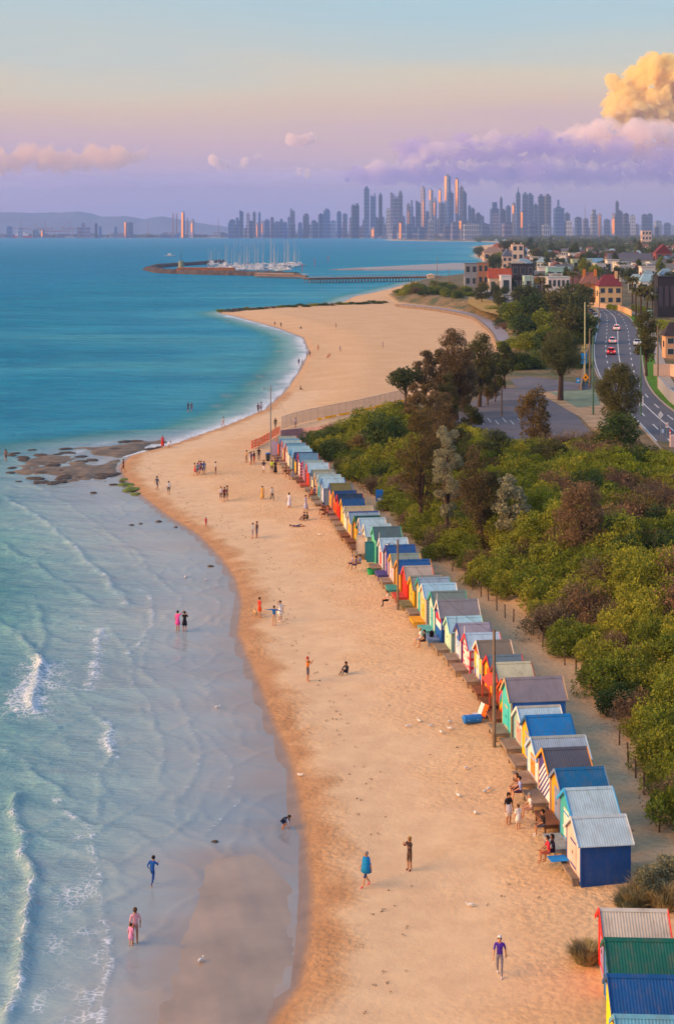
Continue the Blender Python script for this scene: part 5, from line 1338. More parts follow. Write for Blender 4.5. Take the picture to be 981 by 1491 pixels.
# small tan dog near the group
def dog(px, py):
    p = G(px, py); r = empty('dog', p, R(200))
    me = bpy.data.meshes.new('cage')
    vs = [(0, .22, .30), (0, .0, .32), (0, -.20, .33), (0, -.31, .42), (0, -.38, .45), (0, -.47, .42), (0, .34, .38), (.07, .20, .25), (.07, .24, .13), (.07, .20, .02), (-.07, .20, .25), (-.07, .24, .13), (-.07, .20, .02), (.07, -.18, .25), (.07, -.17, .02), (-.07, -.18, .25), (-.07, -.17, .02), (.05, -.35, .53), (-.05, -.35, .53)]
    es = [(0, 1), (1, 2), (2, 3), (3, 4), (4, 5), (0, 6), (0, 7), (7, 8), (8, 9), (0, 10), (10, 11), (11, 12), (2, 13), (13, 14), (2, 15), (15, 16), (4, 17), (4, 18)]
    rd = [.09, .10, .11, .07, .07, .035, .02, .055, .03, .025, .055, .03, .025, .045, .025, .045, .025, .015, .015]
    me.from_pydata(vs, es, []); o = bpy.data.objects.new('cage', me); COL.objects.link(o); o.modifiers.new('s', 'SKIN')
    for i, q in enumerate(rd): me.skin_vertices[0].data[i].radius = (q, q); me.skin_vertices[0].data[i].use_root = i == 1
    o.modifiers.new('u', 'SUBSURF').levels = 1
    dg = bpy.context.evaluated_depsgraph_get(); out = bpy.data.meshes.new_from_object(o.evaluated_get(dg), depsgraph=dg); bpy.data.objects.remove(o)
    out.materials.clear(); out.materials.append(M('fur_tan', 'b89468', 0.9, 0.1, var=0.3, vscale=12)); link('body', out, r)
    tag(r, 'small tan dog standing on the sand by the red top', 'dog')
dog(372, 896)
# ------------------------------------------------------------------ poles, lamps, fences, small beach things
wood_pole = M('pole_wood', '7a6a5a', 0.85, 0.15, var=0.25, vscale=2)
steel = M('galvanised_steel', '8f9499', 0.45, 0.5, 0.6)
black = M('black_metal', '1c1c20', 0.5, 0.4)
def pole(name, px, py, ytop, r, label, z=None, lamp=None, arm=None, mat=wood_pole, cat='pole'):
    p = G(px, py) if z is None else P(px, py, z); H = (py - ytop) * p.y / F
    t = empty(name, p)
    m = MB(); m.tube([(0, 0, -0.4), (0, 0, H)], [r, r * 0.75], 8); m.build('shaft', mat, t)
    if lamp:
        m = MB(); m.tube([(0, 0, H - 0.5), (-lamp * 0.6, 0, H - 0.25), (-lamp, 0, H - 0.3)], 0.03, 5); m.build('bracket', steel, t)
        m = MB(); m.lathe([(0.05, 0.0), (0.16, -0.05), (0.18, -0.12), (0.05, -0.16)], 10, c=(-lamp, 0, H - 0.28)); m.build('lamp_head', steel, t)
    if arm:
        m = MB(); m.beam((-arm, 0, H - 0.5), (arm, 0, H - 0.5), 0.1, 0.12); a = m.build('cross_arm', mat, t)
        for q in (-0.9, -0.45, 0.45, 0.9):
            m = MB(); m.lathe([(0.05, 0), (0.06, .1), (.03, .16)], 6, c=(q * arm, 0, H - 0.44)); m.build('insulator', M('insulator', 'b8b4ac', 0.3), a)
    tag(t, label, cat)
    return t, Vector((p.x, p.y, p.z + H))
_, T1 = pole('utility_pole', 719, 1088, 917, 0.12, 'weathered timber pole before the rainbow striped bathing box')
_, T2 = pole('utility_pole', 579, 888, 786, 0.11, 'timber pole with a small lamp before the scarlet bathing box', lamp=0.8)
_, T3 = pole('lamp_post', 394, 668, 562, 0.10, 'tall slim lamp post beside the orange netting', lamp=1.0, mat=steel, cat='lamp post')
def wire(a, b, sag, label, parent=None, r=0.012):
    m = MB(); pts = []
    for i in range(13):
        t = i / 12; q = Vector(a).lerp(Vector(b), t); q.z -= sag * 4 * t * (1 - t); pts.append(q)
    m.tube(pts, r, 4); o = m.build('overhead_wire', black); tag(o, label, 'wire'); return o
wire(T1 + Vector((0, 0, -0.2)), T2 + Vector((0, 0, -0.2)), 0.9, 'thin black wire slung between the two timber poles')
wire(T2 + Vector((0, 0, -0.2)), T3 + Vector((0, 0, -0.2)), 1.4, 'thin black wire from the timber pole to the slim lamp post')
# dune fence
postw = M('fence_post', '5f4c3c', 0.9, 0.1, var=0.3, vscale=6)
fwire = M('fence_wire', '5a5450', 0.6, 0.3, 0.4)
def post_fence(name, pts, h, label, r=0.05, wires=3):
    t = empty(name, pts[0]); b = Vector(pts[0])
    for p in pts:
        m = MB(); q = Vector(p) - b; a, c = random.uniform(-.07, .07), random.uniform(-.07, .07)
        m.tube([(q.x, q.y, q.z - 0.3), (q.x + a, q.y + c, q.z + h * random.uniform(.85, 1.1))], r, 6); m.build('post', postw, t)
    for k in range(wires):
        m = MB(); m.tube([Vector(p) - b + Vector((0, 0, h * (0.3 + 0.3 * k))) for p in pts], 0.008, 3); m.build('wire', fwire, t)
    tag(t, label, 'fence')
fp = [G(x - 8, y + 7) for x, y in [(632, 800), (648, 812), (666, 825), (685, 841), (696, 852), (708, 862), (719, 868), (731, 882), (743, 893), (755, 899), (784, 918), (797, 935), (813, 948), (830, 962)]]
post_fence('dune_fence', fp, 1.15, 'wire and timber post fence along the foot of the scrub')
fp = [G(x - 9, y + 7) for x, y in [(874, 1002), (892, 1035), (910, 1078), (923, 1104), (934, 1126), (946, 1150), (958, 1175), (968, 1205)]]
post_fence('dune_fence', fp, 1.15, 'timber post fence between the scrub and the nearest boxes of the row')
t = empty('hand_rail', G(838, 978)); b = Vector(t.location); rails = [G(838, 978), G(853, 986), G(863, 1004)]
for p in rails:
    m = MB(); q = Vector(p) - b; m.tube([(q.x, q.y, q.z - .3), (q.x, q.y, q.z + 1.1)], .06, 6); m.build('post', postw, t)
m = MB(); m.tube([Vector(p) - b + Vector((0, 0, 1.08)) for p in rails], .05, 5); m.build('rail', postw, t)
tag(t, 'timber hand rail of the sandy path through the scrub', 'hand rail')
# wire-panel fence above the far beach
mesh_mat = bpy.data.materials.new('wire_panel'); mesh_mat.use_nodes = True; nt = mesh_mat.node_tree
bs = nt.nodes['Principled BSDF']; bs.inputs['Base Color'].default_value = lin('8a8690') + (1,); bs.inputs['Roughness'].default_value = 0.6
tr = N('ShaderNodeBsdfTransparent'); mx = N('ShaderNodeMixShader'); mx.inputs[0].default_value = 0.42
L(tr.outputs[0], mx.inputs[1]); L(bs.outputs[0], mx.inputs[2]); L(mx.outputs[0], nt.nodes['Material Output'].inputs[0])
A = resample([G(410, 626), G(432, 618), G(470, 610), G(520, 600), G(560, 590), G(590, 583)], 22)
yel = M('yellow_block', 'd8a41c', 0.7, 0.2, var=0.1)
t = empty('wire_fence', A[0]); b = Vector(A[0])
for i, (p, q) in enumerate(zip(A[:-1], A[1:])):
    p_, q_ = Vector(p) - b, Vector(q) - b; zz = max(ground_at(p.x, p.y), ground_at(q.x, q.y)) - b.z
    m = MB(); m.add([(p_.x, p_.y, zz + .1), (q_.x, q_.y, zz + .1), (q_.x, q_.y, zz + 2.0), (p_.x, p_.y, zz + 2.0)], [(0, 1, 2, 3)]); pn = m.build('panel', mesh_mat, t)
    m = MB(); m.tube([(p_.x, p_.y, zz), (p_.x, p_.y, zz + 2.05)], .035, 6); m.build('post', steel, t)
    m = MB(); m.beam((p_.x, p_.y, zz + 2.02), (q_.x, q_.y, zz + 2.02), .05, .05); m.build('top_rail', steel, t)
    if i > 5:
        for k in range(1 + i % 2):
            m = MB(); c_ = p_.lerp(q_, .3 + .4 * k); m.box(c_.x - .4, c_.x + .35, c_.y - .75, c_.y - .45, zz - .15, zz + .32); m.build('base_block', yel, t)
tag(t, 'long grey wire panel fence with yellow blocks along the far beach', 'fence')
ws = M('pink_wall', '9a8088', 0.85, 0.2, var=0.2, vscale=0.6)
A2 = [G(408, 640), G(440, 637), G(470, 634), G(505, 628)]
t = empty('concrete_ramp_wall', A2[0]); b = Vector(A2[0]); m = MB()
for p, q in zip(A2[:-1], A2[1:]):
    m.beam(Vector(p) - b + Vector((0, 0, .6)), Vector(q) - b + Vector((0, 0, .6)), .3, 1.6)
m.build('wall', ws, t); tag(t, 'low pinkish wall with yellow graffiti lettering beside the last boxes', 'wall')
g0 = Vector(G(480, 633)); dirv = (Vector(G(492, 630)) - g0).normalized()
def stroke(pts):
    m = MB(); m.tube([g0 - b + dirv * x + Vector((0, -0.22, z + .55)) for x, z in pts], .07, 4); m.build('letter', yel, t)
stroke([(0, 0), (0, .7), (.4, .7), (.4, 0), (0, 0)]); stroke([(.6, .7), (.8, .4), (.8, 0)]); stroke([(.8, .4), (1.0, .7)]); stroke([(1.2, 0), (1.2, .7), (1.5, .6), (1.55, .1), (1.2, 0)])
# orange safety netting
net = M('orange_net', 'f0501c', 0.7, 0.2, var=0.2, vscale=3)
A3 = resample([G(366, 654), G(378, 650), G(392, 641), G(408, 631)], 12)
t = empty('safety_netting', A3[0]); b = Vector(A3[0])
for i, (p, q) in enumerate(zip(A3[:-1], A3[1:])):
    p_, q_ = Vector(p) - b, Vector(q) - b
    m = MB(); m.tube([p_ - Vector((0, 0, .2)), p_ + Vector((random.uniform(-.1, .1), 0, 1.25))], .04, 5); m.build('stake', net, t)
    for k in range(5):
        m = MB(); sg = 0.08 * math.sin(i * 1.7); m.beam(p_ + Vector((0, 0, .2 + k * .22 + sg)), q_ + Vector((0, 0, .2 + k * .22 - sg)), .02, .13); m.build('net_strip', net, t)
tag(t, 'sagging orange safety netting on stakes near the lamp post', 'netting')
# bin, drum, chairs, cooler, towel, signs by the boxes
t = empty('litter_bin', G(390, 671)); m = MB(); m.lathe([(.26, 0), (.30, .85), (.33, .86), (.33, .95), (.28, 1.02)], 12); m.build('bin_body', M('bin_dark', '2a3038', .6), t)
m = MB(); m.lathe([(.34, .95), (.30, 1.08), (.1, 1.12)], 12); m.build('lid', M('bin_blue', '1c5fb4', .5), t); tag(t, 'dark litter bin with a blue lid by the lamp post', 'bin')
t = empty('notice_board', G(399, 667)); m = MB(); m.box(-.5, .5, -.03, .03, .4, 2.3); m.build('panel', M('board_lilac', 'a89ab8', .7), t)
for q in (-.45, .45):
    m = MB(); m.box(q - .04, q + .04, .031, .1, -.2, 2.3); m.build('post', steel, t)
tag(t, 'plain lilac-grey notice board at the end of the row of boxes', 'notice board')
def folding_chair(px, py, colr, label, rz):
    t = empty('beach_chair', G(px, py), rz); c = cloth(colr)
    m = MB(); m.add([(-.25, -.2, .22), (.25, -.2, .22), (.25, .22, .18), (-.25, .22, .18)], [(0, 1, 2, 3)]); m.add([(-.25, -.2, .19), (.25, -.2, .19), (.25, .22, .15), (-.25, .22, .15)], [(3, 2, 1, 0)]); m.build('seat', c, t)
    m = MB(); m.beam((0, .22, .18), (0, .48, .85), .5, .03); m.build('backrest', c, t)
    for x in (-.26, .26):
        m = MB(); m.tube([(x, -.25, 0), (x, .22, .2), (x, .50, .86)], .015, 5); m.build('leg', steel, t)
        m = MB(); m.tube([(x, .40, 0), (x, -.18, .22)], .015, 5); m.build('leg', steel, t)
    tag(t, label, 'chair')
folding_chair(693, 1044, 'd8d4d4', 'white folding beach chair by the cream roofed box', R(-70))
folding_chair(699, 1047, 'e8601c', 'orange folding beach chair by the cream roofed box', R(-60))
t = empty('cool_bag', G(687, 1053), R(15)); m = MB(); m.tube([(-.6, 0, .26), (-.55, 0, .28), (.55, 0, .28), (.6, 0, .26)], [.2, .27, .27, .2], 12); m.build('bag', M('bag_blue', '2a78c8', .7, var=.15), t)
for x in (-.3, .3):
    m = MB(); m.tube([(x, .0, .10), (x, -.28, .28), (x, 0, .57)], .025, 4); m.build('strap', M('strap_light', '9ac0e6', .7), t)
tag(t, 'long rolled blue beach bag lying on the sand by two folding chairs', 'bag')
t = empty('beach_towel', P(812, 1250, HZ + .34), R(10)); m = MB(); m.box(-.45, .45, -.35, .35, -.012, .012); m.build('cloth', cloth('2a84d4'), t); tag(t, 'bright blue towel spread on the grey deck', 'towel')
t = empty('back_pack', P(628, 927, HZ + .33), .4); m = MB(); m.lathe([(.16, 0), (.2, .15), (.18, .35), (.08, .46)], 10, sy=.7); m.build('bag', cloth('1c1c24'), t); tag(t, 'black backpack on the aqua deck', 'backpack')
t = empty('green_tub', G(541, 836)); m = MB(); m.lathe([(.35, 0), (.45, .5), (.42, .5), (.3, .08)], 12); m.build('tub', M('tub_green', '1f9c5a', .5), t); tag(t, 'green plastic tub before the open teal doors', 'tub')
t = empty('sign_board', G(552, 742)); m = MB(); m.box(-.4, .4, -.03, .03, .9, 2.2); m.build('panel', M('sign_blue', '1c6fd0', .5), t)
m = MB(); m.box(-.2, .2, -.04, -.031, 1.0, 1.3); m.build('notice', M('sign_white', 'd8dce4', .5), t)
m = MB(); m.tube([(0, .06, -.2), (0, .06, 2.2)], .05, 6); m.build('post', steel, t); tag(t, 'blue sign board on a post at the edge of the scrub', 'sign')
t = empty('path_rail', G(560, 736)); 
for k, yy in enumerate((0, 1.6)):
    m = MB(); m.tube([(0, yy, -.2), (0, yy, 1.0), (.4, yy + .3, 1.35), (1.6, yy + .8, 1.5)], .06, 6); m.build('rail', steel, t)
tag(t, 'grey bent pipe rail beside the blue sign board', 'rail')
# gulls
def gull_mesh():
    m = MB(); n = 7
    prof = [(0.02, -.20), (.05, -.13), (.075, -.02), (.07, .06), (.045, .12), (.012, .17)]
    m.tube([(0, y, .14 + .02 * (y + .2)) for r_, y in prof], [r_ for r_, y in prof], 8)
    return m
gm = gull_mesh(); gb = bpy.data.meshes.new('body'); gb.from_pydata(gm.v, [], gm.f); gb.materials.append(M('gull_white', 'dedcd8', .8))
hm = MB(); hm.lathe([(.01, -.04), (.036, -.02), (.042, .01), (.03, .035), (.008, .045)], 8, c=(0, -.22, .22)); hb = bpy.data.meshes.new('head'); hb.from_pydata(hm.v, [], hm.f); hb.materials.append(M('gull_white', 'dedcd8', .8))
wm = MB(); wm.add([(.07, -.1, .17), (.085, .05, .15), (.03, .2, .15), (.05, 0, .19), (-.07, -.1, .17), (-.085, .05, .15), (-.03, .2, .15), (-.05, 0, .19)], [(0, 1, 2, 3), (7, 6, 5, 4)]); wb_ = bpy.data.meshes.new('wing'); wb_.from_pydata(wm.v, [], wm.f); wb_.materials.append(M('gull_grey', '8f949c', .8))
lm = MB(); lm.tube([(.02, 0, 0), (.02, 0, .12)], .008, 4); lb = bpy.data.meshes.new('leg'); lb.from_pydata(lm.v, [], lm.f); lb.materials.append(M('gull_red', 'a8402a', .7))
for i, (x, y) in enumerate([(610, 1052), (593, 1060), (627, 1059), (641, 1068), (655, 1053), (655, 1063), (678, 1121), (712, 1151), (706, 1155), (667, 1161), (691, 1186), (685, 1321), (436, 1131), (316, 1032), (465, 780), (270, 842), (292, 1402), (300, 846)]):
    p = G(x, y); t = empty('seagull', p, random.uniform(0, 6.28)); t.scale = (0.95,) * 3
    link('body', gb, t); link('head', hb, t); link('wing', wb_, t); link('leg', lb, t); l2 = link('leg', lb, t); l2.location.x = -.04
    tag(t, 'white seagull standing on the beach', 'seagull', 'seagulls standing on the beach')

# ------------------------------------------------------------------ vehicles
tyre = M('tyre', '18181a', .8); glass = M('car_glass', '1e252c', .08, .6); rim = M('rim', 'a8a8ac', .3, .5, .7)
red_on = bpy.data.materials.new('brake_light_lit'); red_on.use_nodes = True
bs = red_on.node_tree.nodes['Principled BSDF']; bs.inputs['Base Color'].default_value = (.6, .02, .02, 1); bs.inputs['Emission Color'].default_value = (1, .06, .05, 1); bs.inputs['Emission Strength'].default_value = 4.0
head_on = bpy.data.materials.new('head_light_lit'); head_on.use_nodes = True
bs = head_on.node_tree.nodes['Principled BSDF']; bs.inputs['Base Color'].default_value = (.8, .8, .7, 1); bs.inputs['Emission Color'].default_value = (1, .85, .6, 1); bs.inputs['Emission Strength'].default_value = 3.0
red_off = M('tail_light', '8a1a18', .3)
head_off = M('head_light', 'c8c8c8', .2)
def car_proto(colr, lit=True, suv=True):
    """a car pointing to +y"""
    t = empty('parked_car', (0, 0, 0)); pm = M('car_' + colr, colr, .25, .5, .1)
    H = 1.62 if suv else 1.42; L2 = 2.25
    m = MB()   # body: lower shell and cabin from lofted sections along y
    secs = [(-2.25, .74, .45, .80), (-2.15, .86, .32, .98), (-1.4, .90, .28, 1.0), (1.1, .90, .28, .98), (1.9, .86, .30, .84), (2.22, .72, .42, .68)]
    vs = []; n = 8
    for y, w, zl, zh in secs:
        for x, z in ((-w * .92, zl), (-w, zl + .15), (-w, zh - .1), (-w * .93, zh), (w * .93, zh), (w, zh - .1), (w, zl + .15), (w * .92, zl)): vs.append((x, y, z))
    fs = [tuple(range(8))[::-1], tuple(len(vs) - 8 + k for k in range(8))]
    for i in range(len(secs) - 1):
        for k in range(8): fs.append((i * 8 + k, i * 8 + (k + 1) % 8, (i + 1) * 8 + (k + 1) % 8, (i + 1) * 8 + k))
    m.add(vs, fs); bodyo = m.build('body', pm, t, smooth=False)
    m = MB(); prof = [(-2.05, .98), (-1.85, H - .06), (-1.6, H), (.1, H), (.95, .98)] if suv else [(-1.75, .98), (-1.2, H - .05), (-.9, H), (0.05, H), (.95, .98)]
    vs = [(-.80 if z < 1.0 else -.64, y, z) for y, z in prof] + [(.80 if z < 1.0 else .64, y, z) for y, z in prof]; k = len(prof)
    m.add(vs, [tuple(range(k)), tuple(range(2 * k - 1, k - 1, -1))] + [(i, i + k, (i + 1) % k + k, (i + 1) % k) for i in range(k)]); cab = m.build('cabin', pm, bodyo)
    yb0, yb1 = prof[0], prof[1]
    def quad(nm, pts):
        q = MB(); q.add(pts, [(0, 1, 2, 3), (3, 2, 1, 0)]); return q.build(nm, glass, t)
    def lp(a, b_, u): return tuple(a[i] + (b_[i] - a[i]) * u for i in range(2))
    a = lp(yb0, yb1, .12); c_ = lp(yb0, yb1, .9)
    quad('rear_window', [(-.66, a[0] - .03, a[1]), (.66, a[0] - .03, a[1]), (.56, c_[0] - .03, c_[1]), (-.56, c_[0] - .03, c_[1])])
    a = lp(prof[-1], prof[-2], .08); c_ = lp(prof[-1], prof[-2], .92)
    quad('windscreen', [(-.7, a[0] + .03, a[1] + .02), (.7, a[0] + .03, a[1] + .02), (.57, c_[0] + .03, c_[1] + .02), (-.57, c_[0] + .03, c_[1] + .02)])
    for s in (-1, 1):
        quad('side_window', [(s * .80, prof[0][0] + .25, 1.02), (s * .80, .7, 1.02), (s * .665, .12, H - .08), (s * .665, prof[1][0] + .2, H - .08)])
        q = MB(); q.box(min(s * .84, s * .55), max(s * .84, s * .55), -2.27, -2.16, .72, .92); q.build('tail_light', red_on if lit else red_off, t)
        q = MB(); q.box(min(s * .8, s * .5), max(s * .8, s * .5), 2.10, 2.235, .56, .68); q.build('head_light', head_off, t)
        for y in (-1.35, 1.4):
            q = MB(); q.tube([(s * .70, y, .33), (s * .92, y, .33)], .33, 14); w_ = q.build('wheel', tyre, t)
            q = MB(); q.tube([(s * .90, y, .33), (s * .93, y, .33)], .2, 10); q.build('rim', rim, w_)
    q = MB(); q.box(-.25, .25, -2.28, -2.2, .5, .62); q.build('number_plate', M('plate_white', 'd0d0cc', .5), t)
    if lit:
        q = MB(); q.box(-.2, .2, prof[1][0] - .06, prof[1][0], H - .03, H + .01); q.build('brake_lamp', red_on, t)
    return t
CAR = {}
def put_car(colr, px, py, ang, label, group, lit=False, suv=True, z=UZ + .02):
    key = (colr, lit, suv)
    p = P(px, py, z)
    if key not in CAR: CAR[key] = car_proto(colr, lit, suv); c = CAR[key]
    else: c = copy_tree(CAR[key])
    c.location = p; c.rotation_euler = (0, 0, ang); tag(c, label, 'car', group)
    c.name = 'parked_car' if 'parked' in label else 'car'
def road_ang(y):
    i = min(range(len(RA) - 1), key=lambda k: abs(RA[k].y - y)); d = RA[i + 1] - RA[i]; return math.atan2(d.y, d.x) - PI / 2
for x, y, c_, lab, sv in [(889, 516, 'b42a30', 'red car with lit brake lights, rearmost of three queued on the road', True), (891, 500, 'c8ccd4', 'silver car with lit brake lights, middle of three queued on the road', True), (897, 481, 'dcdcdc', 'white car with lit brake lights, foremost of three queued on the road', True)]:
    p = P(x, y, UZ); put_car(c_, x, y, road_ang(p.y), lab, 'cars driving along the road', True, sv)
p = P(928, 503, UZ); put_car('d4d6da', 927, 503, road_ang(p.y) + PI, 'white sedan coming down the road beside the green verge', 'cars driving along the road', False, False)
put_car('c4c6ca', 866, 463, road_ang(P(866, 463, UZ).y) + PI, 'white car parked on the bend of the road', None, False, True)
for i, (x, y, c_) in enumerate([(683, 428.5, '8a6a70'), (690, 429.5, 'a8b4c8'), (712, 431, '6a4a44'), (718, 431.5, '2f3848'), (733, 434, 'd0d4dc'), (740, 437, 'dcdcdc'), (746, 436, '5a6070'), (861, 458, '3a3a40'), (856, 456, '6a5248')]):
    put_car(c_, x, y, R(random.choice([8, 20, 100])), {'8a6a70': 'dusty pink', 'a8b4c8': 'pale blue', '6a4a44': 'brown', '2f3848': 'navy', 'd0d4dc': 'silver', 'dcdcdc': 'white', '5a6070': 'slate grey', '3a3a40': 'black', '6a5248': 'bronze'}[c_] + ' car parked ' + ('on the bend of the road' if x > 800 else 'beside the dry grass above the promenade'), 'parked cars above the promenade', False, i % 2 == 0)
t = empty('parked_van', P(705, 431, UZ), R(95)); m = MB(); m.box(-.95, .95, -2.6, 1.5, .5, 2.5); m.build('cargo_box', M('van_white', 'd8d8d8', .5), t)
m = MB(); m.prism([(-2.6, .4), (-2.6, .49), (2.6, .49), (2.6, .4)], -.9, .9); o = m.build('chassis', black, t); o.rotation_euler = (0, 0, R(90))
m = MB(); m.add([(-.9, 1.52, .5), (.9, 1.52, .5), (.9, 2.6, .5), (-.9, 2.6, .5), (-.85, 1.52, 2.1), (.85, 1.52, 2.1), (.85, 2.1, 2.05), (-.85, 2.1, 2.05), (-.9, 2.6, 1.2), (.9, 2.6, 1.2)], [(0, 1, 2, 3), (4, 5, 6, 7), (0, 4, 7, 8, 3), (1, 2, 9, 6, 5), (3, 2, 9, 8), (8, 9, 6, 7), (0, 1, 5, 4)]); m.build('cab', M('van_white', 'd8d8d8', .5), t)
for s_ in (-1, 1):
    for y in (-1.7, 1.9):
        q = MB(); q.tube([(s_ * .7, y, .35), (s_ * .93, y, .35)], .35, 12); q.build('wheel', tyre, t)
tag(t, 'white box van parked above the promenade', 'van')

# ------------------------------------------------------------------ street furniture by the road
def street_pole(px, py, ytop, label, z=UZ, **k): return pole('power_pole', px, py, ytop, .15, label, z=z, **k)
street_pole(851, 560, 440, 'tall pale pole beside the yellow diamond sign', mat=M('pole_pale', 'a8a884', .7, var=.1))
street_pole(863, 604, 490, 'slim green pole at the near end of the driveway', mat=M('pole_green', '4a6a58', .6))
street_pole(932, 606, 505, 'green pole carrying a white parking sign', mat=M('pole_green', '4a6a58', .6))
street_pole(872, 476, 425, 'pinkish timber pole on the bend of the road', arm=1.2)
for x, yb, yt, lab in [(957, 566, 475, 'timber power pole in front of the white garden wall'), (905, 452, 405, 'power pole in front of the maroon roofed house'), (928, 455, 408, 'power pole near the tall palms'), (955, 455, 400, 'green power pole by the black modern building'), (789, 443, 400, 'pole before the white villa'), (772, 440, 398, 'pole beside the dark modern house'), (695, 438, 400, 'first of two tall poles above the promenade'), (692, 437, 399, 'second of two tall poles above the promenade'), (724, 436, 399, 'pole before the red tiled house'), (636, 415, 375, 'thin dark mast on the point beyond the far beach'), (654, 418, 392, 'short pole on the point beyond the far beach'), (859, 432, 397, 'pole before the orange villa'), (874, 432, 396, 'second pole before the orange villa'), (730, 606, 565, 'timber pole standing in the car park'), (858, 565, 478, 'weathered pole behind the blue sign')]:
    street_pole(x, yb, yt, lab)
for x, yb, yt in [(834, 358, 330), (860, 362, 345), (904, 352, 330), (926, 352, 330), (954, 353, 332), (978, 356, 332), (833, 380, 352), (895, 378, 358), (950, 400, 378), (962, 402, 380), (853, 385, 365)]:
    street_pole(x, yb, yt, 'distant pale pole among the suburban trees')
for o in COL.objects:
    if o.get('label') == 'distant pale pole among the suburban trees': o['group'] = 'distant poles among the suburban trees'
def sign(name, px, py, h, shape, colr, label, z=UZ, w=.6, inner=None):
    t = empty(name, P(px, py, z)); m = MB(); m.tube([(0, 0, -.2), (0, 0, h)], .035, 6); m.build('post', steel, t)
    m = MB()
    if shape == 'diamond': m.add([(0, -.06, h - w), (w * .75, -.06, h), (0, -.06, h + w), (-w * .75, -.06, h)] + [(0, -.04, h - w), (w * .75, -.04, h), (0, -.04, h + w), (-w * .75, -.04, h)], [(0, 1, 2, 3), (7, 6, 5, 4), (0, 4, 5, 1), (1, 5, 6, 2), (2, 6, 7, 3), (3, 7, 4, 0)])
    else: m.box(-w / 2, w / 2, -.06, -.04, h - shape, h)
    pl = m.build('plate', M('sign_' + colr, colr, .5), t)
    if inner:
        m = MB(); hh = h if shape == 'diamond' else h - shape / 2
        m.box(-w * .18, w * .18, -.068, -.061, hh - w * .22, hh + w * .22); m.build('symbol', M('sign_' + inner, inner, .5), pl)
    tag(t, label, 'sign')
sign('warning_sign', 852, 561, 1.4, 'diamond', 'f09a10', 'yellow diamond warning sign beside the driveway entrance', w=.75, inner='1c1a18')
sign('blue_sign', 849, 560, 5.6, 1.9, '1c8ad8', 'tall blue sign plate on the pole by the driveway', w=1.1)
sign('blue_sign', 841, 562, 1.4, .9, '1c8ad8', 'small blue sign at the mouth of the driveway', w=.7, inner='d8dce4')
sign('parking_sign', 933, 606, 3.0, 1.5, 'd8d4d0', 'white parking sign with a red mark on the green pole', w=.6, inner='c8282a')
sign('diamond_sign', 961, 636, 2.9, 'diamond', 'c8ccd4', 'pale diamond sign by the near end of the road', w=.5)
sign('road_sign', 970, 636, 1.9, .7, 'd8ccc8', 'small pale sign plate by the near end of the road', w=.35, inner='c8403a')
sign('road_sign', 964, 638, 1.2, .5, 'a8c0dc', 'small light blue sign plate by the near end of the road', w=.35)
sign('path_sign', 877, 668, 1.6, .5, '5a9ac0', 'small blue path sign between shrubs near the sandy island', w=.6)
t = empty('bollard', P(975, 640, UZ)); m = MB(); m.tube([(0, 0, -.2), (0, 0, 1.3)], .09, 8); m.build('shaft', M('bollard_red', 'd8302a', .5), t); m = MB(); m.tube([(0, 0, .8), (0, 0, 1.0)], .095, 8); m.build('band', M('band_white', 'e0dcd8', .5), t); tag(t, 'red bollard with a white band by the road', 'bollard')
t = empty('utility_box', P(980, 652, UZ)); m = MB(); m.box(-.45, .45, -.3, .3, -.1, 1.6); m.build('cabinet', M('cabinet_pale', 'd0b8b8', .6), t); tag(t, 'pale utility cabinet at the road edge', 'cabinet')
t = empty('traffic_sign', P(945, 470, UZ))
m = MB(); m.tube([(0, 0, -.2), (0, 0, 4.2)], .07, 6); m.build('post', steel, t); m = MB(); m.box(-1.0, 1.0, -.1, -.04, 1.6, 4.2); pl = m.build('plate', M('sign_dark', '2f3a3c', .5), t)
for z in (1.9, 2.7, 3.4):
    m = MB(); m.box(-.75, .75, -.112, -.101, z, z + .45); m.build('panel', M('sign_mint', '9cc4bc', .5), pl)
tag(t, 'dark tall sign with three pale panels by the palms', 'sign')
# dirt-track fence posts on the edge of the driveway scrub
fp = [P(x, y, UZ) for x, y in [(864, 672), (877, 672), (890, 672), (903, 670)]]
post_fence('track_fence', fp, .9, 'short timber post fence between the scrub and the sandy island', wires=1)

# dried weed and shell litter along the high-tide line
rng = np.random.default_rng(77); n_ = 5200
wx2 = rng.uniform(-30, 16, n_); wy2 = rng.uniform(52, 215, n_); wd2, wu2 = land_fields(wx2, wy2)
line = 4.2 + 1.6 * vnoise(wx2, wy2, .08, 5, 2)
keep = (np.abs(wd2 - line) < .25 + 1.6 * rng.random(n_) ** 3) | ((wd2 > 3) & (wu2 < -1) & (rng.random(n_) < .02))
wx2, wy2 = wx2[keep], wy2[keep]; wz2 = gz(wx2, wy2) + .05
v, f = leaves(rng, np.stack([wx2, wy2, wz2], 1), .02 + .07 * rng.random(len(wx2)), 8, .06, 2.0, 0, .35)
tag(link('seaweed_litter', np_mesh('seaweed_litter', v, f, M('dried_weed', '4a3a2a', .9, .1, var=.3))), 'dark dried seaweed scattered along the high-tide line', kind='stuff')
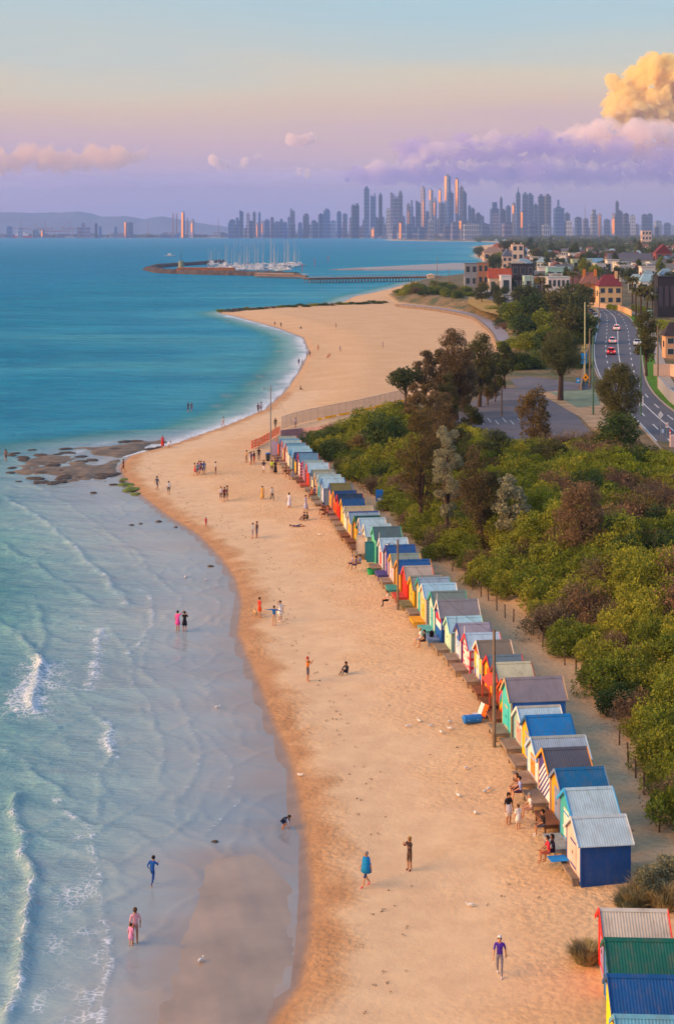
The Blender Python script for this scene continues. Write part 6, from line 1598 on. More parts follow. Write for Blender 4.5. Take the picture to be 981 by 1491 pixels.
# ------------------------------------------------------------------ houses of the suburb
WINM = M('house_glass', '33404c', .12, .6)
def house(name, x0, x1, yb, yt, wall, roofc, label, kind='hip', z=UZ, depth=None, wins=(3, 1), winc=None, framec='b0aca6', rot=0.0, roof_px=None, chim=0, balcony=None, arch=False, group=None):
    """a house seen from the road: photo columns x0..x1, foot row yb, top row yt"""
    p = P((x0 + x1) / 2, yb, z); m_ = p.y / F
    w = (x1 - x0) * m_; H = (yb - yt) * m_; d = depth or w * .8
    t = empty(name, p, rot); hw = H if kind == 'flat' else H * .62 if not roof_px else H - roof_px * m_
    m = MB(); m.box(-w / 2, w / 2, 0, d, -.6, hw); m.build('wall', M('render_' + wall, wall, .8, .2, var=.08, vscale=.4), t)
    rm = M('tiles_' + roofc, roofc, .75, .2, var=.18, vscale=1.2); o_ = .4
    m = MB()
    if kind == 'flat':
        m.box(-w / 2 - .15, w / 2 + .15, -.15, d + .15, hw, hw + .35); m.build('roof', rm, t)
    elif kind == 'hip':
        r_ = min(w, d) * .35
        m.add([(-w / 2 - o_, -o_, hw), (w / 2 + o_, -o_, hw), (w / 2 + o_, d + o_, hw), (-w / 2 - o_, d + o_, hw), (-w / 2 + r_, d / 2, H), (w / 2 - r_, d / 2, H)], [(0, 1, 5, 4), (1, 2, 5), (2, 3, 4, 5), (3, 0, 4), (3, 2, 1, 0)]); ro = m.build('roof', rm, t)
    elif kind == 'gable':   # gable to the road
        m.add([(-w / 2 - o_, -o_, hw), (w / 2 + o_, -o_, hw), (w / 2 + o_, d + o_, hw), (-w / 2 - o_, d + o_, hw), (0, -o_, H), (0, d + o_, H)], [(0, 1, 4), (1, 2, 5, 4), (2, 3, 5), (3, 0, 4, 5), (3, 2, 1, 0)]); ro = m.build('roof', rm, t)
    else:                   # ridge along the road
        m.add([(-w / 2 - o_, -o_, hw), (w / 2 + o_, -o_, hw), (w / 2 + o_, d + o_, hw), (-w / 2 - o_, d + o_, hw), (-w / 2 - o_, d / 2, H), (w / 2 + o_, d / 2, H)], [(0, 1, 5, 4), (1, 2, 5), (2, 3, 4, 5), (3, 0, 4), (3, 2, 1, 0)]); ro = m.build('roof', rm, t)
    nx, nz = wins; cw = w / max(1, nx); ch = hw / max(1, nz)
    for i in range(nx):
        for k in range(nz):
            cx = -w / 2 + cw * (i + .5); z0 = ch * k + ch * .28; ww = cw * .28; wh = ch * .5
            q = MB(); q.box(cx - ww - .08, cx + ww + .08, -.06, -.005, z0 - .08, z0 + wh + .08); f = q.build('window', M('frame_' + framec, framec, .6), t)
            q = MB()
            if arch:
                n_ = 9; vs_ = [(cx - ww, -.075, z0), (cx + ww, -.075, z0)] + [(cx + ww * math.cos(PI * j / n_), -.075, z0 + wh * .75 + ww * math.sin(PI * j / n_)) for j in range(n_ + 1)]
                q.add(vs_, [tuple(range(len(vs_)))])
            else: q.box(cx - ww, cx + ww, -.09, -.061, z0, z0 + wh)
            q.build('pane', winc or WINM, f)
    for s_ in (1, -1):
        q = MB(); q.box(s_ * w / 2 - (.08 if s_ < 0 else .0), s_ * w / 2 + (.08 if s_ > 0 else 0), d * .3, d * .6, hw * .45, hw * .75); q.build('window', WINM, t)
    if balcony:
        q = MB(); q.box(-w / 2, w / 2, -1.3, -.005, hw * .5 - .2, hw * .5); q.build('balcony', M('render_' + balcony, balcony, .8), t)
        q = MB(); q.box(-w / 2, w / 2, -1.32, -1.28, hw * .5, hw * .5 + 1.0); q.build('balustrade', M('render_' + balcony, balcony, .8), t)
    for k in range(chim):
        q = MB(); cx = w * (.3 - .6 * k); q.box(cx - .5, cx + .5, d * .3, d * .3 + .8, hw, H + 1.3); q.build('chimney', M('render_' + wall, wall, .8), t)
    tag(t, label, 'house', group or 'houses of the suburb')
    return t
house('modern_house', 676, 695, 418, 384, '8a8c94', '6a707a', 'grey flat-roofed house at the shore end of the street', 'flat', wins=(2, 2))
house('brick_house', 695, 711, 416, 383, 'a87254', '8a6a5a', 'orange-brown brick block beside the grey flat-roofed house', 'flat', wins=(2, 2))
house('cottage', 712, 744, 428, 391, 'b8a898', '9a4a34', 'house with a steep orange-red tiled roof', 'ridge', wins=(3, 1))
house('modern_house', 729, 744, 429, 402, 'c8c8d0', 'b8b8bc', 'white cube house with one tall window', 'flat', wins=(1, 1), depth=8)
house('modern_house', 744, 777, 424, 385, '3a3a44', '34343c', 'dark charcoal modern house with stacked balconies', 'flat', wins=(3, 2), balcony='2c2c34')
house('modern_house', 763, 776, 430, 403, '9ab8b4', 'a8c0bc', 'small pale teal house beside the charcoal house', 'flat', wins=(1, 1), depth=7)
house('villa', 797, 829, 440, 404, 'c4c0c4', 'a8b4b4', 'white villa with tall narrow windows', 'flat', wins=(5, 2))
house('villa', 797, 830, 418, 390, '8fb8b4', '8fb0b0', 'pale aqua flat house behind the white villa', 'flat', wins=(3, 1))
house('villa', 800, 818, 402, 383, 'cfc8c4', 'c0b4ac', 'white block with a row of slit windows above the aqua house', 'flat', wins=(4, 1))
house('castle_house', 731, 745, 392, 362, 'd0b4a0', '5f6a84', 'cream castle-like mansion with steep blue gable', 'gable', wins=(2, 2), chim=1)
house('castle_house', 745, 762, 392, 356, 'd8c0ac', '8a6a60', 'cream tower of the castle-like mansion with stepped top', 'flat', wins=(2, 3), chim=2)
house('villa', 704, 732, 380, 360, 'c4a890', '8a7468', 'pinkish cream house near the dark pine on the shore', 'hip', wins=(3, 1))
house('villa', 716, 738, 372, 354, 'b89078', '9a5a48', 'brick house with a red roof on the shore', 'hip', wins=(2, 1))
house('villa', 846, 873, 440, 397, 'c87a3c', '8a5f54', 'orange rendered villa with two arched windows', 'hip', wins=(3, 1), chim=2, arch=True)
house('villa', 871, 905, 444, 400, 'd0ac80', '6f3038', 'cream house with a steep maroon hip roof and chimney', 'hip', wins=(3, 2), chim=1)
house('cottage', 932, 956, 428, 399, 'd4d4d4', '86a8b8', 'white cottage with a light blue roof', 'hip', wins=(2, 1))
house('modern_house', 957, 992, 462, 404, '34323a', '2e2c34', 'black modern building with tall framed windows', 'flat', wins=(4, 1), winc=M('dim_glass', '4a4450', .15, .6), framec='4a4448')
house('long_house', 887, 949, 394, 369, 'a8a494', '5a5a66', 'long house with a slate grey ridge roof', 'ridge', wins=(8, 1), depth=14)
house('cottage', 853, 878, 396, 376, 'a8b0b4', '6a94b0', 'house with a pale blue metal roof', 'ridge', wins=(3, 1))
house('cottage', 833, 862, 398, 378, '9ab094', 'a8a48c', 'flat green-walled house below the suburban trees', 'flat', wins=(3, 1))
house('cottage', 922, 950, 400, 384, 'd8d4d0', 'c8ccc8', 'low white flat house below the slate roofed long house', 'flat', wins=(5, 1))
house('big_house', 954, 977, 388, 356, '8a4a44', '6a2c30', 'tall maroon gabled house among the trees', 'gable', wins=(2, 2))
house('tower_block', 934, 948, 358, 336, 'd4b8a8', 'c09888', 'pale flat-topped block standing above the suburban trees', 'flat', wins=(3, 3))
house('villa', 968, 998, 520, 470, 'c89a78', '3a3438', 'tan house with a dark roof beside the road', 'hip', wins=(2, 2), z=UZ + .3)
# garden walls along the footpath
def garden_wall(px, h, colr, label, z=UZ, thick=.3):
    pts = [P(x, y, z) for x, y in px]; t = empty('garden_wall', pts[0]); b = Vector(pts[0])
    for p, q in zip(pts[:-1], pts[1:]):
        n_ = max(1, int((q - p).length / 2.6))
        for k in range(n_):
            a = p.lerp(q, k / n_) - b; c = p.lerp(q, (k + .97) / n_) - b
            m = MB(); m.beam(a + Vector((0, 0, h / 2)), c + Vector((0, 0, h / 2)), thick, h + .3); m.build('panel', M('render_' + colr, colr, .8, var=.08), t)
    tag(t, label, 'wall')
garden_wall([(951, 548), (975, 548), (1005, 552)], 2.2, 'd0b4a4', 'cream garden wall beside the footpath')
garden_wall([(958, 566), (975, 586), (1000, 604)], 2.0, '9a9aa0', 'grey panel fence beside the footpath')
garden_wall([(899, 452), (914, 458), (919, 461)], 1.8, 'd8a87c', 'peach garden wall on the bend of the road')
garden_wall([(891, 451), (899, 452)], 1.9, '7a7680', 'grey garden wall next to the peach wall')
garden_wall([(855, 446), (870, 448), (888, 450)], 1.5, 'c8a890', 'low cream garden wall before the orange villa')
garden_wall([(845, 568), (853, 520), (864, 480), (870, 462)], .7, '8a7868', 'low brown retaining wall on the seaward side of the road')

# suburb trees: a few shared crowns
SUB = [tree_mesh(900 + i, 9, 8.5, 6.8, .3, ncl=34, per=60, size=.62, forks=4, aspect=2.0, clr=.2) for i in range(4)]
SUBT = [tree_mesh(920 + i, 13, 5.5, 11.5, .3, ncl=34, per=55, size=.62, forks=4, aspect=2.4, clr=.2) for i in range(2)]
PINE = tree_mesh(940, 15, 17, 7, .6, ncl=60, per=90, size=.7, forks=7, top_flat=.3, clr=.13)
def palm_meshes(seed, H=9):
    rng = np.random.default_rng(seed); m = MB(); m.tube([(0, 0, -.3), (.1, 0, H * .5), (0, 0, H)], [.34, .26, .24], 8)
    tm = bpy.data.meshes.new('trunk'); tm.from_pydata(m.v, [], m.f); tm.materials.append(BARK)
    c = MB()
    for i in range(34):
        a = 2 * PI * i / 34 * 2.618; up = rng.uniform(-.2, 1.0); Ln = rng.uniform(2.2, 3.0); prev = None
        pts = []
        for k in range(6):
            u = k / 5; pts.append(Vector((math.cos(a) * Ln * u * (1 - .15 * u), math.sin(a) * Ln * u * (1 - .15 * u), H + up * Ln * u * .8 - 1.5 * u * u)))
        side = Vector((-math.sin(a), math.cos(a), 0))
        for k in range(5):
            for s_ in (-1, 1):
                w0 = .38 * (1 - .6 * abs(k / 5 - .35)); c.add([pts[k], pts[k + 1], pts[k + 1] + side * s_ * w0 + Vector((0, 0, -.22)), pts[k] + side * s_ * w0 * .9 + Vector((0, 0, -.2))], [(0, 1, 2, 3)])
    cm = bpy.data.meshes.new('crown'); cm.from_pydata(c.v, [], c.f); cm.materials.append(LEAF['palm'])
    return tm, cm
PALM = [palm_meshes(1), palm_meshes(2, 7.5)]
plant_tree('pine_tree', PINE, 'tall', P(742, 378, UZ), 1.25, 0, 'broad flat-topped dark pine towering over the shore houses')
plant_tree('pine_tree', SUB[1], 'tall', P(697, 376, UZ - 1), 1.35, 1, 'round dark pine at the edge of the water')
for i, (x, yb, s_, lab) in enumerate([(786, 442, 1.05, 'date palm with a thick crown before the aqua house'), (797, 442, .9, 'date palm leaning beside the white villa'), (833, 434, 1.15, 'date palm with a ragged crown beside the orange villa'), (836, 440, .9, 'shorter palm before the orange villa'), (925, 462, 1.0, 'palm behind the tall narrow tree on the verge'), (932, 460, 1.1, 'taller palm behind the verge tree'), (941, 462, 1.05, 'palm near the dark three-panel sign'), (949, 464, .95, 'palm next to the black modern building'), (920, 450, 1.2, 'brown-fronded palm near the maroon roofed house')]):
    plant_tree('palm_tree', PALM[i % 2], 'palm', P(x, yb, UZ), s_, i, lab)
random.seed(44)
occupied = []
def sub_tree(x, y, kind, s_, mat, label, group, name='suburb_tree'):
    ms = (SUB + SUBT)[kind]; plant_tree(name, ms, mat, (x, y, ground_at(x, y) - .1), s_, random.uniform(0, 6.3), label, group, sz=s_ * random.uniform(.85, 1.15))
TREE_L = {'hazy': 'dark green suburban tree among the houses', 'gum': 'olive suburban tree among the houses', 'dark': 'deep green suburban tree among the houses', 'green': 'bright green suburban tree among the houses', 'tall': 'blackish green suburban tree among the houses'}
nt_ = 0
while nt_ < 290:
    py = 346.5 + 70 * random.random() ** 2.2; px = random.uniform(690, 1000)
    if px < 712 + max(0, 400 - py) * .25 or (py > 400 and (px < 840 or px > 985)): continue
    if py > 412 and random.random() < .6: continue
    p = P(px, py, UZ); mat = random.choice(['hazy', 'hazy', 'gum', 'dark', 'dark', 'green', 'tall'])
    sub_tree(p.x, p.y, random.choice([0, 1, 2, 3, 3, 4, 5]) if random.random() < .8 else random.randrange(6), random.uniform(.8, 1.35) * (1.0 if py < 385 else .8), mat, TREE_L[mat], mat + ' trees of the suburb')
    nt_ += 1
for x, yb, k, s_, mt in [(760, 452, 0, .9, 'tall'), (775, 470, 1, .9, 'dark'), (745, 480, 2, .8, 'green'), (805, 465, 3, 1.0, 'gum'), (838, 470, 0, 1.1, 'tall'), (828, 500, 1, 1.0, 'gum'), (760, 500, 2, .7, 'dark'), (790, 490, 3, .8, 'green'), (848, 455, 1, .9, 'tall'), (735, 466, 2, .55, 'dark'), (820, 450, 3, .9, 'gum'), (850, 500, 2, .8, 'dark'), (782, 452, 1, .8, 'tall'), (765, 520, 0, .6, 'olive'), (812, 520, 1, .65, 'rust')]:
    p = G(x, yb); sub_tree(p.x, p.y, k, s_, mt, {'tall': 'blackish', 'dark': 'deep green', 'green': 'mid green', 'gum': 'olive brown', 'olive': 'yellow-green', 'rust': 'rusty brown'}[mt] + ' bushy tree in the hollow between promenade and road', 'bushy trees between promenade and road', 'bushy_tree')
random.seed(45)
for i in range(95):
    px = random.uniform(690, 990); py = random.uniform(396, 448)
    if 862 < px < 925 and py > 436: continue
    if px < 740 and py < 424: continue
    p = P(px, py, UZ); mat = random.choice(['hazy', 'gum', 'dark', 'tall', 'tall', 'gum'])
    sub_tree(p.x, p.y, random.randrange(6), random.uniform(.35, .75), mat, TREE_L[mat].replace('suburban tree among the houses', 'garden tree between the nearer houses'), mat + ' garden trees of the nearer houses', 'garden_tree')
# hedges
for x0, y0, x1, y1, h, lab in [(697, 426, 735, 429, 2.2, 'clipped bright green hedge before the red tiled house'), (922, 452, 945, 458, 2.2, 'clipped green hedge near the palms'), (958, 478, 1000, 486, 2.5, 'long clipped green hedge below the black building'), (885, 450, 898, 452, 1.6, 'low green hedge before the cream house')]:
    a, b_ = P(x0, y0, UZ), P(x1, y1, UZ); rng = np.random.default_rng(x0); n_ = 30; cs = [tuple(a.lerp(b_, (i + .5) / n_) - a + Vector((0, rng.normal() * .3, h * .5))) for i in range(n_)]
    v, f = leaves(rng, cs, [h * .55] * n_, 70, .38); o = link('hedge', np_mesh('hedge', v, f, LEAF['lime']), None, a); tag(o, lab, 'hedge')
# generic houses filling the suburb
PROTO = []
def gen_house(wall, roofc, kind):
    return house('suburb_house', 485, 496, 420, 405, wall, roofc, 'x', kind, wins=(3, 1), z=UZ)
KINDS = [('c8beb0', '7a5348', 'hip', 'cream house with a brown tiled hip roof among the suburban trees'), ('d0d0d0', '5a6068', 'ridge', 'white house with a slate roof among the suburban trees'), ('a89888', '6a4a44', 'gable', 'beige house with a brown gable among the suburban trees'),
         ('b8c0c4', '7a94a4', 'hip', 'pale house with a blue-grey roof among the suburban trees'), ('d8d0cc', 'b8b4b0', 'flat', 'white flat-roofed house among the suburban trees'), ('9a7464', '6f463e', 'ridge', 'brick house with a dull red-brown roof among the suburban trees')]
protos = [gen_house(w, r_, k) for w, r_, k, l in KINDS]
used = [False] * len(KINDS); nh = 0
random.seed(61)
spots = []
while nh < 190:
    py = 346.3 + 62 * random.random() ** 1.7; px = random.uniform(700, 1000)
    if px < 735 and py > 356: continue
    if py > 398 and px < 905: continue
    p = P(px, py, UZ)
    if any(abs(p.x - q.x) < 10 and abs(p.y - q.y) < 14 for q in spots): continue
    spots.append(p); k = random.randrange(len(KINDS))
    c = protos[k] if not used[k] else copy_tree(protos[k]); used[k] = True
    c.location = (p.x, p.y, UZ); c.rotation_euler = (0, 0, random.uniform(-.5, .5)); s_ = random.uniform(1.6, 2.6); c.scale = (s_, s_, random.uniform(1.3, 2.0))
    tag(c, KINDS[k][3], 'house', 'generic houses of the suburb'); nh += 1
n2_ = 0
while n2_ < 60:
    py = random.uniform(388, 430); px = random.uniform(775, 985)
    if (840 < px < 912 and py > 415) or px > 950 and py > 415: continue
    p = P(px, py, UZ)
    if any(abs(p.x - q.x) < 8 and abs(p.y - q.y) < 12 for q in spots): n2_ += .05; continue
    spots.append(p); k = random.choice([0, 1, 1, 3, 4, 4, 2]); c = copy_tree(protos[k]); c.location = (p.x, p.y, UZ); c.rotation_euler = (0, 0, random.uniform(-.5, .5)); s_ = random.uniform(1.5, 2.4); c.scale = (s_, s_, random.uniform(1.2, 1.9))
    tag(c, KINDS[k][3], 'house', 'generic houses of the suburb'); n2_ += 1
# scrub along the promenade and the headland beyond
random.seed(71)
k = 0
while k < 150:
    if k < 95: x = random.uniform(565, 735); py = lerp_tab([(560, 428), (600, 416), (650, 420), (700, 435), (740, 470)], x) + random.uniform(-6, 14)
    else: x = random.uniform(725, 860); py = random.uniform(455, 548)
    p = G(x, py)
    d0_, d2_ = land_fields([p.x], [p.y])
    if d2_[0] < 3 or (x > 742 and py > 538) or (x > 838 and py < 500): k += 1; continue
    if 680 < x < 745 and 428 < py < 462: k += 1; continue
    kd = random.choice(['dark', 'green', 'olive', 'green', 'dark', 'rust', 'dry'])
    shrub(kd, p.x, p.y, random.uniform(1.1, 2.0), random.uniform(.8, 1.6), label={'dark': 'dark green', 'green': 'mid green', 'olive': 'yellow-green', 'rust': 'dark olive-brown', 'dry': 'dry brown'}[kd] + ' shrub between the promenade and the road', group=kd + ' shrubs between promenade and road'); k += 1
for i in range(26):
    x = 322 + i * 9.5; p = P(x, 455 - (x - 318) * .045 - random.uniform(0, 2.5), .6); p.z = max(.2, ground_at(p.x, p.y))
    kd = random.choice(['dark', 'olive', 'dry']); shrub(kd, p.x, p.y, random.uniform(.8, 1.3), .55, label={'dark': 'dark low', 'olive': 'yellow-green low', 'dry': 'dry low'}[kd] + ' shrub on the rocky groyne of the far beach', group=kd + ' shrubs on the groyne', z=p.z)
for i in range(40):
    x = 318 + random.random() * 210; p = P(x, 456 - (x - 318) * .055 + random.uniform(-.8, 1.2), .0); o = link('groyne_rock', ROCKS[i % 4], None, (p.x, p.y, .25), random.uniform(0, 6)); s_ = random.uniform(.8, 1.8); o.scale = (s_ * 1.4, s_, s_)
    tag(o, 'dark boulder in the rocky groyne of the far beach', 'rock', 'boulders of the groyne')

# ------------------------------------------------------------------ marina and pier
def mound(name, px, h, w, label, seed=1):
    pts = resample([P(x, y, 0) for x, y in px], 60); m = MB(); rows = []
    for i, p in enumerate(pts):
        d = (pts[min(i + 1, 59)] - pts[max(i - 1, 0)]).normalized(); s_ = d.cross(Vector((0, 0, 1)))
        row = []
        for u, z in ((-1.6, -.8), (-1.1, .35), (-.55, .85), (0, 1), (.55, .85), (1.1, .35), (1.6, -.8)):
            j = random.uniform(.8, 1.2); row.append(p + s_ * (u * w / 2 * j) + Vector((0, random.uniform(-.5, .5), z * h * random.uniform(.85, 1.1))))
        rows.append(row)
    vs = [q for r_ in rows for q in r_]; fs = [(i * 7 + k, i * 7 + k + 1, (i + 1) * 7 + k + 1, (i + 1) * 7 + k) for i in range(59) for k in range(6)]
    m.add(vs, fs); o = m.build(name, M('breakwater_rock', '4f4644', .9, .15, var=.4, vscale=.25, bump=.8, bscale=.8)); tag(o, label, 'breakwater'); return o
random.seed(9)
mound('breakwater', [(219, 393), (236, 397.5), (300, 400), (380, 401.5), (432, 403)], 3.6, 9, 'dark rock breakwater on the near side of the marina')
mound('breakwater', [(218, 393), (232, 389), (262, 387), (300, 384.5), (322, 382)], 3.2, 10, 'dark rock breakwater on the far side of the marina')
t = empty('harbour_beacon', P(264, 389, 2)); m = MB(); m.lathe([(2.6, -2), (2.2, 4.2), (2.5, 4.3), (2.5, 5.2), (1.2, 5.4)], 10); m.build('tower', M('beacon_wall', '8a9078', .8), t); m = MB(); m.tube([(0, 0, 5), (0, 0, 15)], [.25, .1], 6); m.build('mast', black, t); tag(t, 'squat grey-green beacon tower with a mast on the breakwater', 'beacon')
t = empty('marina_shed', P(300, 394.5, 2.2), R(-3)); m = MB(); m.box(-22, 22, -2, 3, -2, 1.8); m.build('wall', M('shed_orange', 'c0703c', .8, var=.15), t); m = MB(); m.prism([(-22.5, 1.8), (22.5, 1.8), (22, 2.6), (-22, 2.6)], -2.5, 3.5); m.build('roof', M('shed_roof', 'a8683c', .8), t); tag(t, 'long low orange wharf building along the breakwater', 'wharf building')
hullw = M('hull_white', 'c8ccd2', .35, .5); mastm = M('mast_metal', 'a0a4b0', .5, .3, .2)
def boat_proto(Lb, mast, motor=False):
    t = empty('sail_boat', (0, 0, 0)); m = MB(); secs = [(-.5, .30, .0), (-.3, .36, .0), (.1, .35, .0), (.35, .2, .02), (.5, .015, .05)]; vs = []
    for u, hw, dz in secs:
        y = u * Lb; w_ = hw * Lb * .42
        vs += [(-w_, y, 1.0 + dz * Lb * .3), (-w_ * .7, y, 0), (0, y, -.3), (w_ * .7, y, 0), (w_, y, 1.0 + dz * Lb * .3)]
    fs = [(0, 1, 2, 3, 4)]
    for i in range(4):
        for k in range(4): fs.append((i * 5 + k, (i + 1) * 5 + k, (i + 1) * 5 + k + 1, i * 5 + k + 1))
        fs.append((i * 5 + 4, (i + 1) * 5 + 4, (i + 1) * 5, i * 5))
    m.add(vs, fs); m.build('hull', hullw, t)
    m = MB(); ch = 2.2 if motor else .6; m.add([(-.7, -.25 * Lb, 1.0), (.7, -.25 * Lb, 1.0), (.6, .15 * Lb, 1.0), (-.6, .15 * Lb, 1.0), (-.6, -.22 * Lb, 1 + ch), (.6, -.22 * Lb, 1 + ch), (.5, .05 * Lb, 1 + ch), (-.5, .05 * Lb, 1 + ch)], [(4, 5, 6, 7), (0, 1, 5, 4), (1, 2, 6, 5), (2, 3, 7, 6), (3, 0, 4, 7)]); cb = m.build('cabin', M('cabin_white', 'd0d2d6', .5), t)
    m = MB(); m.box(-.62, .62, -.1 * Lb, .02 * Lb, 1.2, 1.2 + ch * .35); m.build('window', WINM, cb)
    if mast:
        m = MB(); m.tube([(0, .05 * Lb, .8), (0, .05 * Lb, mast)], [.16, .09], 5); m.build('mast', mastm, t)
        m = MB(); m.tube([(0, .05 * Lb, 2.2), (0, -.38 * Lb, 2.3)], .12, 5); m.build('boom', M('sail_cover', '2f4a7a', .8), t)
    return t
BP = [boat_proto(10, 15), boat_proto(12, 18), boat_proto(9, 12), boat_proto(14, 24), boat_proto(11, 0, True)]
ub = [False] * 5; LB = ['white yacht with a mid-height mast moored in the marina', 'white yacht with a tall mast moored in the marina', 'small white yacht with a short mast moored in the marina', 'big white yacht with a very tall mast moored in the marina', 'white cabin cruiser moored in the marina']
random.seed(12)
for i in range(120):
    px = 298 + 140 * random.random() ** .8; py = random.uniform(384.5, 394.5)
    if px > 420: py = random.uniform(385, 390)
    k = random.choice([0, 0, 1, 2, 2, 3, 4, 4]); p = P(px, py, 0)
    c = BP[k] if not ub[k] else copy_tree(BP[k]); ub[k] = True
    c.location = (p.x, p.y, .1); c.rotation_euler = (0, 0, random.choice([1.5, -1.6, .2, 3.0]) + random.uniform(-.2, .2)); s_ = random.uniform(.85, 1.15); c.scale = (s_, s_, s_)
    if k == 4: c.name = 'motor_boat'
    tag(c, LB[k], 'boat', LB[k].split(' moored')[0] + 's in the marina')
for x, y, lab in [(248, 373, 'tiny lone white boat far out on the bay'), (190, 346.2 + 1.6, 'lone small boat off the far shore')]:
    c = copy_tree(BP[4]); c.location = P(x, y, 0); c.scale = (1.2,) * 3; c.name = 'motor_boat'; tag(c, lab, 'boat')
pw = M('pier_timber', '7a5f50', .85, .15, var=.25, vscale=.3)
def pier(name, a, b_, zdeck, w, npile, label, rail=True):
    t = empty(name, a); d = (b_ - a); ln = d.length; t.rotation_euler = (0, 0, math.atan2(d.y, d.x))
    m = MB(); m.box(0, ln, -w / 2, w / 2, zdeck - .5, zdeck); m.build('deck', pw, t)
    for s_ in (-1, 1):
        m = MB(); m.box(0, ln, s_ * (w / 2 - .15) - .12, s_ * (w / 2 - .15) + .12, zdeck - 1.1, zdeck - .502); m.build('beam', pw, t)
        for i in range(npile):
            x = ln * (i + .5) / npile; m = MB(); m.tube([(x, s_ * (w / 2 - .3), -1.5), (x, s_ * (w / 2 - .3), zdeck - .5)], .22, 6); m.build('pile', pw, t)
        if rail:
            m = MB(); m.box(0, ln, s_ * (w / 2 - .1) - .04, s_ * (w / 2 - .1) + .04, zdeck + 1.0, zdeck + 1.1); m.build('rail', M('rail_white', 'b0a8a4', .6), t)
            for i in range(npile):
                x = ln * (i + .5) / npile; m = MB(); m.box(x - .07, x + .07, s_ * (w / 2 - .1) - .07, s_ * (w / 2 - .1) + .07, zdeck, zdeck + 1.0); m.build('rail_post', M('rail_white', 'b0a8a4', .6), t)
    tag(t, label, 'pier')
pier('pier', P(445, 412, 0), P(645, 409, 0), 3.2, 9, 44, 'long brown timber pier on many piles with a pale rail')
pier('jetty', P(372, 404.5, 0), P(447, 406.5, 0), 2.4, 3, 26, 'narrow lower jetty leading from the pier to the breakwater', True)
t = empty('pier_shelter', P(627, 406, 3.2)); m = MB(); m.box(-2.2, 2.2, -2, 2, 0, 2.4); m.build('wall', M('shelter_wall', 'b8a890', .8), t); m = MB(); m.prism([(-2.8, 2.4), (2.8, 2.4), (0, 3.3)], -2.5, 2.5); m.build('roof', M('shelter_roof', 'd0c8b8', .7), t); tag(t, 'small cream shelter on the pier', 'shelter')
for x, y, lab in [(458, 387, 'thin red channel marker beside the marina'), (478, 381, 'distant thin red channel marker off the marina'), (440, 396, 'short red marker post near the jetty')]:
    t = empty('channel_marker', P(x, y, 0)); m = MB(); m.tube([(0, 0, -1), (0, 0, 5.5)], .25, 6); m.build('post', M('marker_red', 'a83a3a', .6), t); m = MB(); m.lathe([(.3, 5.2), (.6, 5.4), (.05, 6.4)], 8); m.build('top_mark', M('marker_red', 'a83a3a', .6), t); tag(t, lab, 'marker')
HAZE_D, CLOUDS = 6.5e-5, True
# ------------------------------------------------------------------ the far shore and the city
def facade(name, base, glassc, fx_=.25, fz_=.28, rough=.25, spec=.6):
    """curtain wall: storeys and bays as fine bands (too far off to pick out one window)"""
    m = bpy.data.materials.new(name); m.use_nodes = True; global nt
    nt = m.node_tree; bs = nt.nodes['Principled BSDF']
    t = N('ShaderNodeTexCoord').outputs['Object']; sp = N('ShaderNodeSeparateXYZ'); L(t, sp.inputs[0])
    hx_ = math_('FRACT', math_('MULTIPLY', math_('ADD', sp.outputs['X'], sp.outputs['Y']), .11)); hz_ = math_('FRACT', math_('MULTIPLY', sp.outputs['Z'], .055))
    win = math_('MULTIPLY', math_('GREATER_THAN', hx_, .35), math_('GREATER_THAN', hz_, .3))
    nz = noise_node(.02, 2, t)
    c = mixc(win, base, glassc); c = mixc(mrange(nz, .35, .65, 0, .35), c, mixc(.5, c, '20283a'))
    oi = N('ShaderNodeObjectInfo').outputs['Random']; hs = N('ShaderNodeHueSaturation'); L(c, hs.inputs['Color']); L(mrange(oi, 0, 1, .65, 1.35), hs.inputs['Value'])
    L(hs.outputs[0], bs.inputs['Base Color']); L(mrange(win, 0, 1, .6, rough), bs.inputs['Roughness']); bs.inputs['Specular IOR Level'].default_value = spec
    return m
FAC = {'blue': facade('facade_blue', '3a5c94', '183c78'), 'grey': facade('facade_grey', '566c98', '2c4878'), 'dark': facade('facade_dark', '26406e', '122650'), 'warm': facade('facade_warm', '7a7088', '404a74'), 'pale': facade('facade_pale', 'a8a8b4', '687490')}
gold = bpy.data.materials.new('sunset_tinted_mirror'); gold.use_nodes = True
bs = gold.node_tree.nodes['Principled BSDF']; bs.inputs['Metallic'].default_value = 1.0; bs.inputs['Base Color'].default_value = (.40, .18, .035, 1); bs.inputs['Roughness'].default_value = .28  # bronze base colour adds sunset orange to the mirrored sun
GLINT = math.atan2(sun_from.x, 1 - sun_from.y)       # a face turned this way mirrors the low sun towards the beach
CN = {'blue': 'blue glass', 'grey': 'grey', 'dark': 'dark', 'warm': 'pinkish', 'pale': 'pale'}
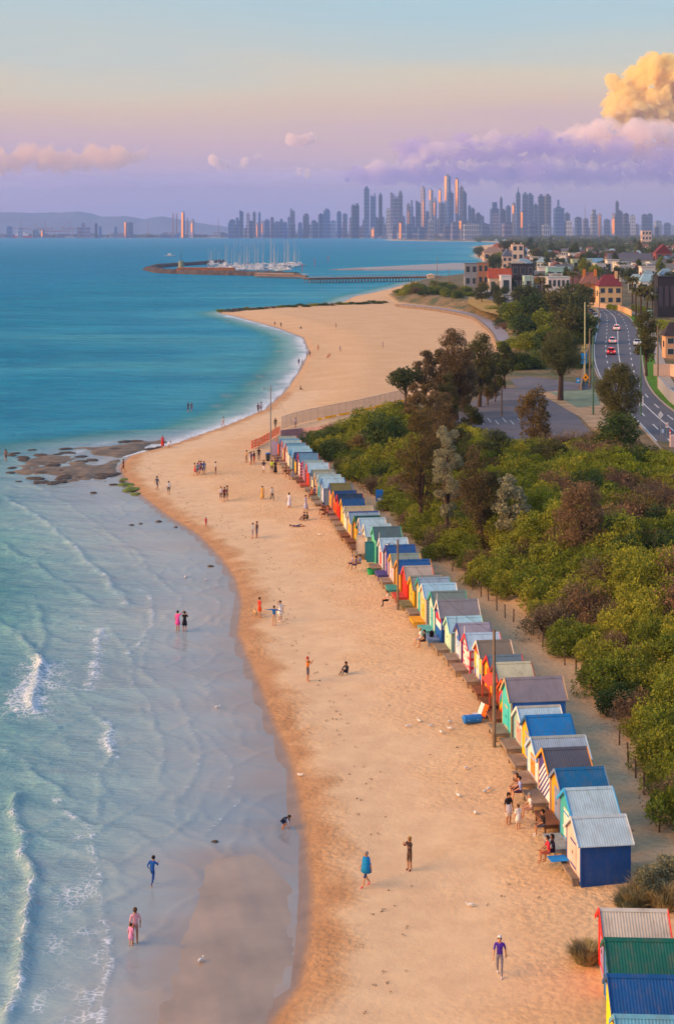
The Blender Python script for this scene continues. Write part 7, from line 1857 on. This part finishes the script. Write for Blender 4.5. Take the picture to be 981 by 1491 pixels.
def tower(x0, x1, yt, style='blue', Y=None, top=None, glint=None, yb=None, label=None, rot=None):
    """photo columns x0..x1 and top row; glint = (u0, u1, top fraction lo, hi) mirror panel"""
    Y = Y or random.uniform(7700, 8300); m_ = Y / F
    z0 = 1.5; H = CAMH + (YH - yt) * m_ - z0; w = (x1 - x0) * m_; X = ((x0 + x1) / 2 - XC) * m_
    rz = GLINT if glint else (rot if rot is not None else random.choice([R(4), R(12), R(18), R(-8)]))
    k = abs(math.cos(rz)) + .75 * abs(math.sin(rz)); w2 = w / k; d = w2 * .75
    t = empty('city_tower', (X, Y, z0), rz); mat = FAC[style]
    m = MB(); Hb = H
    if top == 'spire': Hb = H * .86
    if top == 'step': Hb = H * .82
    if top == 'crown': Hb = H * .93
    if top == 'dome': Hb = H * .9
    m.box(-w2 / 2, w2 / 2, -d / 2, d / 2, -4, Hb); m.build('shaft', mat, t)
    if top == 'spire':
        m = MB(); m.add([(-w2 * .4, -d * .4, Hb), (w2 * .4, -d * .4, Hb), (w2 * .4, d * .4, Hb), (-w2 * .4, d * .4, Hb), (0, 0, Hb + (H - Hb) * .55)], [(0, 1, 4), (1, 2, 4), (2, 3, 4), (3, 0, 4)]); m.tube([(0, 0, Hb + 2), (0, 0, H)], [3.2, 1.2], 6); m.build('spire', mat, t)
    elif top == 'step':
        m = MB(); m.box(-w2 * .28, w2 * .28, -d * .28, d * .28, Hb, H); m.build('upper_shaft', mat, t)
    elif top == 'crown':
        for s_ in (-1, 1):
            m = MB(); m.box(s_ * w2 * .3 - w2 * .1, s_ * w2 * .3 + w2 * .1, -d * .4, d * .4, Hb, H if s_ > 0 else Hb + (H - Hb) * .5); m.build('crown_block', mat, t)
    elif top == 'slant':
        m = MB(); m.add([(-w2 / 2, -d / 2, Hb), (w2 / 2, -d / 2, Hb), (w2 / 2, d / 2, Hb), (-w2 / 2, d / 2, Hb), (-w2 / 2, -d / 2, Hb + w2 * .7), (-w2 / 2, d / 2, Hb + w2 * .7)], [(0, 1, 4), (1, 2, 5, 4), (2, 3, 5), (3, 0, 4, 5)]); m.build('sloped_top', mat, t)
    elif top == 'dome':
        m = MB(); m.lathe([(w2 * .48, 0), (w2 * .42, (H - Hb) * .5), (w2 * .25, (H - Hb) * .85), (w2 * .05, H - Hb)], 12, c=(0, 0, Hb), sy=.75); m.build('dome', mat, t)
    else:
        m = MB(); m.box(-w2 * .25, w2 * .2, -d * .25, d * .25, Hb, Hb + min(12, H * .05)); m.build('plant_room', mat, t)
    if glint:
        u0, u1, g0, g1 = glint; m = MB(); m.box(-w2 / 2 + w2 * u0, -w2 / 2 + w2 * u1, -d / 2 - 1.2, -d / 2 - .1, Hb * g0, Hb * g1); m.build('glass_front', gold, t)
    hh = 'tall' if yt < 285 else ('mid-height' if yt < 305 else 'low')
    lab = label or f"{hh} {CN[style]} tower {'catching the sunset' if glint else {'spire': 'with a spire', 'step': 'with a stepped top', 'crown': 'with a notched crown', 'slant': 'with a sloping top', 'dome': 'with a rounded top', None: 'with a flat top'}[top]} in the distant city skyline"
    tag(t, lab, 'tower', f"{hh} {CN[style]} towers of the skyline")
random.seed(17)
TW = [  # centre of the city
 (489.8, 497, 309, 'blue'), (498.5, 505.5, 312, 'grey'), (511, 522.8, 296, 'dark', None, 'crown'), (529.7, 537.5, 274.7, 'grey'), (539, 547.3, 281.6, 'blue', None, 'crown'), (551, 556.3, 284, 'dark'), (562, 569, 305, 'pale'), (568, 574.2, 283.5, 'warm', None, 'slant'),
 (574.2, 579.5, 289, 'warm'), (579, 586, 277, 'warm', None, 'dome'), (591.8, 596.7, 298, 'dark', None, None, (.5, 1, .1, .8)), (597, 601.3, 291.4, 'grey', None, 'step'), (604.8, 612, 296.3, 'dark', None, 'slant'), (612, 619, 274.3, 'warm', None, None, (.75, 1, .2, .75)), (619.5, 624.3, 308.5, 'blue'),
 (624.8, 630.3, 277.4, 'grey', None, None, (0, .5, .8, 1)), (630, 635.4, 286.5, 'grey', None, 'dome', (.2, .9, .62, .95)), (638.3, 642.2, 277.4, 'dark', None, None, (.0, 1, .75, 1)), (641.8, 647, 296.3, 'blue'), (647, 655.5, 256.6, 'blue', None, None, (0, .45, .6, 1), None, 'tallest tower of the distant skyline, its top edge lit gold'), (650, 660, 281, 'blue'), (656, 660.5, 290, 'dark'),
 (662.3, 667.7, 261.5, 'blue', None, None, (0, 1, .42, 1), None, 'tall tower whose whole upper face shines gold in the skyline'), (668.4, 675, 273, 'warm'), (673.3, 679, 281, 'dark'), (680.6, 685.5, 300.7, 'blue'), (685, 691, 304.3, 'dark'), (691.6, 700, 309, 'dark', None, 'dome'),
 (713, 726, 294.4, 'blue', None, 'step'), (727.2, 731, 288.7, 'dark'), (735.8, 743, 300.7, 'blue'), (745, 750, 296.4, 'dark', None, None, (.1, .8, .7, .95)), (750.7, 757, 271.5, 'blue', None, 'spire', None, None, 'slender tower with a needle spire in the distant skyline'), (760, 768, 283, 'blue'), (767, 776, 284, 'blue'), (776, 782.5, 298.7, 'blue'), (783, 791.7, 285.8, 'dark'), (792.2, 801.7, 285.3, 'warm'), (809, 815.4, 291, 'blue', None, 'step'), (805.5, 820.5, 303, 'blue'), (716, 727, 311.6, 'warm'), (757, 762.5, 309, 'dark', None, None, (.1, .9, .4, 1)), (729.5, 736, 306, 'dark'), (821, 829, 311, 'grey'),
 (859, 869, 305.3, 'pale', None, 'step'), (870.4, 875, 312, 'warm', None, None, (0, 1, .1, .95)), (895.4, 900, 294.4, 'dark'), (898, 906, 308, 'dark'), (906.5, 914.8, 311.6, 'warm'), (916, 924.5, 314, 'pale'), (933.5, 942, 313, 'grey'), (941, 949, 312.2, 'grey'), (836, 846, 317, 'grey'), (848, 856, 319, 'warm'), (890, 896, 312, 'warm', None, None, (.1, .9, .2, .8)), (878, 888, 320, 'grey'), (952, 962, 322, 'pale'), (966, 976, 325, 'grey'),
 # to the left along the bay
 (264.3, 269.2, 309.7, 'dark', None, None, (.05, .95, .02, 1), None, 'slim tower ablaze with sunset, standing alone on the far shore'), (278, 282.8, 319.8, 'warm', None, None, (.1, .9, .3, .8)), (334, 342.6, 320.5, 'blue'), (343.4, 347.7, 317.6, 'blue'), (348.7, 354.6, 309.2, 'dark', None, 'slant'), (359, 363.8, 311.3, 'warm'), (362.5, 368, 322, 'dark'), (367.8, 372.6, 309.7, 'warm'), (375.8, 379.7, 310, 'blue'), (373.5, 376, 325, 'dark', None, None, (0, 1, .1, .9)), (380.3, 384, 320.5, 'grey', None, 'dome', (.1, .9, .3, .9)), (384.5, 393, 319, 'blue', None, 'dome'), (393.5, 398.8, 317, 'warm'), (400, 406, 323, 'grey'), (407, 412, 319.5, 'grey'), (412.5, 418, 324, 'blue'), (418.7, 422.7, 316.6, 'grey'), (422, 425.6, 305, 'warm'), (425, 429.3, 307.8, 'grey'), (423, 430, 326, 'warm'), (434, 440, 324.5, 'blue'), (441, 450, 310.5, 'dark', None, 'dome'), (452.6, 461, 320, 'grey', None, 'dome'), (463.2, 471, 312.3, 'blue'), (470.4, 480.5, 303.3, 'blue', None, 'dome'), (481, 489, 322, 'grey'), (456, 463, 324, 'dark'),
 (10.6, 18.5, 330, 'grey'), (119, 124.6, 325, 'warm'), (138, 142.6, 325.6, 'dark'), (144.4, 148.4, 330, 'blue'), (181.5, 186, 324, 'dark', None, None, (.0, .9, .1, 1)), (187, 194, 324.5, 'dark'), (167, 171, 330, 'grey'), (26, 34, 333, 'pale'), (47, 57, 334, 'pale'), (60, 65, 334, 'warm', None, None, (.1, .9, .2, .8)), (113, 119, 331, 'warm'), (125, 132, 331, 'warm'),
 # shore blocks in front of the towers
 (581, 585.2, 324.4, 'dark', 6700, None, (0, 1, .02, .98), None, 'narrow shore block glowing orange at the near edge of the city'), (570, 577, 329, 'warm', 6700), (623, 632, 318, 'pale', 6500, 'dome', None, None, 'pale domed shore block in front of the towers'), (674.5, 697, 325.6, 'pale', 6000, None, None, None, 'wide white shore block in front of the towers'), (656, 666, 324, 'warm', 6300), (667, 674, 322, 'warm', 6300, None, (.3, .9, .6, 1)), (590, 600, 327, 'grey', 6800), (540, 548, 331, 'warm', 7200, None, (.2, .8, .2, .8)), (645, 655, 329, 'warm', 6500), (700, 712, 326, 'grey', 6200), (730, 745, 325, 'warm', 6000), (768, 782, 326, 'grey', 6000), (788, 800, 328, 'pale', 6000), (823, 833, 322, 'pale', 6400), (608, 618, 331, 'grey', 6700),
]
for tw in TW:
    tw = list(tw); lab = tw.pop() if isinstance(tw[-1], str) and len(tw) == 9 or (len(tw) == 8 and isinstance(tw[-1], str)) else None
    tw = tw[:7] + [None] * (7 - len(tw[:7]))
    tower(tw[0], tw[1], tw[2], tw[3], Y=tw[4], top=tw[5], glint=tw[6], label=lab)
# lesser blocks between
for i in range(120):
    x = random.choice([random.uniform(330, 490), random.uniform(490, 710), random.uniform(490, 710), random.uniform(700, 975)]); w = random.uniform(3, 7)
    tower(x, x + w, random.uniform(315, 332) if 500 < x < 700 else random.uniform(322, 335), random.choice(['blue', 'grey', 'dark', 'blue', 'warm']), Y=random.uniform(7900, 8900))
# smoke stacks, cranes, ship, silos at the docks
for x, yt, lab in [(252, 310.5, 'thin red smoke stack on the far shore, first of the pair'), (257.3, 311, 'thin red smoke stack on the far shore, second of the pair'), (273, 317, 'thin pale smoke stack beside the glowing tower'), (318, 318, 'thin grey mast on the far shore'), (215.5, 323, 'thin blue-grey mast beyond the docks'), (851, 299, 'needle mast among the eastern blocks')]:
    Y = 8400; m_ = Y / F; t = empty('smoke_stack', ((x - XC) * m_, Y, 1.5)); H = CAMH + (YH - yt) * m_; m = MB(); m.tube([(0, 0, -3), (0, 0, H)], [4.5, 3.2] if 'stack' in lab else [2.5, 1.2], 8); m.build('shaft', M('stack_red', '8a5a5a', .8), t); tag(t, lab, 'smoke stack')
def crane(x, yt, lab):
    Y = 8300; m_ = Y / F; H = CAMH + (YH - yt) * m_; t = empty('harbour_crane', ((x - XC) * m_, Y, 1.5), R(10)); cm = M('crane_red', 'a05058', .7)
    for sx in (-12, 12):
        for sy in (-8, 8):
            m = MB(); m.beam((sx, sy, -3), (sx * .7, sy, H * .55), 2.2, 2.2, None); m.build('leg', cm, t)
    m = MB(); m.beam((-45, 0, H * .56), (40, 0, H * .56), 3, 3.5); m.build('girder', cm, t); m = MB(); m.beam((0, 0, H * .56), (-5, 0, H), 2.5, 2.5); m.build('tower', cm, t); m = MB(); m.beam((-5, 0, H), (-45, 0, H * .58), 1.2, 1.2); m.build('stay', cm, t)
    tag(t, lab, 'crane')
for x, yt, lab in [(32, 322, 'red harbour crane behind the white and red ship'), (67.6, 322, 'red harbour crane in the middle of the docks'), (103.4, 322.5, 'red harbour crane at the city end of the docks'), (54, 326, 'smaller red crane beside the ship'), (78, 330, 'smaller red crane among the docks'), (92, 329, 'low red crane among the docks')]: crane(x, yt, lab)
m = MB(); Y = 8150; m_ = Y / F; t = empty('cargo_ship', ((34 - XC) * m_, Y, 0)); m.add([(-54, -9, 12), (54, -9, 12), (48, -7, -2), (-48, -7, -2), (-54, 9, 12), (54, 9, 12), (48, 7, -2), (-48, 7, -2)], [(0, 3, 2, 1), (4, 5, 6, 7), (0, 1, 5, 4), (1, 2, 6, 5), (3, 0, 4, 7)]); m.build('hull', M('ship_red', 'a83a40', .6), t)
m = MB(); m.box(-42, 30, -8, 8, 12, 26); m.box(-30, 10, -7, 7, 26, 34); m.build('superstructure', M('ship_white', 'c8c4c8', .6), t); m = MB(); m.tube([(-20, 0, 34), (-20, 0, 46)], 4, 8); m.build('funnel', M('ship_red', 'a83a40', .6), t); tag(t, 'white ferry with a red hull at the docks', 'ship')
# low shore buildings and trees as far as they can be told apart
random.seed(31)
for i in range(190):
    x = random.uniform(-5, 700) if i < 130 else random.uniform(240, 262); Y = random.uniform(8350, 8650); 
    if x > 560: Y = random.uniform(6900, 8200)
    m_ = Y / F
    w = random.uniform(25, 70); h = random.uniform(8, 26); m = MB(); m.box(-w / 2, w / 2, -12, 12, -4, h); m.box(-w * .3, w * .2, -8, 8, h, h + random.uniform(2, 6))
    mt = FAC[random.choice(['warm', 'pale', 'grey', 'warm'])]; o = m.build('shore_building', mt, None, ((x - XC) * m_, Y, 1.5), random.uniform(-.4, .4)); tag(o, 'low building in the long line along the far shore', 'building', 'low buildings along the far shore')
def wood(name, pts, per, r_, size, label, mat, seed):
    rng = np.random.default_rng(seed); v, f = leaves(rng, pts, r_, per, size, 1.6, 0, .7); o = link(name, np_mesh(name, v, f, mat)); tag(o, label, None, None, 'stuff'); return o
pts, rs = [], []
for i in range(1500):
    x = random.uniform(-60, 1060); Y = random.uniform(8450, 8800) if x < 560 else random.uniform(5200, 8800)
    if 560 < x < 700: Y = random.uniform(7000, 8600)
    pts.append(((x - XC) * Y / F, Y, 5 + random.uniform(0, 5))); rs.append(random.uniform(7, 13))
wood('far_trees', pts, 16, rs, 7.0, 'dark band of trees along the far shore', LEAF['tall'], 5)
pts, rs = [], []
for i in range(2600):
    py = 344.5 + 22 * random.random() ** 1.8; px = random.uniform(690, 1080); p = P(px, py, UZ)
    if px < 740 and py > 352: continue
    pts.append((p.x, p.y, UZ + random.uniform(2, 6))); rs.append(random.uniform(4, 7.5))
wood('suburb_canopy', pts, 30, rs, 2.6, 'continuous tree canopy of the far suburb', LEAF['hazy'], 6)
# hills across the bay
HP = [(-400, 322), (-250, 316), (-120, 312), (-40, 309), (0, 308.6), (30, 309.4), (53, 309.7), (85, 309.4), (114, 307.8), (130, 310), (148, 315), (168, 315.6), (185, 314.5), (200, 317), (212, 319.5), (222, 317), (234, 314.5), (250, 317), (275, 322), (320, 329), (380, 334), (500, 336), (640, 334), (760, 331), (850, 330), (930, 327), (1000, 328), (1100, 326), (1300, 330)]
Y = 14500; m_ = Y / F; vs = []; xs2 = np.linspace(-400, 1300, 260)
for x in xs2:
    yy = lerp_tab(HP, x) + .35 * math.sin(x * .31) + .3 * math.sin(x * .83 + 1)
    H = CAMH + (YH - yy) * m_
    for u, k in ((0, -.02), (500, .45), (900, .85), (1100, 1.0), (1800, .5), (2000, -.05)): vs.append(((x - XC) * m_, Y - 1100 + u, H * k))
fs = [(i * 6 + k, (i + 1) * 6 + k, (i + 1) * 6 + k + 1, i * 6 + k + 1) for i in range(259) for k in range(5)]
m = MB(); m.add(vs, fs); tag(m.build('hills', M('hill_haze_blue', '626c88', .9, .1, var=.2, vscale=.002), smooth=True), kind='structure')  # blue of distant haze is mixed into the base colour

# ------------------------------------------------------------------ evening haze
haze = MB(); haze.box(-17500, 17500, -400, 17000, -9, 470)
hm = bpy.data.materials.new('haze_air'); hm.use_nodes = True; hm.node_tree.nodes.clear()
ho = hm.node_tree.nodes.new('ShaderNodeOutputMaterial'); hv = hm.node_tree.nodes.new('ShaderNodeVolumePrincipled')
hv.inputs['Color'].default_value = (.42, .60, 1.0, 1); hv.inputs['Density'].default_value = HAZE_D; hv.inputs['Anisotropy'].default_value = 0.0
hm.node_tree.links.new(hv.outputs[0], ho.inputs['Volume'])
tag(haze.build('haze', hm), kind='stuff')

# ------------------------------------------------------------------ clouds: closed bodies of thin vapour, sunset and shade hues tinted into it besides the sun
def cloud(name, Y, lumps, density, vox, seed, rough=.3, depth=1.0, colr=(1, 1, 1)):
    """lumps: (x px, y px, rx px, ry px)"""
    m_ = Y / F; bm = bmesh.new()
    for (x, y, rx_, ry_) in lumps:
        mt = Matrix.Translation(((x - XC) * m_, Y + random.uniform(-.3, .3) * rx_ * m_, CAMH + (YH - y) * m_)) @ Matrix.Diagonal((rx_ * m_, rx_ * m_ * depth, ry_ * m_, 1))
        bmesh.ops.create_icosphere(bm, subdivisions=2, radius=1, matrix=mt)
    me = bpy.data.meshes.new(name); bm.to_mesh(me); bm.free(); o = link(name, me)
    rmod = o.modifiers.new('r', 'REMESH'); rmod.mode = 'VOXEL'; rmod.voxel_size = vox
    dg = bpy.context.evaluated_depsgraph_get(); out = bpy.data.meshes.new_from_object(o.evaluated_get(dg), depsgraph=dg); bpy.data.objects.remove(o)
    n_ = len(out.vertices); co = np.empty(n_ * 3, np.float32); out.vertices.foreach_get('co', co); co = co.reshape(-1, 3); no = np.empty(n_ * 3, np.float32); out.vertices.foreach_get('normal', no); no = no.reshape(-1, 3)
    sc = 1.0 / (m_ * 26)
    dsp = np.array([mnoise.fractal(Vector(c) * sc + Vector((seed, 0, 0)), .8, 2.0, 5) for c in co])
    co = co + no * (dsp * rough * 26 * m_)[:, None]
    out.vertices.foreach_set('co', co.astype(np.float32).ravel()); out.update(); out.materials.clear()
    key = f'vapour_{density:.5f}_{colr}'
    if key not in _mats:
        v = bpy.data.materials.new('light_tinted_vapour'); v.use_nodes = True; v.node_tree.nodes.clear(); a = v.node_tree.nodes.new('ShaderNodeOutputMaterial'); b = v.node_tree.nodes.new('ShaderNodeVolumePrincipled')
        b.inputs['Color'].default_value = tuple(colr) + (1,); b.inputs['Density'].default_value = density; b.inputs['Anisotropy'].default_value = .1
        v.node_tree.links.new(b.outputs[0], a.inputs['Volume']); _mats[key] = v
    out.materials.append(_mats[key]); o = link(name, out); tag(o, kind='structure'); return o
random.seed(77)
if CLOUDS:
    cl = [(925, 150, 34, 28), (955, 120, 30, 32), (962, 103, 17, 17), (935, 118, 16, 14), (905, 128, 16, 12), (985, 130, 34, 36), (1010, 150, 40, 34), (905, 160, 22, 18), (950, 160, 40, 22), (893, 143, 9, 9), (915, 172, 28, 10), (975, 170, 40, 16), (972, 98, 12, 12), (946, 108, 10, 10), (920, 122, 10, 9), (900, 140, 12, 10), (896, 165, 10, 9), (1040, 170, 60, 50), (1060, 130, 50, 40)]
    cloud('cloud', 26000, [(x - 2, y - 5, a * 1.22, b * 1.2) for x, y, a, b in cl], .014, 20, 3, .75, colr=(1, .90, .42))  # yellow of the sunset light is put into the vapour colour
    cl = [(880, 192, 46, 10), (930, 195, 60, 15), (985, 198, 60, 18), (840, 202, 40, 8), (905, 212, 60, 10), (960, 220, 60, 12), (870, 186, 18, 10), (858, 183, 9, 8), (815, 206, 24, 5), (890, 182, 14, 8)]
    cloud('cloud', 24000, cl, .005, 22, 8, .55, colr=(1, .90, .84))
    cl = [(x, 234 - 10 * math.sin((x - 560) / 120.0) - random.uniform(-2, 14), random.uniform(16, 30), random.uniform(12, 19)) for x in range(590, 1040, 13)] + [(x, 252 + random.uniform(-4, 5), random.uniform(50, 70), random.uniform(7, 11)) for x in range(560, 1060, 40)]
    cloud('cloud', 21000, cl, .0034, 20, 5, .75, colr=(.70, .60, .86))  # purple absorbing colour stands in for the bank's shade
    cl = [(655, 208, 14, 9), (713, 203, 9, 9), (690, 209, 12, 8), (640, 214, 16, 9), (600, 236, 14, 10), (560, 243, 13, 9), (575, 238, 9, 8), (735, 212, 12, 7), (620, 226, 12, 9), (668, 216, 16, 9), (700, 216, 16, 8)]
    cloud('cloud', 20500, cl, .0035, 16, 9, .6, colr=(1, .88, .84))
    for k, (cx_, cy2, s_) in enumerate([(437, 248, 1.0), (459, 241, .5), (323, 238, .9), (372, 228, .5), (350, 240, .6), (433, 200, .7), (461, 199, .7), (545, 245, .9)]):
        cl = [(cx_ + random.uniform(-9, 9) * s_, cy2 + random.uniform(-5, 6) * s_, random.uniform(5, 9) * s_, random.uniform(4, 7) * s_) for _ in range(7)]
        cloud('cloud', 22000, cl, .010, 12, 20 + k, .5, colr=(1, .88, .78))
    cl = [(x, 232 + random.uniform(-7, 7), random.uniform(24, 42), random.uniform(9, 15)) for x in range(-60, 185, 15)] + [(40, 222, 30, 9), (10, 226, 24, 10), (130, 236, 40, 10)]
    cloud('cloud', 23000, cl, .003, 22, 40, .6, colr=(1, .80, .58))  # orange of the sunset light is put into the vapour colour
    cl = [(x, 262 + random.uniform(-5, 5), random.uniform(60, 100), random.uniform(6, 10)) for x in range(-80, 560, 55)]
    cloud('cloud', 24000, cl, .0008, 30, 50, .35, colr=(.75, .7, .9))
